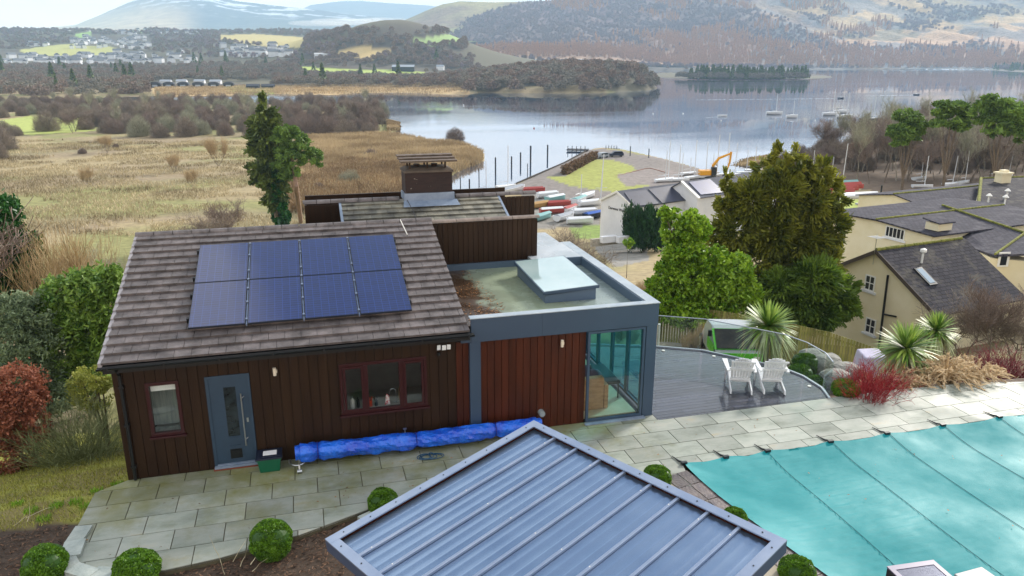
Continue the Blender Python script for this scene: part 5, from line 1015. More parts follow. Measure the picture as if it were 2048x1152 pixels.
# ------------------------------------------------------------------ cordylines (cabbage palms)
def cordyline(label, u, v, dist, rpx, trunk, seed, lower=True):
    c = atd(u, v, dist); k = kpx(c); r = rpx * k; base = c - [0, 0, trunk]; g = np.random.default_rng(seed)
    V, F, Rn, V2, F2, R2 = [], [], [], [], [], []
    n = 330
    for i in range(n):
        el = math.pi / 2 - math.acos(1 - 1.75 * g.random()); az = g.random() * 6.28; Ls = r * (1.0 + .12 * g.random()); d = np.array([math.cos(el) * math.cos(az), math.cos(el) * math.sin(az), math.sin(el)])
        s = np.cross(d, [0, 0, 1.0]); s /= np.linalg.norm(s) + 1e-6; w_ = .026 * (r / .6); dr = .12 + .5 * max(0, .5 - d[2]); K = 4; pts = []
        for j in range(K + 1): t = j / K; p = d * Ls * t + np.array([0, 0, -dr * Ls * t * t]) + [0, 0, .05]; ww = w_ * (0.6 + .9 * t if t < .5 else (1.05 * 2 * (1 - t) * 1.0 + .05)); pts += [p - s * ww, p + s * ww]
        tgt = (V, F, Rn) if el > -.05 or not lower else (V2, F2, R2); b = len(tgt[0]); tgt[0].extend(pts); rr = g.random()
        for j in range(K): tgt[1].append((b + 2 * j, b + 2 * j + 1, b + 2 * j + 3, b + 2 * j + 2)); tgt[2].append(rr)
    b = MB(); b.tube([(0, 0, 0), (.03, 0, trunk * .5), (0, 0, trunk)], [.09, .075, .07], 8)
    up = np.array([0, 0, trunk]); P = [('trunk', (np.array(b.v), np.array([f for f in b.f if len(f) == 4]), np.zeros(16)), bark), ('leaf_crown', (np.array(V) + up, np.array(F), np.array(Rn)), lf_cord)]
    if V2: P.append(('lower_leaves', (np.array(V2) + up, np.array(F2), np.array(R2)), lf_cord2))
    return veg('cordyline', label, 'palm', base, P, 'cordyline palms beside the deck and paving')
cordyline('large cordyline palm with silvery lower leaves behind the garden chairs', 1536, 655, 22.5, 58, 2.2, 1)
cordyline('yellow-green cordyline palm in the bed beyond the pool paving, left of the pair', 1812, 700, 20.5, 62, 1.5, 2)
cordyline('smaller cordyline palm behind the yellow-green one, right of the pair', 1872, 665, 23.0, 44, 1.7, 3)

# ------------------------------------------------------------------ red dogwoods, grasses, rocks in the bed
def stems(n, h, spread, r, seed, fork=True, bend=.3):
    g = np.random.default_rng(seed); P0, P1, R0, R1 = [], [], [], []
    for i in range(n):
        a = g.random() * 6.28; q = np.array([math.cos(a), math.sin(a), 0]) * spread * .3 * g.random(); d = np.array([math.cos(a) * spread * g.random(), math.sin(a) * spread * g.random(), h]); d /= np.linalg.norm(d); L_ = h * (.6 + .5 * g.random()); K = 4; p = q
        for j in range(K):
            d = d + g.normal(size=3) * bend * .4 + [0, 0, .05]; d /= np.linalg.norm(d); e = p + d * L_ / K; P0.append(p); P1.append(e); R0.append(r * (1 - .2 * j)); R1.append(r * (.8 - .2 * j)); 
            if fork and j > 0:
                for _ in range(2): f = d + g.normal(size=3) * .45; f /= np.linalg.norm(f); P0.append(e); P1.append(e + f * L_ * .22); R0.append(r * .6); R1.append(r * .3)
            p = e
    return segs_mesh(P0, P1, R0, R1, 3)
def red_shrub(label, u, v, dist, h, sp, n, seed, m=None, nm='dogwood'):
    c = atd(u, v, dist); c[2] = gz(c[0], c[1]) - .05; veg(nm, label, 'shrub', c, [('stems', stems(n, h, sp, .009, seed), m or twig_red)], 'red-stemmed dogwoods in the bed')
red_shrub('bright red-stemmed dogwood next to the low box ball', 1738, 772, 18.3, .95, 1.1, 170, 5)
red_shrub('bright red-stemmed dogwood left of the taller cordyline foot', 1765, 765, 18.9, .9, 1.2, 140, 6)
for q, (u, v, d, l) in enumerate(((1900, 715, 24.5, 'dull crimson dogwood thicket behind the pale grass plumes'), (1960, 735, 22.5, 'crimson dogwood right of the pale grass plumes'), (2020, 730, 22.0, 'crimson dogwood at the right edge of the bed'), (1990, 700, 26.0, 'farthest crimson dogwood below the bare trees by the cottage'))):
    red_shrub(l, u, v, d, 1.1, 1.6, 190, 20 + q, MM('twig_crimson', hexc('#6f2230'), .7, hexc('#8a3a40'), scale=2, rnd=.35))
def plume_grass(label, u, v, dist, n, h, seed):
    c = atd(u, v, dist); c[2] = gz(c[0], c[1]) - .05; g = np.random.default_rng(seed); V, F, Rn, PV, PF, PR = [], [], [], [], [], []
    for i in range(n):
        a = g.random() * 6.28; out_ = .25 + .75 * g.random(); H_ = h * (.55 + .5 * g.random()); d = np.array([math.cos(a), math.sin(a), 0]); q = d * .2 * g.random(); s = np.array([-d[1], d[0], 0]); K = 6; pts = []
        pl = i % 2 == 0
        for j in range(K + 1):
            t = j / K; p = q + d * out_ * h * .75 * t ** 1.6 + [0, 0, H_ * (1.25 * t - .5 * t * t * (1 + out_ * .6))]; pts.append(p)
        b = len(V)
        for j, p in enumerate(pts): ww = .012 * (1 - .6 * j / K); V += [p - s * ww, p + s * ww]
        rr = g.random() * .6
        for j in range(K): F.append((b + 2 * j, b + 2 * j + 1, b + 2 * j + 3, b + 2 * j + 2)); Rn.append(rr)
        if pl:
            for j in (K - 2, K - 1):
                for e in range(5):
                    o_ = pts[j] + (pts[j + 1] - pts[j]) * g.random(); x = g.normal(size=3) * .045 + (pts[j + 1] - pts[j]) * .55; y = np.cross(x, g.normal(size=3)); y = y / (np.linalg.norm(y) + 1e-9) * .022; b2 = len(PV); PV += [o_ - x - y * .3, o_ - y, o_ + x, o_ + y]; PF.append((b2, b2 + 1, b2 + 2, b2 + 3)); PR.append(.3 + .7 * g.random())
    veg('plume_grass', label, 'grass', c, [('leaves', (np.array(V), np.array(F), np.array(Rn)), lf_plume), ('plumes', (np.array(PV), np.array(PF), np.array(PR)), lf_plume)], 'pale grasses in the bed')
plume_grass('pale arching plume grass at the paving edge right of the cordylines', 1890, 765, 19.6, 190, 1.3, 1); plume_grass('second pale plume grass, nearest the taller cordyline foot', 1845, 770, 19.6, 110, .9, 2)
plume_grass('pale plume grass right of the largest one, beside crimson stems', 1945, 760, 19.8, 130, 1.1, 3); plume_grass('brown withered grass clump at the paving edge below the cordylines', 1810, 775, 19.2, 120, .8, 4); plume_grass('small straw grass above the red dogwood by the fence end', 1722, 715, 22.5, 90, 1.2, 5)
rock_m = MM('rockery_stone', hexc('#6b6c68'), .85, hexc('#9a9a94'), scale=3, bump=.8, bscale=9)
for q, (u, v, d, s, l) in enumerate(((1622, 712, 24, .55, 'grey rock stacked upright behind the handrail, left of the rockery'), (1650, 728, 22.5, .75, 'broad flat grey rock on top of the rockery'), (1688, 742, 21, .6, 'grey rock at the right end of the rockery by the red stems'), (1668, 755, 20, .55, 'pale rock low in the rockery just beyond the glass'))):
    c = atd(u, v, d); s *= .8; g = np.random.default_rng(q); b = MB(); blob(b, (0, 0, 0), (s, s * .7, s * .5), 9); V = np.array(b.v); V *= (1 + .5 * fbm(V[:, 0] * 2.2 + q, V[:, 1] * 2.2 + V[:, 2] * 3, 3))[:, None]
    t = thing('rock', l, 'rock', c, 0, 'rockery stones'); link('stone', np_mesh('stone', V, b.f, b.r), rock_m, t)
    b2 = MB(); blob(b2, (0, 0, -s * 1.6), (s * .9, s * .8, s * 1.3), 9); V = np.array(b2.v); V *= (1 + .2 * fbm(V[:, 0] * 3 + q, V[:, 1] * 3 + V[:, 2] * 3, 3))[:, None]; link('lower_stone', np_mesh('lower_stone', V, b2.f, b2.r), rock_m, t)
cp = thing('covered_table', 'pale lilac sheet-covered garden table by the fence end', 'covered table', atd(1742, 715, 27)); b = MB(); q = WPOS[cp.name]
b.add([(q[0] - .6, q[1] - .4, q[2] - .9), (q[0] + .6, q[1] - .4, q[2] - .9), (q[0] + .6, q[1] + .4, q[2] - .9), (q[0] - .6, q[1] + .4, q[2] - .9), (q[0] - .5, q[1] - .3, q[2] + .15), (q[0] + .45, q[1] - .35, q[2] + .1), (q[0] + .5, q[1] + .3, q[2] + .25), (q[0] - .45, q[1] + .3, q[2] + .3)], [(3, 2, 1, 0), (4, 5, 6, 7), (0, 1, 5, 4), (1, 2, 6, 5), (2, 3, 7, 6), (3, 0, 4, 7)]); b.build('sheet', MM('lilac_sheet', hexc('#b9b6cc'), .8, hexc('#a9a6be')), cp, bevel=.05)

# ------------------------------------------------------------------ the big evergreens behind the fence
def evergreen(name, label, u0, v0, dist, blobs, n, ln, wd, leaf, bk=bark, trunk_r=.3, extra=(), **kw):
    base = atd(u0, v0, dist); base[2] = gz(base[0], base[1]); B = pxblobs(blobs, dist, base); parts = [('foliage', leaf_blobs(B, n, ln, wd, **kw), leaf)]
    for bl, nn, lf in extra: parts.append(('foliage', leaf_blobs(pxblobs(bl, dist, base), nn, ln, wd, **kw), lf))
    P0, P1, R0, R1 = [], [], [], []; top = max(b_[2] for b_ in B); c = np.mean([b_[:3] for b_ in B], 0)
    P0.append((0, 0, -.3)); P1.append((c[0] * .6, c[1] * .6, top * .45)); R0.append(trunk_r); R1.append(trunk_r * .6)
    for b_ in B: P0.append(P1[0]); P1.append(b_[:3]); R0.append(trunk_r * .35); R1.append(trunk_r * .08)
    parts.append(('trunk', segs_mesh(P0, P1, R0, R1, 6), bk)); return veg(name, label, 'tree', base, parts)
evergreen('yew_tree', 'huge spreading bronze-green conifer in front of the cream cottage', 1570, 660, 50,
    [(1556, 312, 9, 24), (1545, 330, 11, 24), (1527, 342, 13, 30), (1596, 318, 10, 26), (1584, 338, 14, 30), (1610, 340, 12, 26), (1640, 345, 14, 30), (1655, 372, 16, 28), (1675, 398, 16, 24), (1625, 372, 18, 26), (1560, 360, 20, 30), (1449, 362, 8, 22), (1451, 388, 14, 24), (1480, 392, 12, 24), (1456, 412, 22, 24), (1500, 405, 34, 44), (1560, 395, 40, 50), (1618, 410, 40, 50), (1480, 460, 44, 40),
     (1545, 465, 50, 50), (1612, 475, 50, 50), (1655, 455, 30, 42), (1510, 525, 50, 44), (1580, 540, 50, 44), (1640, 530, 44, 40), (1440, 475, 26, 30), (1470, 560, 34, 30, 2)], 52000, .36, .11, lf_conifer,
    extra=[([(1600, 595, 54, 36, -2), (1660, 580, 40, 32, -2), (1690, 595, 26, 22, -2), (1560, 615, 50, 30, -2), (1640, 625, 46, 26, -2.5), (1690, 615, 26, 18, -2.5), (1600, 640, 44, 20, -2), (1630, 555, 46, 34, -2.5), (1560, 570, 40, 30, -2.5), (1700, 570, 16, 14, -1), (1520, 610, 36, 30)], 26000, lf_conifer2)], spiky=.9, up=-.05, jit=.3, clump=.65)
evergreen('laurel_tree', 'bright yellow-green laurel-like evergreen beside the flat-roofed extension', 1390, 640, 43,
    [(1318, 575, 26, 22), (1340, 545, 30, 28), (1380, 560, 46, 40), (1432, 565, 44, 40), (1370, 505, 38, 30), (1415, 525, 36, 32), (1350, 465, 26, 22), (1338, 425, 18, 13), (1385, 440, 22, 20), (1462, 585, 34, 30), (1345, 595, 44, 24), (1410, 605, 50, 22), (1330, 430, 16, 14), (1385, 460, 30, 28), (1470, 540, 30, 30), (1380, 625, 60, 22), (1440, 620, 40, 20), (1298, 600, 20, 14), (1498, 590, 22, 24), (1480, 555, 26, 26), (1315, 600, 34, 20)],
    56000, .2, .12, lf_laurel, jit=.5, clump=.5)
evergreen('cypress_clump', 'dense dark upright cypress clump against the white boathouse gable', 1288, 495, 108, [(1262 + 8 * i, 452 + 2 * (i % 3), 9, 42 - (i % 3) * 2) for i in range(8)] + [(1264 + 10 * i, 470, 12, 24, -1) for i in range(6)], 20000, .4, .12, lf_dark, up=1.2, jit=.25, clump=.6, trunk_r=.2)
evergreen('round_bush', 'small bright green bush at the foot of the cypress clump', 1256, 492, 85, [(1256, 486, 9, 9)], 900, .3, .15, lf_laurel, trunk_r=.05)
for q, (u, v, d, ru, rv, l) in enumerate(((1712, 470, 92, 16, 12, 'bright green bush left of the red object by the cottage'), (1680, 470, 92, 20, 12, 'russet clipped bush left of the bright green bush by the cottage drive'))):
    evergreen('round_bush', l, u, v + rv, d, [(u, v, ru, rv), (u - 8, v + 3, ru * .7, rv * .7)], 1600, .3, .18, (lf_laurel, lf_copper)[q], trunk_r=.05)
# the pair of tall trees left of the chimney
evergreen('ivy_clad_conifer', 'tall narrow conifer with ivy-clad trunk behind the house ridge', 558, 455, 124,
    [(530, 205, 8, 13), (530, 228, 20, 14), (528, 250, 28, 16), (534, 275, 32, 16), (522, 300, 26, 14), (545, 310, 28, 16), (530, 335, 30, 16), (545, 360, 26, 14), (555, 385, 24, 12), (520, 360, 16, 10), (548, 405, 20, 12)], 9000, 1.1, .4, lf_spruce, spiky=.8, up=-.15, clump=.7, trunk_r=.5,
    extra=[([(556, 370, 8, 22), (558, 405, 10, 24), (562, 430, 12, 20), (556, 345, 7, 20)], 3500, lf_ivy)])
evergreen('scots_pine', 'scots pine with bare leaning orange-grey trunk right of the ivy-clad conifer', 600, 446, 122,
    [(575, 262, 20, 10), (560, 280, 16, 12), (590, 280, 22, 12), (605, 300, 26, 14), (575, 305, 24, 14), (630, 312, 14, 12), (590, 322, 22, 8), (560, 330, 18, 10), (636, 326, 8, 7), (585, 346, 18, 8), (570, 352, 12, 7)], 9000, .7, .2, lf_pine, clump=.75, trunk_r=.0)
pb = gp(602, 446); pt = atd(576, 290, 122); b = MB(); b.tube([pb, atd(592, 370, 122), atd(585, 320, 122), pt], [.42, .36, .28, .12], 7); b.build('pine_stem', MM('pine_bark', hexc('#a08474'), .9, hexc('#8a7468'), scale=1), bpy.data.objects['scots_pine'])
# pines on the right shore
for q, (u, v, d, bl, l) in enumerate((
    (1815, 330, 125, [(1812, 232, 22, 10), (1832, 246, 24, 10), (1800, 262, 22, 11), (1822, 270, 22, 9), (1796, 282, 14, 8), (1845, 255, 12, 7)], 'dense round-topped pine, leftmost of the three on the right shore'),
    (1898, 330, 122, [(1905, 212, 26, 8), (1885, 222, 18, 8), (1920, 222, 16, 7), (1900, 240, 20, 8), (1915, 252, 18, 7), (1878, 248, 12, 6), (1930, 240, 12, 6)], 'flat-topped open pine, middle of the three on the right shore'),
    (2000, 330, 118, [(1985, 208, 26, 14), (1970, 228, 22, 12), (2010, 222, 30, 18), (2035, 240, 26, 20), (1990, 248, 28, 14), (2045, 262, 24, 16), (2000, 265, 18, 8)], 'broad dense pine at the right edge of the shore wood'))):
    evergreen('shore_pine', l, u, v, d, bl, 6000 + 2500 * (q == 2), .7, .22, lf_pine, clump=.75, trunk_r=.35)
# ------------------------------------------------------------------ bare trees and scrub
def stock(name, parts):
    """one tree of each kind, kept apart until the first copy takes it into the place"""
    return [(nm, np_mesh(nm, V, F, r), m) for nm, (V, F, r), m in parts]
def grow_from(st, name, label, cat, loc, rz, sc, group=None):
    t = thing(name, label, cat, loc, rz, group); t.scale = sc if isinstance(sc, tuple) else (sc,) * 3
    for nm, me, m in st:
        o_ = bpy.data.objects.new(nm, me); COL.objects.link(o_); o_.parent = t
        if not me.materials: me.materials.append(m)
    return t
def dome(seed, w, h, n, m, stems_=5):
    g = np.random.default_rng(seed); P0, P1, R0, R1 = [], [], [], []
    d = g.normal(size=(n, 3)); d[:, 2] = np.abs(d[:, 2]) * .9 + .05; d /= np.linalg.norm(d, axis=1)[:, None]; k = g.random(n) ** .4
    lump = 1 + .35 * fbm(d[:, 0] * 3 + seed, d[:, 1] * 3 + d[:, 2] * 2, 3); C = d * k[:, None] * lump[:, None] * [w / 2, w / 2, h]
    e = d + g.normal(size=(n, 3)) * .5 + [0, 0, .5]; e /= np.linalg.norm(e, axis=1)[:, None]; L_ = (w * .11) * (.5 + g.random(n)); T = segs_mesh(C - e * L_[:, None] * .5, C + e * L_[:, None] * .5, np.full(n, w * .0036), np.full(n, w * .0012), 3)
    for i in range(stems_):
        a = i / stems_ * 6.28 + g.random(); q = np.array([math.cos(a), math.sin(a), 0]); P0.append(q * .1); P1.append(q * w * .12 + [0, 0, h * .4]); R0.append(w * .015); R1.append(w * .01); P0.append(P1[-1]); P1.append(q * w * .28 + [0, 0, h * .8]); R0.append(w * .01); R1.append(w * .003)
    return [('crown', T, m), ('trunk', segs_mesh(P0, P1, R0, R1, 5), bark)]
scrub = [stock('s%d' % i, dome(i + 1, 8, 5.6, 4200, m)) for i, m in enumerate((twig_grey, twig_brown, twig_grey, twig_lichen, twig_brown))]
g = np.random.default_rng(5); SPOTS = []; TALL_LATER = []; MEADOW = []
def band(u0, u1, v0, v1, step, n_rows):
    for r_ in range(n_rows):
        v = v0 + (v1 - v0) * r_ / max(1, n_rows - 1); u = u0 + g.random() * step
        while u < u1: SPOTS.append((u, v + g.normal() * 2)); u += step * (.7 + .6 * g.random())
band(-20, 760, 208, 214, 26, 2); band(-10, 770, 222, 236, 32, 3); band(150, 775, 246, 262, 38, 3); band(215, 510, 272, 277, 42, 1); band(590, 770, 268, 272, 40, 1)
SPOTS += [(6, 262), (-15, 285), (30, 272), (5, 300), (-10, 318), (70, 250), (95, 262), (240, 260)]
SPOTS = [p for p in SPOTS if not (0 < p[0] < 170 and 236 < p[1] < 258)]
for (u, v) in SPOTS:
    p = gp(u, v); k = g.integers(0, 5); s = .75 + .5 * g.random(); row = 'far' if v < 222 else 'middle' if v < 244 else 'near'; third = 'left' if u < 250 else 'centre' if u < 520 else 'right'; L_ = ('grey rounded leafless willow in the scrub wood between meadow and lake', 'brown rounded leafless willow in the scrub wood between meadow and lake', 'grey rounded leafless willow in the scrub wood between meadow and lake', 'pale lichened leafless tree in the scrub wood between meadow and lake', 'brown rounded leafless willow in the scrub wood between meadow and lake')[k]
    L_ = L_.replace(' in the scrub wood between meadow and lake', ', %s row, %s part of the scrub wood beyond the meadow' % (row, third))
    grow_from(scrub[k], 'leafless_willow', L_, 'tree', p, g.random() * 6.28, (s * 1.05, s * 1.05, s * (.95 + .3 * g.random())), 'leafless trees of the scrub wood')
for i in range(46):
    u, v = g.uniform(-20, 770), g.uniform(212, 268)
    if 0 < u < 170 and 232 < v < 262: continue
    p = gp(u, v); k = i % 3; s = .55 + .35 * g.random(); TALL_LATER.append((k, p, s, 'taller thin leafless tree rising among the willows, %s of the scrub wood' % ('left part' if u < 250 else 'centre' if u < 520 else 'right part')))
for q, (u, v, s, k, l) in enumerate(((437, 332, .72, 0, 'large brown-green bush alone on the meadow, left of the tall conifer'), (350, 346, .45, 3, 'sparse small bush on the meadow left of the large meadow bush'), (176, 374, .42, 0, 'upright grey bush in the middle of the left meadow'), (215, 305, .5, 4, 'reddish-brown bush at the back of the meadow'), (165, 307, .35, 4, 'small brown bush left of the reddish-brown one at the back of the meadow'), (232, 296, .3, 1, 'little bush right of the reddish-brown one at the back of the meadow'), (910, 281, .95, 1, 'dark leafless bush standing alone in the lake shallows'), (700, 375, .8, 3, 'grey-green willow bush among the reeds left of the chimney'), (640, 388, .5, 1, 'dark red-brown bush in the reeds by the pine trunk'), (762, 380, .4, 4, 'russet bush beside the pale reed tuft left of the chimney'), (742, 318, .6, 4, 'low red-brown bush in the reed bed'), (385, 376, .4, 4, 'reddish young bush left of the leafless trees by the house'))):
    p = gp(u, v); p[2] = max(p[2], LAKE_Z - .1)
    if u in (437, 350, 176, 385, 215): MEADOW.append((p, s, l)); continue
    grow_from(scrub[k], 'bush', l, 'bush', p, q, (s, s, s * (.9 if q != 2 else 1.3)))
tall = [stock('t%d' % i, [('trunk', B, bk), ('crown', T, tm)]) for i, ((B, T), bk, tm) in enumerate((
    (bare(3, 6.5, .16, .02, levels=4, kids=3, spread=.75, up=.35, ratio=.62), bark, twig_brown), (bare(8, 7, .15, .02, levels=4, kids=3, spread=.6, up=.45, ratio=.6), bark_pale, twig_lichen),
    (bare(15, 6, .15, .02, levels=4, kids=3, spread=.85, up=.3, ratio=.66, stems=2, lean=.3), bark, twig_grey), (bare(21, 4.0, .05, .009, levels=3, kids=4, spread=.5, up=.5, ratio=.7, stems=6, lean=.6), bark, twig_straw)))]
for k, p, s, l in TALL_LATER: grow_from(tall[k], 'leafless_tree', l, 'tree', p, s * 9, s, 'taller trees of the scrub wood')
for p, s, l in MEADOW: grow_from(tall[3], 'bush', l, 'bush', p, s * 7, s * 1.2)
# wood on the right shore
RW = []
for v0, st in ((300, 20), (322, 19), (345, 19), (365, 24)):
    u = (1700, 1640, 1600, 1700)[(300, 322, 345, 365).index(v0)] + g.random() * 20
    while u < 2090:
        if not (v0 >= 345 and u < 1690): RW.append((u, v0 + g.normal() * 3))
        u += st * (.7 + .6 * g.random())
RL = ['brown leafless tree behind the cottages', 'pale-barked lichened tree behind the cottages', 'grey twin-stemmed leafless tree behind the cottages']
for i, (u, v) in enumerate(RW):
    p = gp(u, v); k = (0, 1, 2, 1, 0)[i % 5]; s = (.85 + .4 * g.random()) * (1 if u > 1750 else .8); grow_from(tall[k], 'leafless_tree', RL[k].replace('behind the cottages', 'behind the cottages, %s row, %s of the pines' % ('front' if v > 340 else 'rear', 'left of' if u < 1790 else 'right of' if u > 1960 else 'below')), 'tree', p, g.random() * 6, s, 'leafless trees of the lakeside wood')
for i in range(34):
    u, v = g.uniform(1600, 2090), g.uniform(300, 345); p = gp(u, v); grow_from(scrub[(0, 1, 4)[i % 3]], 'leafless_willow', 'rounded leafless undergrowth tree in the lakeside wood', 'tree', p, i, .7 + .3 * g.random(), 'undergrowth trees of the lakeside wood')
for i, (u, v) in enumerate([(1560, 330), (1600, 318), (1650, 305), (1700, 300), (1760, 292), (1620, 335), (1580, 345), (1830, 300), (1950, 290), (2040, 285)]):
    p = gp(u, v); grow_from(scrub[i % 5], 'leafless_willow', 'low leafless willow at the water edge of the lakeside wood', 'tree', p, i, .8, 'low willows at the right shore')
for i, (u, v, s, k, l) in enumerate(((1145, 478, .62, 2, 'leafless tree with an ivy-green foot behind the extension, before the boats'), (1100, 470, .5, 0, 'thin leafless tree nearer the brown cladding, before the boats'), (1215, 540, .22, 3, 'low russet-brown shrub thicket behind the flat roof'), (1255, 590, .2, 3, 'brown shrub right of the flat roof corner'), (1180, 500, .25, 3, 'russet shrub between flat roof and lawn'), (1290, 530, .22, 3, 'leafless shrub at the foot of the cypress clump'),
        (1840, 690, .26, 2, 'leafless shrub tree against the cottage wall behind the cordylines'), (1925, 705, .34, 2, 'dark leafless tree left in front of the cottage side wall'), (1975, 710, .4, 0, 'tall dark leafless tree in the middle before the cottage side wall'), (2030, 705, .34, 2, 'leafless tree at the right edge before the cottage side wall'),
        (1415, 690, .15, 3, 'bare pinkish shrub rising above the green van'), (1380, 690, .13, 3, 'bare shrub on the bank left of the green van'), (1450, 680, .18, 3, 'bare reddish young tree right above the van windscreen'),
        (420, 475, .62, 2, 'leafless tree behind the roof ridge, left of the ivy-clad conifer'), (470, 470, .68, 0, 'brown leafless tree closest to the ivy-clad conifer'), (370, 462, .5, 2, 'grey leafless tree above the solar panels'), (620, 462, .4, 3, 'shrub at the pine foot behind the ridge'),
        (190, 540, .55, 2, 'thin leafless tree left of the roof, on the meadow slope'), (155, 520, .5, 1, 'pale thin tree beyond the laurels'), (235, 545, .5, 3, 'brown multi-stemmed shrub close to the roof verge'), (20, 640, 1.0, 0, 'large overhanging leafless tree at the left edge'), (70, 620, .9, 3, 'arching brown shrub beside the ivy at the left edge'))):
    d_ = {1145: 75, 1100: 72, 1215: 50, 1255: 42, 1180: 58, 1290: 70, 1840: 42, 1925: 40, 1975: 38, 2030: 40, 1415: 33, 1380: 31, 1450: 36, 420: 100, 470: 105, 370: 100, 620: 95, 190: 60, 155: 70, 235: 52, 20: 36, 70: 34}[u]
    p = atd(u, v, d_); p[2] = gz(p[0], p[1]) - .1; grow_from(tall[k], 'leafless_tree' if k != 3 else 'leafless_shrub', l, 'tree' if k != 3 else 'shrub', p, i * 1.3, s)

# ------------------------------------------------------------------ shrubs left of the house
def shrub(label, blobs, dist, n, ln, wd, leaf, **kw):
    u0 = np.mean([b_[0] for b_ in blobs]); base = atd(u0, 700, dist); base[2] = gz(base[0], base[1]) - .1; B = pxblobs(blobs, dist, base)
    P0 = [(0, 0, 0)] * len(B); P1 = [b_[:3] for b_ in B]
    return veg('shrub', label, 'shrub', base, [('foliage', leaf_blobs(B, n, ln, wd, **kw), leaf), ('stems', segs_mesh(P0, P1, [.05] * len(B), [.015] * len(B), 5), bark)])
shrub('glossy green laurel-like shrub beside the left roof verge', [(200, 735, 34, 34), (150, 760, 40, 34), (200, 575, 40, 34), (150, 590, 46, 40), (205, 620, 34, 40), (170, 650, 44, 46), (120, 640, 44, 40), (185, 700, 34, 34), (130, 700, 44, 40), (225, 560, 20, 24), (100, 600, 30, 26)], 27, 30000, .15, .07, lf_shrub, jit=.5)
shrub('grey-green shrub left of the glossy laurel, under the ivy', [(60, 790, 50, 36), (110, 790, 40, 30), (60, 640, 44, 44), (30, 690, 40, 50), (85, 690, 40, 44), (20, 620, 34, 34), (60, 740, 50, 30)], 26, 20000, .12, .05, leafmat('grey_green_leaf', hexc('#42583c'), hexc('#93a47e'), .6, .2), jit=.5)
shrub('dark ivy-covered growth at the left edge above the shrubs', [(10, 450, 24, 50), (20, 520, 36, 46), (55, 500, 22, 30), (10, 580, 40, 36), (80, 560, 16, 16), (45, 545, 30, 30)], 38, 16000, .2, .1, lf_ivy)
shrub('golden-green privet by the lower left corner of the roof', [(185, 790, 32, 24), (190, 752, 32, 20), (165, 765, 26, 18), (205, 770, 16, 14)], 20, 5000, .06, .03, leafmat('privet_leaf', hexc('#6f7c2c'), hexc('#bdbf5c'), .5, .2))
shrub('copper-brown beech hedge at the left edge by the lawn', [(20, 900, 50, 34), (60, 850, 30, 30), (30, 770, 44, 34), (15, 820, 50, 40), (60, 800, 26, 26), (0, 870, 40, 30)], 18.5, 16000, .07, .045, lf_copper, jit=.6)
c = atd(155, 850, 18.6); c[2] = gz(c[0], c[1]) - .05
veg('shrub', 'grey-green arching broom-like shrub against the house corner by the lawn', 'shrub', c, [('stems', stems(520, 1.5, 2.6, .008, 77, bend=.5), leafmat('broom_stem', hexc('#56603a'), hexc('#98a070'), .7, 0))])
for q, (u, v, l) in enumerate(((0, 1060, 'dead pale fern frond at the left edge of the bark bed'), (450, 1150, 'single dry strap leaf on the bark at the bottom edge'))):
    c = onz(u, v, -.08); veg('dry_plant', l, 'dry plant', c, [('stems', stems(7, .5, 1.6, .009, 90 + q, fork=False, bend=.4), leafmat('dry_leaf%d' % q, hexc('#9a8f74'), hexc('#cfc6a8'), .8, .1))])
# bark chips and grass
def scatter(name, poly, n, size, z, m, flat=.3, h=0.0):
    xs = np.array([p[0] for p in poly]); ys_ = np.array([p[1] for p in poly]); x = rng.uniform(xs.min(), xs.max(), n * 2); y = rng.uniform(ys_.min(), ys_.max(), n * 2); k = in_poly(x, y, poly) & ~in_poly(x, y, PATIO); x, y = x[k][:n], y[k][:n]; n = len(x)
    if h > .4 and size < .15 and name == 'meadow_grass': k = fbm(x / 11 + 7, y / 7, 5) < .05; x, y = x[k], y[k]; n = len(x)
    Z = land(x, y) + z + rng.random(n) * .02; C = np.c_[x, y, Z]; s = size * (.5 + rng.random(n))
    if h: A_ = np.c_[rng.normal(size=(n, 2)) * .35, np.ones(n)] * (h * (.5 + .8 * rng.random(n)))[:, None] * .5; C[:, 2] += h * .4; B_ = np.cross(A_, rvec(n)); B_ /= np.linalg.norm(B_, axis=1)[:, None]; B_ *= (s * .5)[:, None]
    else: A_ = rvec(n) * [1, 1, flat]; B_ = np.cross(A_, rvec(n)) * [1, 1, flat]; A_ *= s[:, None]; B_ *= (s * .5)[:, None]
    rn = rng.random(n) if h < .5 else np.clip(.5 + 2.2 * fbm(C[:, 0] / 9, C[:, 1] / 7, 5) + .35 * (rng.random(n) - .5), 0, 1)
    V, F, r_ = quads(C, A_, B_, rn); o_ = link(name, np_mesh(name, V, F, r_), m); o_['kind'] = 'stuff'; return o_
chip = leafmat('bark_chip', hexc('#1c1511'), hexc('#7a5e4a'), .9, 0)
scatter('bark_mulch', [(-9, 9.5), (-4.6, 9.5), (1.2, 10.2), (4.5, 12), (9, 9), (8.9, 6.5), (7, 8), (5.5, 12.6), (.5, 13.3), (-2, 12.6), (-4.4, 12.5), (-4.9, 14.6), (-8.5, 14.3)], 42000, .03, .015, chip)
blade = leafmat('grass_blade', hexc('#6f7230'), hexc('#c2c062'), .7, .2); blade2 = leafmat('green_tuft', hexc('#5f8f1f'), hexc('#9cc63a'), .6, .2)
scatter('lawn_grass', [(-14, 14.6), (-4.1, 14.7), (-4.1, 24), (-16, 27)], 60000, .012, 0, blade, h=.06)
c_ = onz(150, 985, -.1)
for u, v in ((60, 1010), (110, 1000), (150, 993), (85, 1030), (190, 965), (170, 1003), (30, 985), (230, 940)):
    q = onz(u, v, -.1); scatter('lawn_grass', [(q[0] - .12, q[1] - .1), (q[0] + .12, q[1] - .1), (q[0] + .12, q[1] + .1), (q[0] - .12, q[1] + .1)], 90, .01, 0, blade2, h=.11)
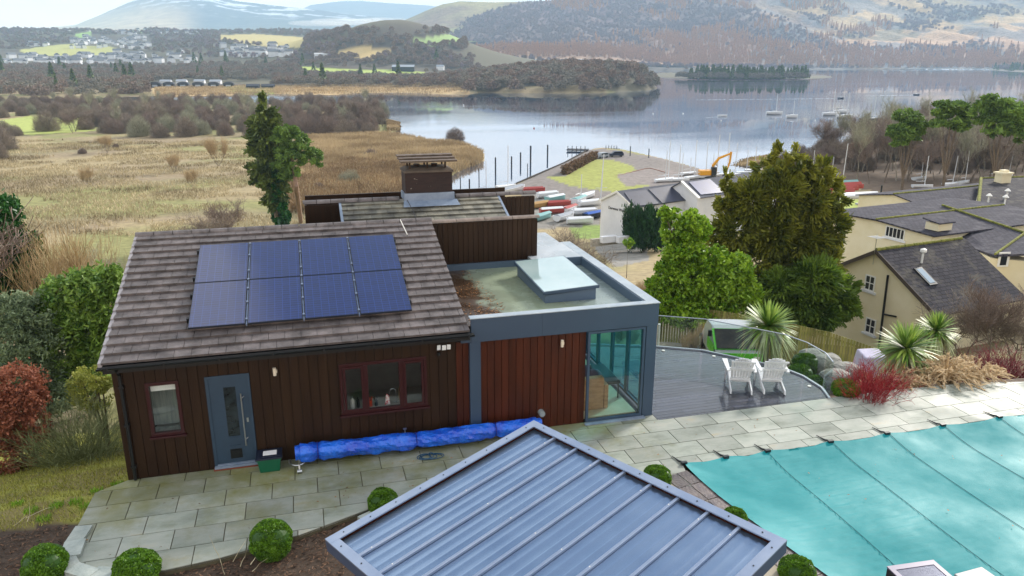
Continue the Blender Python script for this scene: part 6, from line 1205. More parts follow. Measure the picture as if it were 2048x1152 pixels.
# meadow tussocks, reed beds
def pxpoly(P, z=-20.9): return [tuple(onz(u, v, z)[:2]) for u, v in P]
straw_m = leafmat('straw_blade', hexc('#837659'), hexc('#cabb97'), .9, .1); reed_m = leafmat('reed_blade', hexc('#978261'), hexc('#c6b08a'), .9, .1); reed_d = leafmat('brown_reed_blade', hexc('#80694e'), hexc('#a68c68'), .9, .1)
scatter('meadow_grass', pxpoly([(-60, 285), (200, 280), (520, 285), (620, 300), (620, 470), (260, 480), (0, 470), (-120, 450)]), 60000, .14, 0, straw_m, h=.6)
scatter('reed_bed', pxpoly([(590, 280), (780, 272), (870, 290), (930, 296), (966, 308), (965, 322), (925, 336), (885, 356), (870, 400), (800, 430), (600, 430)]), 60000, .14, 0, reed_m, h=2.3)
scatter('reed_bed', pxpoly([(570, 380), (700, 330), (800, 340), (870, 370), (860, 420), (580, 430)]), 16000, .16, 0, reed_d, h=2.5)
for P in ([(310, 180), (560, 177), (560, 188), (310, 193)], [(560, 176), (760, 174), (935, 178), (935, 187), (560, 189)], [(776, 248), (800, 252), (797, 262), (776, 264)], [(1425, 318), (1545, 312), (1545, 334), (1425, 330)]):
    scatter('reed_bed', pxpoly(P, LAKE_Z), 9000, .4, 0.1, reed_m, h=1.7)
# woods beyond: instanced because nobody could count them
def instancer(name, pts, src, smin, smax, seed, m_):
    n = len(pts); g_ = np.random.default_rng(seed); me = bpy.data.meshes.new(name); me.from_pydata([tuple(p) for p in pts], [], [])
    a = me.attributes.new('siz', 'FLOAT', 'POINT'); a.data.foreach_set('value', (smin + (smax - smin) * g_.random(n)).astype(np.float32)); a = me.attributes.new('rot', 'FLOAT_VECTOR', 'POINT'); a.data.foreach_set('vector', np.c_[np.zeros(n), np.zeros(n), g_.random(n) * 6.28].astype(np.float32).ravel())
    o_ = link(name, me, None); o_['kind'] = 'stuff'; ng = bpy.data.node_groups.new(name + '_scatter', 'GeometryNodeTree'); ng.interface.new_socket('Geometry', in_out='INPUT', socket_type='NodeSocketGeometry'); ng.interface.new_socket('Geometry', in_out='OUTPUT', socket_type='NodeSocketGeometry')
    N = ng.nodes.new; i_ = N('NodeGroupInput'); q = N('NodeGroupOutput'); ip = N('GeometryNodeInstanceOnPoints'); oi = N('GeometryNodeObjectInfo'); oi.inputs['Object'].default_value = src; s1 = N('GeometryNodeInputNamedAttribute'); s1.data_type = 'FLOAT'; s1.inputs['Name'].default_value = 'siz'; s2 = N('GeometryNodeInputNamedAttribute'); s2.data_type = 'FLOAT_VECTOR'; s2.inputs['Name'].default_value = 'rot'
    K = ng.links.new; K(i_.outputs[0], ip.inputs['Points']); K(oi.outputs['Geometry'], ip.inputs['Instance']); K(s1.outputs['Attribute'], ip.inputs['Scale']); K(s2.outputs['Attribute'], ip.inputs['Rotation']); K(ip.outputs[0], q.inputs[0]); md = o_.modifiers.new('scatter', 'NODES'); md.node_group = ng; return o_
def far_src(nm, seed, n, m, w=9.0, h=9.0, con=False):
    g_ = np.random.default_rng(seed); d = g_.normal(size=(n, 3)); d /= np.linalg.norm(d, axis=1)[:, None]; d[:, 2] = np.abs(d[:, 2])
    C = d * (g_.random(n) ** .35)[:, None] * [w / 2, w / 2, h * .62] + [0, 0, h * .3]
    if con: t = g_.random(n); a = g_.random(n) * 6.28; C = np.c_[np.cos(a) * (1 - t) * w * .3, np.sin(a) * (1 - t) * w * .3, h * .1 + t * h * 1.3]; d = np.c_[np.cos(a), np.sin(a), np.full(n, .3)]
    e = d * .6 + g_.normal(size=(n, 3)) * .5; e /= np.linalg.norm(e, axis=1)[:, None]; t_ = np.cross(e, g_.normal(size=(n, 3))); t_ /= np.linalg.norm(t_, axis=1)[:, None]; V, F, r_ = quads(C, e * .8, t_ * (.28 if not con else .5), g_.random(n)); me = np_mesh(nm, V, F, r_); me.materials.append(m); return bpy.data.objects.new(nm, me)
fw1 = far_src('far_tree', 1, 260, mat('far_twigs_brown', hexc('#7f6d62'), .95, hexc('#9c8876'), scale=.02, rnd=.3)); fw2 = far_src('far_tree_grey', 2, 260, mat('far_twigs_grey', hexc('#7b7469'), .95, hexc('#918978'), scale=.02, rnd=.3)); fw3 = far_src('far_conifer', 3, 220, lf_spruce, 11, 10, True)
fw4 = far_src('far_larch_sunpatch', 4, 200, mat('far_twigs_larch_sunpatch', hexc('#b58a68'), .95, hexc('#d8ac84'), scale=.02, rnd=.3), 7, 12, True); fw5 = far_src('far_birch', 6, 220, mat('far_twigs_lilac', hexc('#85757a'), .95, hexc('#9a888a'), scale=.02, rnd=.3), 8, 11)
def sample(polys, n, d0, d1, hole=()):
    u0 = min(p[0] for P in polys for p in P) - 20; u1 = max(p[0] for P in polys for p in P) + 20; k = n * 30; a = np.arctan((rng.uniform(u0, u1, k) - 1024) / FPX); d = np.sqrt(rng.uniform(d0 * d0, d1 * d1, k)); s = np.tan(a) * d
    x = d * math.sin(YAW) + s * math.cos(YAW); y = d * math.cos(YAW) - s * math.sin(YAW); z = land(x, y); P = np.c_[x, y, z]; u, v = proj(P); ok = np.zeros(k, bool)
    for Q in polys: ok |= in_poly(u, v, Q)
    for Q in hole: ok &= ~in_poly(u, v, Q)
    ok &= z > LAKE_Z + .05; return P[ok][:n]
FIELDS = [P for P, _ in ZN]
LODGE = [(300, 165), (545, 163), (545, 178), (300, 180)]
left = [[(-60, 136), (0, 134), (400, 132), (600, 126), (700, 135), (940, 150), (940, 178), (560, 174), (300, 176), (300, 200), (-60, 205)]]
P_ = sample(left, 2600, 480, 1500, FIELDS + [LODGE]); instancer('far_wood', P_[::2], fw1, .7, 1.2, 1, None); instancer('far_wood', P_[1::2], fw2, .7, 1.2, 2, None)
P_ = sample([[(-60, 52), (300, 55), (480, 55), (620, 62), (900, 100), (940, 150), (600, 128), (400, 116), (300, 104), (-60, 100)]], 3800, 1300, 3300, FIELDS + [[(140, 72), (300, 70), (310, 100), (140, 100)], [(440, 94), (585, 94), (585, 116), (440, 116)]]); instancer('far_wood', P_[::3], fw1, .8, 1.5, 3, None); instancer('far_wood', P_[1::3], fw2, .8, 1.5, 4, None); instancer('far_wood', P_[2::3], fw5, .8, 1.4, 5, None)
P_ = sample([[(600, 60), (920, 60), (960, 140), (620, 128)]], 900, 1150, 1900, FIELDS); instancer('far_wood', P_, fw1, .9, 1.4, 6, None)
P_ = sample([[(930, 120), (1315, 120), (1315, 185), (930, 188)]], 1300, 640, 1150); instancer('peninsula_wood', P_[::2], fw1, .9, 1.5, 7, None); instancer('peninsula_wood', P_[1::2], fw2, .9, 1.5, 8, None)
P_ = sample([[(1280, 140), (1680, 140), (1680, 160), (1280, 160)]], 420, 880, 1150); instancer('island_wood', P_[:300], fw2, .9, 1.3, 9, None); instancer('island_wood', P_[300:], fw3, .9, 1.4, 10, None)
P_ = sample([[(1960, 130), (2210, 130), (2210, 150), (1960, 150)]], 160, 1200, 2400); instancer('island_wood', P_, fw3, .9, 1.4, 11, None)
P_ = sample([[(1000, 118), (2300, 118), (2300, 142), (1000, 142)]], 1800, 1700, 2900); instancer('shore_wood', P_[::2], fw5, .9, 1.5, 12, None); instancer('shore_wood', P_[1::2], fw1, .9, 1.5, 13, None)
P_ = sample([[(-60, 125), (700, 125), (900, 100), (900, 150), (700, 175), (-60, 200)]], 34, 500, 1700, FIELDS + [LODGE]); instancer('far_evergreens', P_, fw3, .9, 1.6, 14, None)
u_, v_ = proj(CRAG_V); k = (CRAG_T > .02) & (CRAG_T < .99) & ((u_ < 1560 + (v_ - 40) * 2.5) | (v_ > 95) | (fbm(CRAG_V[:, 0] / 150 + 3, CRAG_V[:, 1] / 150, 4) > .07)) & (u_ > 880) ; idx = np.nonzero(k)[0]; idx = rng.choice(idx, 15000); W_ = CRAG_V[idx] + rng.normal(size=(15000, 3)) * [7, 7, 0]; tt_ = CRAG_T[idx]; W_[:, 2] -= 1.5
lo = ((tt_ + rng.normal(size=15000) * .06) < .24) | ((fbm(W_[:, 0] / 170 + 4, W_[:, 1] / 200, 5) > .05) & (W_[:, 0] > 1100)); instancer('hillside_wood', W_[lo], fw4, .9, 1.6, 15, None); hi = ~lo; Wh = W_[hi]; fw6 = far_src('far_oak', 8, 220, mat('far_twigs_pale', hexc('#8b7b7d'), .95, hexc('#a3908e'), scale=.02, rnd=.25), 9, 11); instancer('hillside_wood', Wh[::2], fw5, .9, 1.5, 16, None); instancer('hillside_wood', Wh[1::2], fw6, .9, 1.5, 17, None)  # larch colour at the foot; noise patches to the right paint in sunlight

lv_m = leafmat('fallen_leaf', hexc('#5a3a22'), hexc('#a87a4c'), .8, .1)
def leaves(poly, z, n, size=.022):
    xs = [p[0] for p in poly]; ys_ = [p[1] for p in poly]; x = rng.uniform(min(xs), max(xs), n * 3); y = rng.uniform(min(ys_), max(ys_), n * 3); k = in_poly(x, y, poly) & (fbm(x * 1.3, y * 1.3, 4) > -.05); x, y = x[k][:n], y[k][:n]; n = len(x)
    A_ = rvec(n) * [1, 1, .25] * size; B_ = np.cross(A_, rvec(n) * [.3, .3, 1]); V, F, r_ = quads(np.c_[x, y, np.full(n, z)], A_, B_ * .7, rng.random(n)); o_ = link('fallen_leaves', np_mesh('fallen_leaves', V, F, r_), lv_m); o_['kind'] = 'stuff'
leaves([(3.4, 15.9), (4.1, 15.85), (4.5, 17), (4.3, 20.3), (3.4, 20.3)], 2.712, 500, .03)
leaves([(-4.4, 13), (-3, 12.6), (2, 13.6), (7, 13), (12, 13.5), (12, 15.2), (-4.4, 15.5)], .012, 130); leaves([(7.9, 13), (8.2, 10), (14, 9), (16, 13)], -.06, 40)
# ------------------------------------------------------------------ cottages and marina buildings
cream = MM('cream_render', hexc('#e0d4b0'), .85, hexc('#e9dfc2'), scale=.5, bump=.1, bscale=4); white_r = MM('white_render', hexc('#d6d8dc'), .8, hexc('#e6e7ea'), scale=.4)
moss = MM('moss', hexc('#5d6428'), .95, hexc('#8b8a3e'), scale=2.5, bump=.6, bscale=9); lead_l = MM('pale_lead', hexc('#a9adb5'), .5)
def slate_mat(nm, c1, c2, c3, rot, rh=.26):
    m = bpy.data.materials.new(nm); m.use_nodes = True; nt = m.node_tree; nt.nodes.clear(); L = nt.links.new; o = _n(nt, 'ShaderNodeOutputMaterial'); p = _n(nt, 'ShaderNodeBsdfPrincipled', Roughness=.9); p.inputs['Specular IOR Level'].default_value = .15
    tc = _n(nt, 'ShaderNodeTexCoord'); mp = _n(nt, 'ShaderNodeMapping'); mp.vector_type = 'POINT'; mp.inputs['Rotation'].default_value = (0, 0, rot); L(tc.outputs['Object'], mp.inputs[0])
    br = _n(nt, 'ShaderNodeTexBrick'); br.inputs['Scale'].default_value = 1; br.inputs['Brick Width'].default_value = .5; br.inputs['Row Height'].default_value = rh; br.inputs['Mortar Size'].default_value = .025; br.inputs['Color1'].default_value = (*hexc(c1), 1); br.inputs['Color2'].default_value = (*hexc(c2), 1); br.inputs['Mortar'].default_value = (*[x * .45 for x in hexc(c1)], 1); L(mp.outputs[0], br.inputs['Vector'])
    nz = _n(nt, 'ShaderNodeTexNoise', Scale=.8, Detail=9.0, Roughness=.7); L(tc.outputs['Object'], nz.inputs['Vector']); cr = _n(nt, 'ShaderNodeValToRGB'); cr.color_ramp.elements[0].position = .5; cr.color_ramp.elements[1].position = .72; L(nz.outputs['Fac'], cr.inputs[0])
    ms = _n(nt, 'ShaderNodeMix', data_type='RGBA'); ms.inputs['B'].default_value = (*hexc(c3), 1); L(cr.outputs[0], ms.inputs['Factor']); L(br.outputs['Color'], ms.inputs['A']); L(ms.outputs['Result'], p.inputs['Base Color'])
    bp = _n(nt, 'ShaderNodeBump', Strength=.5, Distance=.04); L(br.outputs['Fac'], bp.inputs['Height']); bp.invert = True; L(bp.outputs[0], p.inputs['Normal']); L(p.outputs[0], o.inputs[0]); return m
E1 = np.array([math.sin(R(81)), math.cos(R(81)), 0]); E2 = np.array([-E1[1], E1[0], 0])       # ridge direction, and across it (away to the left)
sl_a = slate_mat('slate_mossy', '#34343c', '#444249', '#67635a', -R(9)); sl_b = slate_mat('slate_blue', '#3c3c47', '#4c4b56', '#5e5c62', -R(9))
def onplane(A, d, u, v):
    r = ray(u, v); M_ = np.array([[r[0], -d[0]], [r[1], -d[1]]]); k, t = np.linalg.solve(M_, np.array([A[0], A[1]])); return np.array([r[0] * k, r[1] * k, CAM_H + r[2] * k]), t
def slab(b, pts, th=.12, n_=None, **k):
    P = [np.array(p, float) for p in pts]; n_ = np.cross(P[1] - P[0], P[2] - P[0]); n_ /= np.linalg.norm(n_); n_ = n_ if n_[2] > 0 else -n_
    if np.dot(np.cross(P[1] - P[0], P[2] - P[0]), n_) < 0: P = P[::-1]
    m = len(P); b.add(P + [p - n_ * th for p in P], [tuple(range(m)), tuple(range(m, 2 * m))[::-1]] + [(i, m + i, m + (i + 1) % m, (i + 1) % m) for i in range(m)], **k)
def gable(name, label, cat, apex_px, D, eave_px, ridge_px, base_z, wall_m, roof_m, e1=E1, e2=E2, extra_len=0.0, over=.25, ridge_m=moss, group=None, ridge_r=.11):
    A = atd(*apex_px, D); N, t = onplane(A, e2, *eave_px); w = abs(t); h = A[2] - N[2]; Rr, ln = onplane(A, e1, *ridge_px); ln = ln + extra_len
    base = np.array([A[0], A[1], base_z]); th_ = thing(name, label, cat, base, 0, group)
    Fp = A + e2 * w; Np = A - e2 * w; ez = np.array([0, 0, 1.0])
    pl = lambda s, c, z: A + e1 * s + e2 * c + ez * (z - A[2])
    b = MB(); zs = A[2] - .16; ze = N[2] - .02
    v = [pl(over, -w + .05, base_z), pl(over, w - .05, base_z), pl(over, w - .05, ze), pl(over, 0, zs), pl(over, -w + .05, ze)]; v2 = [p + e1 * (ln - over) for p in v]
    b.add(v + v2, [(0, 4, 3, 2, 1), (5, 6, 7, 8, 9), (0, 5, 9, 4), (1, 2, 7, 6)]); b.build('wall', wall_m, th_)
    b = MB(); ov = .3; k = h / w
    slab(b, [pl(0, 0, A[2]), pl(ln, 0, A[2]), pl(ln, -w - ov, A[2] - h - ov * k), pl(0, -w - ov, A[2] - h - ov * k)]); slab(b, [pl(0, .001, A[2]), pl(ln, .001, A[2]), pl(ln, w + ov, A[2] - h - ov * k), pl(0, w + ov, A[2] - h - ov * k)])
    rf = b.build('roof', roof_m, th_)
    if ridge_m:
        b = MB(); n = int(ln / .45)
        for i in range(n): q = pl(i * .45 + .02, 0, A[2] + .02); b.tube([q, q + e1 * .41], ridge_r * random.uniform(.85, 1.15), 7)
        b.build('ridge', ridge_m, rf)
    f = lambda s, c, z: pl(s, c, z); f.A = A; f.w = w; f.h = h; f.ln = ln; f.e1 = e1; f.e2 = e2; f.N = N; return th_, f
brownt = MM('bargeboard', hexc('#4a3f38'), .7); dglass = MM('dark_window_glass', hexc('#1a222c'), .1)
def barge(th_, f):
    b = MB()
    for sg in (-1, 1):
        a = f(-.03, 0, f.A[2] + .03); c_ = f(-.03, sg * (f.w + .3), f.A[2] - f.h - .3 * f.h / f.w + .03); b.obox(a, c_ - a, f.e1 * .04, (0, 0, -.3))
    b.build('bargeboard', brownt, th_)
def gwin(th_, f, u, v, wpx, hpx, cols, rows, sill=True, lab=None, P=None, nm='window'):
    """a window on the gable wall, centred where it stands"""
    wall = f(.25, 0, f.A[2]); c, t = onplane(wall, f.e2, u, v); k = np.linalg.norm(c - [0, 0, CAM_H]) / FPX; W_, H_ = wpx * k, hpx * k; o = c - f.e1 * .04; b = MB(); ax = f.e2; z = np.array([0, 0, 1.0])
    def bar(a0, a1, z0, z1, d0=0, d1=.06): b.obox(o + ax * a0 + z * z0 - f.e1 * d0, ax * (a1 - a0), f.e1 * d1, z * (z1 - z0))
    t_ = .09
    bar(-W_ / 2, W_ / 2, -H_ / 2, -H_ / 2 + t_); bar(-W_ / 2, W_ / 2, H_ / 2 - t_, H_ / 2); bar(-W_ / 2, -W_ / 2 + t_, -H_ / 2 + t_, H_ / 2 - t_); bar(W_ / 2 - t_, W_ / 2, -H_ / 2 + t_, H_ / 2 - t_)
    for i in range(1, cols): q = -W_ / 2 + W_ * i / cols; bar(q - .03, q + .03, -H_ / 2 + t_, H_ / 2 - t_)
    for i in range(1, rows): q = -H_ / 2 + H_ * i / rows; bar(-W_ / 2 + t_, W_ / 2 - t_, q - .025, q + .025, -.002, .055)
    w_ = b.build(nm, white_pl, th_, label=lab); b = MB(); bar(-W_ / 2 + t_, W_ / 2 - t_, -H_ / 2 + t_, H_ / 2 - t_, -.03, .02); b.build('pane', dglass, w_)
    if sill: b = MB(); bar(-W_ / 2 - .18, W_ / 2 + .18, -H_ / 2 - .16, -H_ / 2 - .002, .06, .12); b.build('sill', white_r, w_)
# front cottage
cot, f = gable('cottage', 'nearest cream cottage, with black soil pipe, two small windows and a moss-ridged slate roof', 'cottage', (1752, 500), 50, (1868, 624), (1925, 476), -13.5, cream, sl_a, extra_len=0.2)
barge(cot, f); gwin(cot, f, 1740, 566, 22, 29, 2, 2, lab='upper white four-pane window'); gwin(cot, f, 1741, 652, 22, 29, 2, 2, lab='lower white four-pane window')
b = MB(); wl = f(.25, 0, f.A[2]); p0, _ = onplane(wl, E2, 1778, 550); p1, _ = onplane(wl, E2, 1759, 700); b.tube([p0 - E1 * .1, p1 - E1 * .1], .075, 8); q0, _ = onplane(wl, E2, 1770, 628); q1, _ = onplane(wl, E2, 1795, 633); b.tube([q0 - E1 * .12, q1 - E1 * .12], .06, 8); b.build('soil_pipe', black_pl, cot)
def roofpt(f, u, v, off=0.0):
    n_ = np.cross(f.e1, -f.e2 * f.w + np.array([0, 0, -f.h])); n_ /= np.linalg.norm(n_); n_ = n_ if n_[2] > 0 else -n_; r = ray(u, v); k = ((f.A + n_ * off - [0, 0, CAM_H]) @ n_) / (r @ n_); return np.array([0, 0, CAM_H]) + r * k, n_
dn = (-f.e2 * f.w + np.array([0, 0, -f.h])); dn /= np.linalg.norm(dn)
c, n_ = roofpt(f, 1826, 538); b = MB(); b.obox(c, f.e1 * .75, dn * 1.6, n_ * .1); rw = b.build('roof_window', black_pl, cot); b = MB(); b.obox(c + f.e1 * .12 + dn * .14 + n_ * .102, f.e1 * .51, dn * 1.3, n_ * .012); b.build('pane', MM('sky_glass', hexc('#8fa3b3'), .05, coat=1.0), rw)
def cowl(th_, f, u, v, hh, nm='roof_vent'):
    c, n_ = roofpt(f, u, v); b = MB(); b.tube([c, c + [0, 0, hh]], .07, 8); b.tube([c + [0, 0, hh], c + [0, 0, hh + .08], c + [0, 0, hh + .25], c + [0, 0, hh + .32]], [.1, .22, .2, .05], 10); b.build(nm, white_pl, th_)
cowl(cot, f, 1843, 526, .7)
b = MB(); ap = f(0, 0, f.A[2]); b.tube([ap - E1 * .1 + [0, 0, -1.0], ap - E1 * .1 + [0, 0, 1.1]], .02, 5); 
for k in range(7): b.tube([ap - E1 * .1 + [-.4 + .0 * k, 0, .9] + E2 * (k - 3) * .12 + [0, 0, 0], ap - E1 * .1 + [.4, 0, .9] + E2 * (k - 3) * .12], .012, 4)
b.tube([ap - E1 * .1 + [0, 0, .9] - E2 * .45, ap - E1 * .1 + [0, 0, .9] + E2 * .45], .015, 4); b.build('aerial', steel, cot)
# middle cottage with its cross wing
cot2, f2 = gable('cottage', 'middle cream cottage with a row of white sash windows under a shallow slate roof', 'cottage', (1752, 439), 64, (1862, 470), (1884, 411), -14, cream, sl_b, extra_len=9)
b = MB()
gwin(cot2, f2, 1790, 466, 40, 20, 5, 1, lab='long white window of five narrow lights')
g_ = f2; b = MB(); wA = atd(1876, 463, 60); b.obox(wA, E1 * 1.6, E2 * 1.2, (0, 0, .6)); b.build('dormer', cream, cot2); b = MB(); b.obox(wA + [0, 0, .6] - E2 * .15 - E1 * .15, E1 * 1.9, E2 * 1.6 + np.array([0, 0, .2]), (0, 0, .1)); b.build('dormer_roof', sl_b, cot2)
# wing: ridge coming towards the viewer, hipped end
Wr0 = atd(1884, 411, 70); Wr1 = Wr0 + (-E2) * 10.5 + E1 * 9.0; Wr1 = atd(2050, 467, 59.5); zz = Wr1[2]
hipL, hipR = atd(1990, 510, 54.5), atd(2110, 505, 53)
b = MB(); L0 = atd(1862, 470, 63)
slab(b, [Wr0, Wr1, hipL, L0 - E1 * 0], .15); slab(b, [Wr1 + [0, 0, .001], hipR, hipL], .15); slab(b, [Wr0 + E1 * .01, Wr1 + E1 * .01, hipR + E1 * 2, Wr0 + E1 * 9 + [0, 0, -2.5]], .15); wr = b.build('wing_roof', sl_b, cot2)
b = MB()
for P, Q in ((Wr0, Wr1), (Wr1, hipL), (Wr1, hipR)):
    n = int(np.linalg.norm(Q - P) / .45)
    for i in range(n): b.tube([P + (Q - P) * (i + .05) / n + [0, 0, .06], P + (Q - P) * (i + .95) / n + [0, 0, .06]], .10, 6)
b.build('ridge', moss, wr)
b = MB(); a0 = hipL + [0, 0, -.3]; a1 = hipR + [0, 0, -.3]; dd_ = (a1 - a0) / np.linalg.norm(a1 - a0); back = atd(1925, 478, 60)
b.prism([tuple(a0[:2] + E2[:2] * .3), tuple(a1[:2] + E2[:2] * .3), tuple(a1[:2] + E2[:2] * 9), tuple(back[:2])], -14, a0[2]); b.build('wing_wall', cream, cot2)
c = (a0 + a1) / 2; wv = a0 + dd_ * 1.0 ; r_ = ray(2007, 520); 
nrm = np.array([dd_[1], -dd_[0], 0]); A_ = a0 + E2 * .3; k = ((A_ - [0, 0, CAM_H]) @ nrm) / (r_ @ nrm); c = np.array([0, 0, CAM_H]) + r_ * k
b = MB(); b.obox(c - dd_ * .35 + nrm * .0 + [0, 0, -.5], dd_ * .7, nrm * .08, (0, 0, 1.1)); ww = b.build('window', white_pl, cot2, label='small white window of the wing'); b = MB(); b.obox(c - dd_ * .2 + nrm * .082 + [0, 0, -.38], dd_ * .4, nrm * .01, (0, 0, .86)); b.build('pane', dglass, ww)
# rear cottage
cot3, f3 = gable('cottage', 'rear cream cottage with hipped slate roof, chimney pot and white roof vents', 'cottage', (1787, 388), 86, (1862, 418), (1962, 357), -15, cream, sl_b, extra_len=14)
H0 = atd(1962, 357, 92); H1 = atd(1955, 427, 76); H2 = atd(2110, 422, 76); H3 = atd(2120, 352, 95)
b = MB(); slab(b, [H0, H1, H2, H3], .15); hr = b.build('hip_roof', sl_a, cot3); b = MB(); n = 24
for i in range(n): b.tube([H0 + (H1 - H0) * (i + .05) / n + [0, 0, .05], H0 + (H1 - H0) * (i + .95) / n + [0, 0, .05]], .17, 6)
for i in range(30): b.tube([H0 + (H3 - H0) * (i + .05) / 30 + [0, 0, .05], H0 + (H3 - H0) * (i + .95) / 30 + [0, 0, .05]], .13, 6)
b.build('ridge', moss, hr); b = MB(); b.prism([tuple(H1[:2] + E2[:2] * .5), tuple(H2[:2] + E2[:2] * .5), tuple(H3[:2]), tuple(H0[:2])], -15, H1[2] - .15); b.build('wall', cream, cot3)
cc_ = atd(2005, 360, 90); b = MB(); b.box(cc_[0] - .7, cc_[1] - .5, cc_[2] - 1.2, cc_[0] + .7, cc_[1] + .5, cc_[2] + .75); b.box(cc_[0] - .85, cc_[1] - .65, cc_[2] + .752, cc_[0] + .85, cc_[1] + .65, cc_[2] + .95); b.box(cc_[0] - .4, cc_[1] - .3, cc_[2] + .952, cc_[0] + .4, cc_[1] + .3, cc_[2] + 1.2); b.build('chimney', cream, cot3)
for u, v, d in ((2013, 395, 82), (1976, 405, 80), (2009, 408, 79)):
    q = atd(u, v, d); b = MB(); b.tube([q + [0, 0, -.6], q + [0, 0, .6]], .09, 8); b.tube([q + [0, 0, .6], q + [0, 0, .72], q + [0, 0, .95]], [.12, .32, .1], 10); b.build('roof_vent', white_pl, cot3)
for (u0, v0, u1, v1, d) in ((1950, 404, 1934, 425, 76), (1938, 458, 1928, 475, 62)):
    P, Q = atd(u0, v0, d), atd(u1, v1, d - 1); b = MB(); b.obox(P, Q - P, E1 * .5, (0, 0, .08)); b.build('lead_flashing', lead_l, cot3 if v0 < 430 else cot2)
gl = thing('glass_roof', 'pale glazed lean-to roof between the middle and rear cottages at the right edge', 'glass roof', atd(2025, 450, 66)); b = MB(); slab(b, [atd(2000, 440, 70), atd(2060, 440, 70), atd(2060, 458, 66), atd(2018, 456, 66)], .08); b.build('glazing', MM('pale_glazing', hexc('#a8b4bc'), .1, coat=1.0), gl)
# black shed, cabins, small buildings behind
def shed(name, label, cat, u, v, D, w, d_, h, az, wall_m, roof_m, rh=.8, group=None, flat=False, z=None):
    c = atd(u, v, D); c[2] = gz(c[0], c[1]) if z is None else z; e = np.array([math.sin(R(az)), math.cos(R(az)), 0]); n_ = np.array([-e[1], e[0], 0]); t = thing(name, label, cat, c, 0, group); b = MB(); o = c - e * w / 2
    b.obox(o, e * w, n_ * d_, (0, 0, h)); b.add([o + [0, 0, h], o + n_ * d_ + [0, 0, h], o + n_ * d_ / 2 + [0, 0, h + rh]], [(0, 1, 2)]) ; b.add([o + e * w + [0, 0, h], o + e * w + n_ * d_ + [0, 0, h], o + e * w + n_ * d_ / 2 + [0, 0, h + rh]], [(2, 1, 0)]); b.build('wall', wall_m, t)
    b = MB(); k = .3; ro = o - e * k; W2 = e * (w + 2 * k); up = np.array([0, 0, h])
    slab(b, [ro + n_ * d_ / 2 + up + [0, 0, rh], ro + n_ * d_ / 2 + W2 + up + [0, 0, rh], ro - n_ * k + W2 + up + [0, 0, -.1], ro - n_ * k + up + [0, 0, -.1]], .1); slab(b, [ro + n_ * d_ / 2 + up + [0, 0, rh + .001], ro + n_ * d_ / 2 + W2 + up + [0, 0, rh + .001], ro + n_ * (d_ + k) + W2 + up + [0, 0, -.1], ro + n_ * (d_ + k) + up + [0, 0, -.1]], .1)
    b.build('roof', roof_m, t); return t
felt = MM('dark_felt', hexc('#34363f'), .8, hexc('#444650'), scale=.5); dkwall = MM('dark_wall', hexc('#25242a'), .8); tanw = MM('tan_boards', hexc('#9c7a50'), .8, hexc('#84643f'), scale=2)
bs = shed('black_shed', 'long low black-roofed shed by the red kayaks', 'shed', 1748, 402, 104, 13, 7, 1.9, 92, dkwall, felt, 1.3)
b = MB(); q = atd(1762, 385, 104); b.tube([q, q + [0, 0, 1.0]], .12, 8); b.build('flue', black_pl, bs)
cnp = thing('canopy', 'flat grey canopy on wooden posts beside the rear cottage', 'canopy', atd(1775, 415, 92)); q = WPOS[cnp.name]; b = MB(); b.obox(q + [-3.2, -1.5, .2], (6.4, .8, 0), (0, 3.4, 0), (0, 0, .18)); b.build('roof', MM('grey_sheet', hexc('#8e9196'), .5), cnp)
for dx, dy in ((-2.9, -1.3), (-1, -1.0), (1, -.8), (2.8, -.5), (2.8, 1.8)): b = MB(); b.box(q[0] + dx, q[1] + dy, q[2] - 2.9, q[0] + dx + .15, q[1] + dy + .15, q[2] + .2); b.build('post', tanw, cnp)
for (u, v, d, w_, h_, l) in ((1730, 487, 80, 6.2, 2.0, 'tan close-boarded garden fence left of the middle cottage'), (1712, 470, 84, 3.2, 1.8, 'short red-brown fence panel behind the tan garden fence')):
    c = atd(u, v, d); t = thing('board_fence', l, 'fence', c); b = MB()
    for i in range(int(w_ / .3)): p = c + E1 * (i * .3 - w_ / 2); b.obox(p + [0, 0, -.8], E1 * .27, E2 * .04, (0, 0, h_ + .1 * (i % 2)))
    b.build('boards', tanw if h_ == 2.0 else MM('redbrown', hexc('#6b4030'), .8), t)
# the boathouse with its sign
e1b = np.array([math.sin(R(70)), math.cos(R(70)), 0]); e2b = np.array([-e1b[1], e1b[0], 0])
boat, fb_ = gable('boathouse', 'white marina boathouse with dark solar-panelled roof and sign lettering on its gable', 'boathouse', (1233, 382), 118, (1266, 413), (1366, 364), -21, white_r, MM('dark_slate_roof', hexc('#484b56'), .8, hexc('#5a5d67'), scale=.6, spec=.2), e1=e1b, e2=e2b, ridge_m=None, extra_len=.3)
b = MB()
for sg in (-1, 1): a = fb_(-.03, 0, fb_.A[2] + .05); c_ = fb_(-.03, sg * (fb_.w + .3), fb_.A[2] - fb_.h - .3 * fb_.h / fb_.w + .05); b.obox(a, c_ - a, e1b * .06, (0, 0, -.35))
b.build('bargeboard', white_pl, boat)
txt = bpy.data.curves.new('sign_lettering', 'FONT'); txt.body = 'Derwent Water Marina'; txt.size = .62; txt.extrude = .02; _t = bpy.data.objects.new('_t', txt); COL.objects.link(_t); bpy.context.view_layer.update(); _m = bpy.data.meshes.new_from_object(_t.evaluated_get(bpy.context.evaluated_depsgraph_get())); bpy.data.objects.remove(_t); to = bpy.data.objects.new('sign_lettering', _m); COL.objects.link(to); wl = fb_(.25, 0, fb_.A[2]); s0, _ = onplane(wl, e2b, 1217, 417)
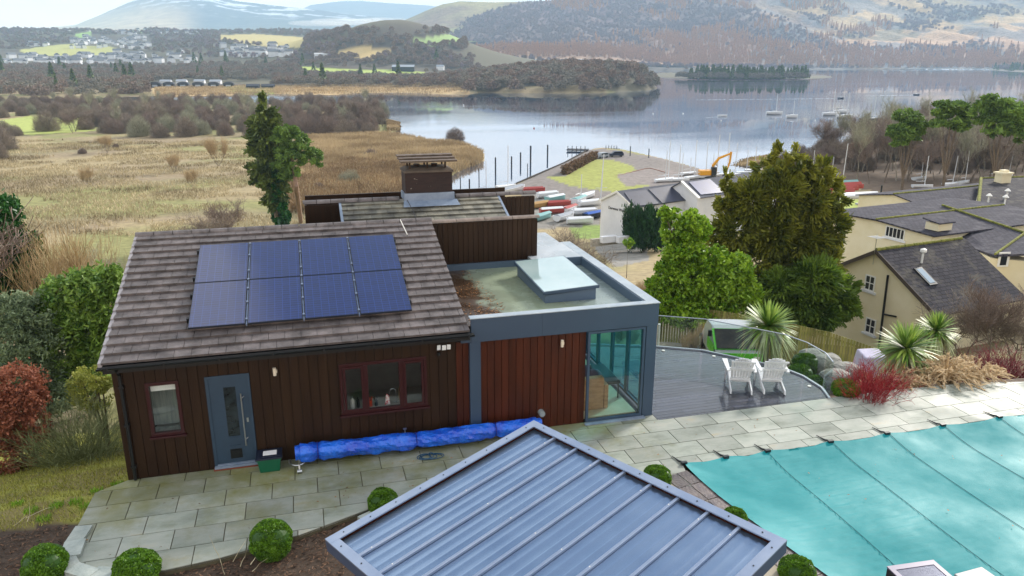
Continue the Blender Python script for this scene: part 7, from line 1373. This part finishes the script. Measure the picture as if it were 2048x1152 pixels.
dx_ = -e2b; Mx = Matrix(((dx_[0], 0, -e1b[0], 0), (dx_[1], 0, -e1b[1], 0), (0, 1, 0, 0), (0, 0, 0, 1))); to.parent = boat; Mx.translation = Vector(s0 - e1b * .04 - WPOS[boat.name]); to.matrix_local = Mx; to.data.materials.append(MM('sign_black', hexc('#26282e'), .6))
pvm = MM('pv_array', hexc('#14265a'), .3, hexc('#1c3370'), scale=.6, coat=.2); pvg = MM('pv_array_grey', hexc('#262a3e'), .4, hexc('#30354c'), scale=.6)
def pvpanel(th_, f, pts, m):
    P = [roofpt(f, u, v, .12)[0] for u, v in pts]; b = MB(); slab(b, P, .06); b.build('solar_array', m, th_)
pvpanel(boat, fb_, [(1249, 385), (1292, 379), (1318, 407), (1268, 412)], pvg); pvpanel(boat, fb_, [(1297, 378), (1352, 370), (1366, 401), (1325, 406)], pvg)
boat2, fb2 = gable('boathouse', 'dark-roofed boathouse with white verge behind the panelled white one', 'boathouse', (1362, 363), 122, (1394, 394), (1480, 350), -21, white_r, MM('dark_slate_roof', hexc('#3b3f4b'), .6), e1=e1b, e2=e2b, ridge_m=None, extra_len=8)
b = MB(); a = fb2(-.05, 0, fb2.A[2] + .1); c_ = fb2(-.05, -(fb2.w + .3), fb2.A[2] - fb2.h - .3 * fb2.h / fb2.w + .1); b.obox(a, c_ - a, e1b * .5, (0, 0, -.3)); b.build('verge', white_pl, boat2)
pvpanel(boat2, fb2, [(1378, 364), (1420, 358), (1450, 384), (1402, 389)], pvm)
t = thing('low_wall', 'low pale wall with planters at the foot of the boathouse', 'wall', atd(1240, 478, 108)); q = WPOS[t.name]; b = MB(); b.obox(q + [-4.5, -.5, -.8], (8.5, 1.6, 0), (-.1, .5, 0), (0, 0, 1.1)); b.build('wall', MM('pale_stone_wall', hexc('#b3aca0'), .9, hexc('#9a9488')), t)
for u in (1218, 1250): c = atd(u, 476, 107); t = thing('planter_box', 'white planter box at the %s end of the low boathouse wall' % ('left' if u < 1230 else 'right'), 'planter', c, 0, 'planter boxes by the boathouse'); b = MB(); b.obox(c + [-1.2, -.6, -.6], (2.4, .4, 0), (-.15, .8, 0), (0, 0, .9)); b.build('box', white_r, t)

# ------------------------------------------------------------------ fence below the deck, van, drive
def picket(label, pts, D, h=1.5):
    P = [atd(u, v, d) for (u, v), d in zip(pts, D)]; t = thing('paling_fence', label, 'fence', P[0]); b = MB(); rl = MB()
    for A, B in zip(P[:-1], P[1:]):
        n = int(np.linalg.norm((B - A)[:2]) / .15); e = (B - A) / np.linalg.norm((B - A)[:2])
        for i in range(n): p = A + (B - A) * i / n; b.obox(p + [0, 0, -h - .35], e * .12, np.array([-e[1], e[0], 0]) * .025, (0, 0, h + .35 + .02 * random.random()))
        rl.obox(A + np.array([-e[1], e[0], 0]) * .03 + [0, 0, -.3], B - A, np.array([-e[1], e[0], 0]) * .05, (0, 0, .08))
    b.build('palings', MM('mossy_paling', hexc('#9a9058'), .9, hexc('#7d7f3e'), scale=1.2, rnd=.3), t); rl.build('rail', MM('mossy_paling', hexc('#9a9058')), t)
picket('long weathered greenish paling fence running from the deck down past the cottage', [(1285, 612), (1340, 613), (1410, 618), (1480, 628), (1570, 645), (1660, 665), (1762, 700)], [43, 43, 42, 41, 39, 37, 35], 1.9)
van = thing('van', 'bright green and white van parked below the deck, windscreen facing the chairs', 'van', (0, 0, 0)); V0 = atd(1450, 712, 31); V0[2] = gz(V0[0], V0[1]); van.location = tuple(V0); van.rotation_euler = (0, 0, R(-18)); WPOS[van.name] = np.zeros(3)
gm = MM('lime_green_paint', hexc('#57c81e'), .25, coat=.6); wp = MM('white_van_paint', hexc('#a6abae'), .25, coat=.6)  # white paint greyed: shade of branch reflections put into the colour
# local: front faces -y
top = max(1.7, atd(1450, 660, 32)[2] - V0[2]); b = MB(); W_, Hh = .95, top
prof = [(-2.3, .35), (-2.3, .85), (-2.15, 1.0), (-1.35, Hh - .06), (-1.1, Hh), (-.2, Hh - .05), (1.1, .35)]
b.add([(-W_, y, z) for y, z in prof] + [(W_, y, z) for y, z in prof], [tuple(range(7))[::-1] if 0 else tuple(range(7)), tuple(range(7, 14))[::-1]] + [(i, 7 + i, 7 + (i + 1) % 7, (i + 1) % 7) for i in range(7)]); b.build('body', wp, van, bevel=.06)
b = MB(); b.box(-.98, -2.33, .34, .98, -2.28, .9); b.obox((-.985, -2.17, 1.0), (1.97, 0, 0), (0, .80, Hh - 1.08), (0, -.02, .02)); b.obox((-.99, -2.0, .6), (.012, 0, 0), (0, 1.3, 0), (0, 0, .5)); b.obox((.98, -2.0, .6), (.012, 0, 0), (0, 1.3, 0), (0, 0, .5)); b.build('green_panels', gm, van)
b = MB(); b.obox((-.90, -2.17, 1.04), (1.80, 0, 0), (0, .77, Hh - 1.14), (0, -.05, .05)); b.build('windscreen', MM('windscreen', hexc('#1c1c1e'), .25, hexc('#3a342f'), scale=3, spec=.3), van)
for x in (-.72, .72): b = MB(); b.box(x - .16, -2.36, .6, x + .16, -2.3, .78); b.build('headlight', white_pl, van)
for x, y in ((-.9, -1.5), (.9, -1.5), (-.9, .6), (.9, .6)): b = MB(); b.tube([(x - .1, y, .34), (x + .1, y, .34)], .34, 18); wh = b.build('wheel', black_pl, van); b = MB(); sgn = 1 if x > 0 else -1; b.tube([(x + sgn * .1, y, .34), (x + sgn * .12, y, .34)], .2, 14); b.build('rim', steel, wh)
for x in (-1.1, 1.0): b = MB(); b.box(x, -1.3, 1.25, x + .14, -1.2, 1.5); b.build('mirror', gm if 0 else black_pl, van)
tbl = thing('parasol_base', 'white pole and sloping white board beyond the deck corner by the grey post', 'garden board', atd(1316, 690, 24)); q = WPOS[tbl.name]; b = MB(); b.tube([q + [.0, 0, -1.2], q + [0, 0, .75]], .045, 8); b.build('pole', white_pl, tbl); b = MB(); b.obox(q + [-.1, -.2, -.15], (.55, -.15, -.25), (0, .5, 0), (0, 0, .03)); b.build('board', white_pl, tbl)
rs = thing('delivery_van', 'red and white van or trailer by the cream cottage gable', 'van', atd(1737, 500, 78)); q = WPOS[rs.name]; b = MB(); b.obox(q + [-1.3, -1, -.8], E1 * 2.0, E2 * 3, (0, 0, 1.5)); b.build('body', MM('red_paint', hexc('#c11a22'), .35), rs, bevel=.25); b = MB(); b.obox(q + [-1.2, -.8, .72], E1 * 1.8, E2 * 2.6, (0, 0, .35)); b.build('roof', white_r, rs, bevel=.15)
for k in (0, 2.0):
    b = MB(); p = q + [-1.34, -.4, -.75] + E2 * k; b.tube([p, p + E1 * .25], .38, 14); b.build('wheel', black_pl, rs)
sp = thing('lamp_post', 'thin grey lamp post by the lawn left of the middle cottage', 'lamp post', atd(1722, 470, 82)); q = WPOS[sp.name]; b = MB(); b.tube([q + [0, 0, -1.5], q + [0, 0, 2.9]], .06, 6); b.build('pole', steel, sp); b = MB(); b.box(q[0] - .6, q[1] - .15, q[2] + 2.85, q[0] + .2, q[1] + .15, q[2] + 3.0); b.build('lamp_head', white_pl, sp)
# ------------------------------------------------------------------ marina: boats, masts, piles, machines
mast_m = MM('mast_metal', hexc('#cfd2d6'), .5); pile_m = MM('tarred_pile', hexc('#33363f'), .8)
hullm = {k: MM('hull_' + k, hexc(h), .35) for k, h in dict(white='#dfe2e6', red='#a3433c', blue='#1d56b0', teal='#7fb0b0', navy='#16233c', orange='#b08a50', green='#3f8f6a', grey='#9aa0a8').items()}
def hull_mesh(L_, W_, H_, keel=.5):
    n, k = 12, 7; V = []
    for i in range(n + 1):
        t = i / n; w = W_ / 2 * (math.sin(math.pi * min(1, t * .62 + .38)) ** .7 if t < 1 else 0.02); w = max(w, .02); sh = H_ * (1 + .25 * t * t)
        for j in range(k): a = math.pi * j / (k - 1); V.append((L_ * (t - .5), -w * math.cos(a), sh - (sh + keel * .2) * math.sin(a) ** .8))
    F = [(i * k + j, i * k + j + 1, (i + 1) * k + j + 1, (i + 1) * k + j) for i in range(n) for j in range(k - 1)] + [tuple(range(k)), tuple(n * k + j for j in range(k))[::-1]] + [(i * k, (i + 1) * k, (i + 1) * k + k - 1, i * k + k - 1) for i in range(n)]
    return V, F
def boat_(label, p, L_, W_, H_, col, rz, mast=0.0, cover=None, cabin=False, group=None, nm='boat', cat='boat', boom=False, tilt=0.0):
    t = thing(nm, label, cat, p, rz, group); WPOS[t.name] = np.zeros(3); t.rotation_euler = (tilt, 0, rz); V, F = hull_mesh(L_, W_, H_); b = MB(); b.add(V, F); b.build('hull', hullm[col], t)
    if cover: b = MB(); b.add([(-L_ * .46, -W_ * .42, H_ + .02), (L_ * .42, -W_ * .3, H_ * 1.15), (L_ * .42, W_ * .3, H_ * 1.15), (-L_ * .46, W_ * .42, H_ + .02), (-L_ * .44, 0, H_ + .32), (L_ * .4, 0, H_ + .42)], [(0, 1, 5, 4), (2, 3, 4, 5), (1, 2, 5), (3, 0, 4)]); b.build('cover', hullm[cover], t)
    if cabin: b = MB(); b.add([(-L_ * .15, -W_ * .28, H_), (L_ * .25, -W_ * .2, H_ * 1.05), (L_ * .25, W_ * .2, H_ * 1.05), (-L_ * .15, W_ * .28, H_), (-L_ * .12, -W_ * .22, H_ + .45), (L_ * .16, -W_ * .15, H_ + .4), (L_ * .16, W_ * .15, H_ + .4), (-L_ * .12, W_ * .22, H_ + .45)], [(0, 1, 5, 4), (1, 2, 6, 5), (2, 3, 7, 6), (3, 0, 4, 7), (4, 5, 6, 7)]); b.build('cabin', hullm['white'], t)
    if mast: b = MB(); b.tube([(L_ * .08, 0, H_ * .6), (L_ * .08, 0, mast)], [.10 + .1 * bool(boom), .08 + .08 * bool(boom)], 6); b.build('mast', mast_m, t); b = MB(); b.tube([(L_ * .08, 0, H_ + .9), (-L_ * .36, 0, H_ + .85)], .08, 6); b.build('boom', hullm['navy'] if boom else mast_m, t)
    return t
YG = 'sailing yachts moored on the lake'
for (u, v, mt, col, L_, l) in ((1549, 229, 193, 'white', 8.0, 'white moored yacht, leftmost of those on the lake'), (1584, 236, 205, 'white', 5.6, 'small white and orange moored yacht, second from the left'), (1662, 231, 185, 'white', 8.2, 'white moored yacht with the tallest mast, left of the cluster of three'),
        (1682, 226, 187, 'white', 7.5, 'white moored yacht behind the other two of the cluster'), (1690, 236, 191, 'white', 8.2, 'white moored yacht at the front right of the cluster'), (1742, 243, 198, 'navy', 10.5, 'navy-hulled moored yacht, rightmost on the lake')):
    p = onz(u, v, LAKE_Z); k = np.linalg.norm(p - [0, 0, CAM_H]) / FPX; boat_(l, p, L_ * 1.1, L_ * .34, 1.5, col, R(-15 + 7 * math.sin(u)), mast=(v - mt) * k, cabin=True, group=YG, nm='yacht', cat='yacht', boom=True)
foam = MM('foam', hexc('#c9d3e2'), .5)
for (u, v, wk, l, cat) in ((1682, 197, 1395, 'small dark motorboat towing a long white wake left of the yacht cluster', 'motorboat'), (1833, 190, 1735, 'small motorboat with a white wake, farthest right on the lake', 'motorboat'), (1755, 260, 1640, 'small brown motorboat near the shore wood below the navy yacht', 'motorboat'), (1445, 233, 1410, 'low rowing boat left of the moored yachts', 'rowing boat')):
    p = onz(u, v, LAKE_Z); boat_(l, p, 5.0, 1.8, .8, 'navy' if cat == 'motorboat' else 'white', R(-15), cabin=cat == 'motorboat', nm=cat.replace(' ', '_'), cat=cat)
    q = onz(wk, v + (3 if wk < 1500 else 2), LAKE_Z); d = (q - p) / np.linalg.norm(q - p); n_ = np.array([-d[1], d[0], 0]); w_ = 3.0 if cat == 'motorboat' else 1.0; Ls = np.linalg.norm(q - p); g2 = np.random.default_rng(int(u)); V = []; F = []
    for i in range(90):
        t0 = i / 90 + g2.random() * .01; t1 = t0 + .008 + .01 * g2.random(); c0, c1 = p + d * Ls * t0, p + d * Ls * t1; o_ = n_ * g2.normal() * w_ * .35; ww = n_ * w_ * (.12 + .3 * g2.random()); k = len(V); V += [c0 + o_ - ww + [0, 0, .03 + .001 * i], c1 + o_ - ww + [0, 0, .03 + .001 * i], c1 + o_ + ww + [0, 0, .03 + .001 * i], c0 + o_ + ww + [0, 0, .03 + .001 * i]]; F.append((k, k + 1, k + 2, k + 3))
    o_ = link('wake', np_mesh('wake', V, F), foam); o_['kind'] = 'structure'
for i, (u, v) in enumerate(((1306, 228), (1366, 228), (1442, 242), (1630, 242), (927, 211), (1068, 257), (1396, 158), (402, 190), (488, 193))):
    p = onz(u, v, LAKE_Z); k = np.linalg.norm(p - [0, 0, CAM_H]) / FPX; r = 1.4 * k; b = MB(); blob(b, p + [0, 0, r * .6], (r, r, r), 6); t = b.build('buoy', hullm['white'] if i != 5 else hullm['red'], smooth=True)
    _tag(t, 'small white mooring buoy floating on the lake' if i != 5 else 'small red buoy in the middle of the near lake', 'buoy', 'mooring buoys on the lake')
# piles in the shallows
for i, (u, v0, v1, th) in enumerate(((991, 316, 349, 3), (1023, 314, 337, 3), (1041, 306, 328, 3), (1061, 293, 326, 3.4), (1095, 291, 313, 3), (1055, 328, 349, 1.6), (939, 359, 386, 3), (921, 357, 378, 2), (958, 338, 362, 2), (1260, 294, 316, 2), (1297, 299, 321, 2), (1860, 210, 222, 2))):
    p = onz(u, v1, LAKE_Z); k = np.linalg.norm(p - [0, 0, CAM_H]) / FPX; b = MB(); b.tube([p + [0, 0, -1], p + [0, 0, (v1 - v0) * k]], th * k / 2, 7); b.tube([p + [0, 0, (v1 - v0) * k], p + [0, 0, (v1 - v0) * k + .12]], th * k / 2.6, 7)
    _tag(b.build('mooring_pile', pile_m), 'dark mooring pile standing in the shallows off the jetty' if i < 9 else 'slim mooring post in the water beyond the spit', 'mooring pile', 'mooring piles')
# boats laid up ashore, each with its mast where it has one
BG = 'boats laid up at the marina'
for i, (u, vb, vt, col, cov, l) in enumerate((
    (1013, 380, 294, 'white', None, 'white dinghy with a tall mast at the harbour corner left of the red boat'), (1026, 384, 0, 'white', 'grey', 'large white boat at the quay right beside the red one'), (1068, 386, 0, 'red', 'red', 'red covered boat on the quay'), (970, 385, 318, 'blue', None, 'small blue dinghy with a mast in the harbour beside the chimney'),
    (1112, 402, 0, 'teal', 'white', 'teal-hulled boat with white cover behind the brown cladding'), (1118, 414, 0, 'red', 'red', 'red covered boat nearest the leafless tree'), (1160, 405, 351, 'white', 'teal', 'white boat with pale teal cover and mast by the quay wall'), (1180, 412, 0, 'white', 'white', 'white covered boat against the boathouse corner, back row'),
    (1096, 395, 0, 'white', 'white', 'white covered boat in the back row near the brown gable'), (1140, 424, 0, 'white', 'red', 'white boat with red cover in the middle of the boat park'), (1170, 430, 0, 'white', 'white', 'white covered boat in the middle row by the boathouse'), (1190, 436, 0, 'navy', 'blue', 'boat under a bright blue cover beside the boathouse wall'),
    (1130, 440, 0, 'white', 'grey', 'white boat with grey cover in the front row'), (1160, 448, 0, 'white', 'white', 'white covered boat nearest the lawn'), (1085, 440, 0, 'teal', 'teal', 'teal covered boat close to the brown cladding'), (1080, 416, 0, 'orange', 'orange', 'orange covered dinghy close to the brown cladding'), (1105, 428, 0, 'red', 'white', 'red boat with white cover left in the boat park'), (1178, 396, 0, 'white', None, 'open white boat by the quay wall'))):
    p = gp(u, vb); p[2] = gz(p[0], p[1]) + .15; k = np.linalg.norm(p - [0, 0, CAM_H]) / FPX; boat_(l, p, 4.9 if i != 1 else 8.0, 2.0 if i != 1 else 2.6, .9, col, R(15 + 25 * math.sin(i * 2.3)), mast=(vb - vt) * k if vt else 0, cover=cov, group=BG)
for i, (u, vb, vt) in enumerate(((1328, 364, 304), (1334, 362, 285), (1354, 363, 293), (1360, 362, 308), (1378, 350, 318), (1386, 358, 285), (1408, 357, 288), (1430, 354, 275), (1452, 352, 272), (1467, 350, 288), (1490, 345, 300), (1422, 350, 310), (1623, 352, 306), (1680, 378, 297), (1845, 376, 321), (1902, 372, 321), (1928, 368, 312), (1660, 352, 318), (1990, 360, 314), (2014, 356, 306), (1840, 360, 330), (1506, 342, 296))):
    p = gp(u, vb); p[2] = gz(p[0], p[1]) + .1; k = np.linalg.norm(p - [0, 0, CAM_H]) / FPX; right = u > 1600
    boat_('white dinghy with bare mast parked %s' % ('at the foot of the lakeside wood' if right else 'on the gravel spit beyond the boathouse'), p, 4.6, 1.8, .6, ('white', 'white', 'grey', 'navy')[i % 4] if 0 else 'white', R(20 * math.sin(i * 1.7)), mast=(vb - vt) * k, group='masted dinghies %s' % ('by the wood' if right else 'on the spit'), nm='dinghy', cat='dinghy', tilt=R(3 * math.sin(i * 3.1)))
for i, (u, v, c_, l) in enumerate(((1688, 372, 'teal', 'teal kayak on top of the kayak stack'), (1694, 376, 'red', 'red kayak at the right of the kayak stack'), (1684, 380, 'red', 'red kayak in the middle of the kayak stack'), (1676, 385, 'red', 'red kayak lowest in the stack, near the blue barrel'), (1712, 396, 'white', 'white upturned boat in front of the black shed'))):
    p = atd(u, v, 100 - i); boat_(l, p, 4.6 if i < 4 else 7, .8 if i < 4 else 1.8, .4, c_, R(-8), cover=c_, group='kayaks and boat by the black shed', nm='kayak' if i < 4 else 'boat', cat='kayak' if i < 4 else 'boat')
bb = thing('barrel', 'bright blue barrel below the kayak stack', 'barrel', atd(1671, 397, 96)); q = WPOS[bb.name]; b = MB(); b.tube([q + [0, 0, -.6], q + [0, 0, -.4], q + [0, 0, .3], q + [0, 0, .5]], [.4, .47, .47, .4], 14); b.build('drum', hullm['blue'], bb)
pole = gp(1201, 398); k = np.linalg.norm(pole - [0, 0, CAM_H]) / FPX; t = thing('flagpole', 'tall pale pole with crosspiece standing left of the boathouse gable', 'flagpole', pole); b = MB(); b.tube([pole, pole + [.4, 0, 88 * k]], [.16, .08], 7); b.build('pole', mast_m, t); b = MB(); b.tube([pole + [-1.2, 0, 22 * k], pole + [1.4, 0, 22 * k]], .05, 5); b.build('crosspiece', mast_m, t)
# quay wall, jetty platforms, hedge on the spit, car, van, excavator
def wallpx(name, label, pts, z0, z1, th, m, cat='wall'):
    P = [gp(u, v) for u, v in pts]; t = thing(name, label, cat, P[0]); b = MB()
    for A, B in zip(P[:-1], P[1:]): e = (B - A)[:2] / np.linalg.norm((B - A)[:2]); b.obox((A[0], A[1], LAKE_Z + z0), (*(B - A)[:2], 0), (-e[1] * th, e[0] * th, 0), (0, 0, z1 - z0))
    b.build('wall' if name != 'brown_hedge' else 'hedge', m, t); return t
conc = MM('pale_concrete', hexc('#b5b0a4'), .9, hexc('#9c978c')); wallpx('quay_wall', 'pale concrete quay wall along the near edge of the spit', [(1020, 376), (1080, 384), (1140, 394), (1200, 406), (1235, 412)], -.5, 1.0, .5, conc)
wallpx('quay_wall', 'dark timber edging along the lake side of the gravel spit', [(1012, 377), (1060, 357), (1130, 326), (1178, 300)], -.5, .6, .3, MM('dark_timber', hexc('#2a2522'), .8))
wallpx('low_wall', 'reddish low kerb wall around the inner gravel yard on the spit', [(1232, 352), (1290, 338), (1300, 337), (1330, 345)], .3, 1.0, .25, MM('red_kerb', hexc('#8a6452'), .9))
h0, h1 = gp(1128, 350), gp(1190, 317); hd = thing('brown_hedge', 'clipped brown beech hedge on the gravel spit', 'hedge', h0); n = 5000; t_ = rng.random(n); e = (h1 - h0); nn = np.array([-e[1], e[0], 0]) / np.linalg.norm(e[:2]); C = t_[:, None] * e + nn * rng.uniform(-1, 1, (n, 1)) + np.c_[np.zeros((n, 2)), rng.uniform(0, 2.2, n)]; A_ = rvec(n) * .22; B_ = np.cross(A_, rvec(n)); V, F, r_ = quads(C, A_, B_ * .8, rng.random(n)); link('foliage', np_mesh('foliage', V, F, r_), leafmat('brown_hedge_leaf', hexc('#4e3a28'), hexc('#83664a'), .8, .1), hd)
for u0, v0, u1, w_, l in ((1133, 303, 1176, 3.5, 'dark timber landing platform with posts left of the spit tip'), (1210, 302, 1237, 3.0, 'dark timber landing stage behind the parked car at the spit tip')):
    A, B = onz(u0, v0, LAKE_Z), onz(u1, v0 + 1, LAKE_Z); d = (B - A) / np.linalg.norm(B - A); n_ = np.array([-d[1], d[0], 0]); t = thing('landing_stage', l, 'jetty', A); b = MB(); b.obox(A + [0, 0, .3], B - A, n_ * w_, (0, 0, .35)); b.build('platform', pile_m, t)
    for i in range(5): q = A + (B - A) * (i + .3) / 5; b = MB(); b.tube([q + [0, 0, -1], q + [0, 0, 1.9]], .11, 6); b.build('post', pile_m, t)
def car(label, u, v, col, rz, suv=True, cat='car'):
    p = gp(u, v); t = thing('parked_' + cat, label, cat, p, rz); WPOS[t.name] = np.zeros(3); b = MB(); pr = [(-2.2, .35), (-2.2, .95), (-1.3, 1.05), (-.7, 1.62), (1.7, 1.65), (2.2, 1.0), (2.2, .35)]; b.add([(x, -.9, z) for x, z in pr] + [(x, .9, z) for x, z in pr], [tuple(range(7)), tuple(range(7, 14))[::-1]] + [(i, 7 + i, 7 + (i + 1) % 7, (i + 1) % 7) for i in range(7)]); b.build('body', hullm[col], t)
    b = MB(); b.box(-.6, -.92, 1.08, 1.7, .92, 1.5); b.build('windows', dglass, t)
    for x in (-1.4, 1.4):
        for y in (-.85, .85): b = MB(); b.tube([(x, y - .1, .33), (x, y + .1, .33)], .33, 12); b.build('wheel', black_pl, t)
car('dark estate car parked at the tip of the spit', 1232, 313, 'navy', R(-10)); car('pale silver car parked left of the dark car on the spit', 1203, 316, 'grey', R(20))
ex = thing('excavator', 'yellow tracked excavator with raised boom on the shore beyond the boathouse', 'excavator', gp(1410, 356)); q0 = WPOS[ex.name]; k = np.linalg.norm(q0 - [0, 0, CAM_H]) / FPX; ym = MM('excavator_yellow', hexc('#d9991a'), .4); X = _R0 * k; Z = np.array([0, 0, k]); Yd = np.array([math.sin(YAW), math.cos(YAW), 0])
def ep(u, v): return q0 + X * (u - 1410) + Z * (356 - v)
b = MB(); b.obox(ep(1398, 350) - Yd * 1.2, X * 30, Yd * 2.6, Z * 9); b.build('body', ym, ex, bevel=.15); b = MB(); b.obox(ep(1419, 350) - Yd * 1.4, X * 10, Yd * 1.2, Z * 16); b.build('cab', dglass, ex, bevel=.1)
for s in (-1.4, .9): b = MB(); b.obox(ep(1396, 357) + Yd * s, X * 34, Yd * .55, Z * 6); b.build('track', black_pl, ex, bevel=.15)
b = MB(); b.tube([ep(1421, 345), ep(1424, 332), ep(1434, 318), ep(1456, 309)], [.38, .42, .36, .26], 6); b.build('boom', ym, ex); b = MB(); b.tube([ep(1456, 306), ep(1455, 325), ep(1450, 345)], [.3, .24, .16], 6); b.build('arm', ym, ex); b = MB(); b.tube([ep(1450, 345), ep(1446, 351), ep(1452, 355)], [.35, .55, .3], 6); b.build('bucket', pile_m, ex)

# ------------------------------------------------------------------ far shore: lodges, theatre, town
pale_roof = MM('pale_roof', hexc('#9aa1ab'), .6)
for i, u in enumerate((310, 337, 366, 396, 427, 457)):
    p = gp(u, 175); k = 0.46; t = thing('lakeside_lodge', 'dark arched-roof holiday lodge, %s in the row behind the reeds' % ('first from the left', 'second from the left', 'third from the left', 'fourth from the left', 'fifth from the left', 'rightmost')[i], 'lodge', p, 0, 'holiday lodges behind the reeds'); w = 4.4; b = MB(); b.box(p[0] - w, p[1], p[2], p[0] + w, p[1] + 9, p[2] + 3.0); b.build('wall', dkwall, t)
    b = MB(); n = 8; vs = []
    for y in (-.6, 9.6):
        for j in range(n): a = math.pi * j / (n - 1); vs.append((p[0] - w * 1.15 * math.cos(a), p[1] + y, p[2] + 2.9 + 2.2 * math.sin(a)))
    b.add(vs, [(j, j + 1, n + j + 1, n + j) for j in range(n - 1)] + [tuple(range(n))[::-1], tuple(range(n, 2 * n))]); b.build('roof', felt, t); b = MB(); b.box(p[0] - 2.2, p[1] - .06, p[2] + .6, p[0] + 2.2, p[1] - .01, p[2] + 2.4); b.build('window', MM('pale_glass', hexc('#aeb9c6'), .2), t)
for i, (u, v) in enumerate(((505, 178), (535, 178), (330, 168), (362, 167), (398, 167), (430, 168))): p = gp(u, v); shed('chalet', ('dark chalet right of the lodge row', 'rightmost dark chalet by the green lawn', 'pale-roofed caravan behind the lodges, leftmost', 'pale-roofed caravan behind the third lodge', 'pale-roofed caravan behind the fourth lodge', 'pale-roofed caravan behind the fifth lodge')[i], 'chalet' if i < 2 else 'caravan', u, v, p @ [math.sin(YAW), math.cos(YAW), 0], 11, 7, 2.8, 100, dkwall if i < 2 else white_r, felt if i < 2 else pale_roof, 1.6, group='chalets and caravans by the lodges', z=p[2])
p = gp(806, 143); th_ = shed('theatre', 'long dark lakeside building with pale roof below the wooded knoll', 'building', 806, 143, p @ [math.sin(YAW), math.cos(YAW), 0], 34, 18, 7, 104, dkwall, pale_roof, 3, z=p[2]); p = gp(643, 118); shed('white_hall', 'big white box-like building among trees left of the knoll', 'building', 643, 118, p @ [math.sin(YAW), math.cos(YAW), 0], 24, 16, 9, 100, white_r, white_r, 1, z=p[2])
p = gp(880, 141); shed('white_cottage', 'white cottage among trees right of the dark lakeside building', 'house', 880, 141, p @ [math.sin(YAW), math.cos(YAW), 0], 12, 8, 6, 110, white_r, pale_roof, 3, z=p[2])
gh = np.random.default_rng(42); groof = MM('grey_town_roof', hexc('#6d7076'), .8)
wm_ = None; hv = {}
def house_at(u, v, cl, grp):
    global wm_
    p = gp(u, v); s = .8 + .6 * gh.random()
    if not hv:
        b = MB(); b.box(-5, -4, -1, 5, 4, 6); hv['wall'] = np_mesh('wall', b.v, b.f); hv['wall'].materials.append(white_r); b = MB(); b.add([(-5.4, -4.4, 6), (5.4, -4.4, 6), (5.4, 4.4, 6), (-5.4, 4.4, 6), (-5.4, 0, 9.2), (5.4, 0, 9.2)], [(0, 1, 5, 4), (2, 3, 4, 5), (1, 2, 5), (3, 0, 4), (3, 2, 1, 0)]); hv['roof'] = np_mesh('roof', b.v, b.f); hv['roof'].materials.append(groof)
    t = thing('town_house', cl, 'house', p, gh.random() * 6.28, grp); t.scale = (s * (1 + .5 * gh.random()), s, s)
    for k_ in ('wall', 'roof'): o_ = bpy.data.objects.new(k_, hv[k_]); COL.objects.link(o_); o_.parent = t
for (u0, u1, v0, v1, n, cl, grp) in ((140, 300, 76, 98, 62, 'small white house on the upper terraces of the far town', 'houses of the upper town'), (0, 280, 112, 130, 62, 'small white house in the lower town behind the woods', 'houses of the lower town'), (235, 385, 106, 130, 34, 'small white house at the right end of the lower town', 'houses at the right end of the lower town'),
        (445, 580, 95, 115, 44, 'small white house in the middle town group between field and woods', 'houses of the middle town group'), (215, 400, 61, 71, 24, 'small white house high on the hillside street above the town', 'houses on the high hillside street'), (60, 95, 86, 94, 8, 'small white house left of the far yellow field', 'houses left of the field')):
    for i in range(n): house_at(u0 + (u1 - u0) * gh.random(), v0 + (v1 - v0) * gh.random(), cl, grp)
# ------------------------------------------------------------------ the air
def build_haze():
    X0, X1, Y0, Y1, Z0, Z1 = -7000, 11000, -60, 14500, -30, 1000
    b = MB(); b.box(X0, Y0, Z0, X1, Y1, Z1); m = bpy.data.materials.new('haze'); m.use_nodes = True; nt = m.node_tree; nt.nodes.clear()
    o = _n(nt, 'ShaderNodeOutputMaterial'); v = _n(nt, 'ShaderNodeVolumePrincipled'); v.inputs['Color'].default_value = (0.50, 0.74, 0.97, 1); v.inputs['Density'].default_value = 1.3e-4; v.inputs['Anisotropy'].default_value = 0.0
    nt.links.new(v.outputs[0], o.inputs['Volume']); h = b.build('haze', m); h['kind'] = 'stuff'
build_haze()
def mist(u, v, d, ru, rv, dens):
    c = atd(u, v, d); k = d / FPX; b = MB(); blob(b, c, (ru * k, ru * k * .5, rv * k), 8); m = bpy.data.materials.new('mist'); m.use_nodes = True; nt = m.node_tree; nt.nodes.clear()
    o = _n(nt, 'ShaderNodeOutputMaterial'); q = _n(nt, 'ShaderNodeVolumePrincipled'); q.inputs['Color'].default_value = (1, 1, 1, 1); q.inputs['Density'].default_value = dens; nt.links.new(q.outputs[0], o.inputs['Volume']); x = b.build('mist', m, smooth=True); x['kind'] = 'stuff'
for a in ((700, 44, 5200, 75, 6, .004), (640, 47, 5000, 60, 5, .004), (770, 41, 5400, 50, 5, .004)): mist(*a)
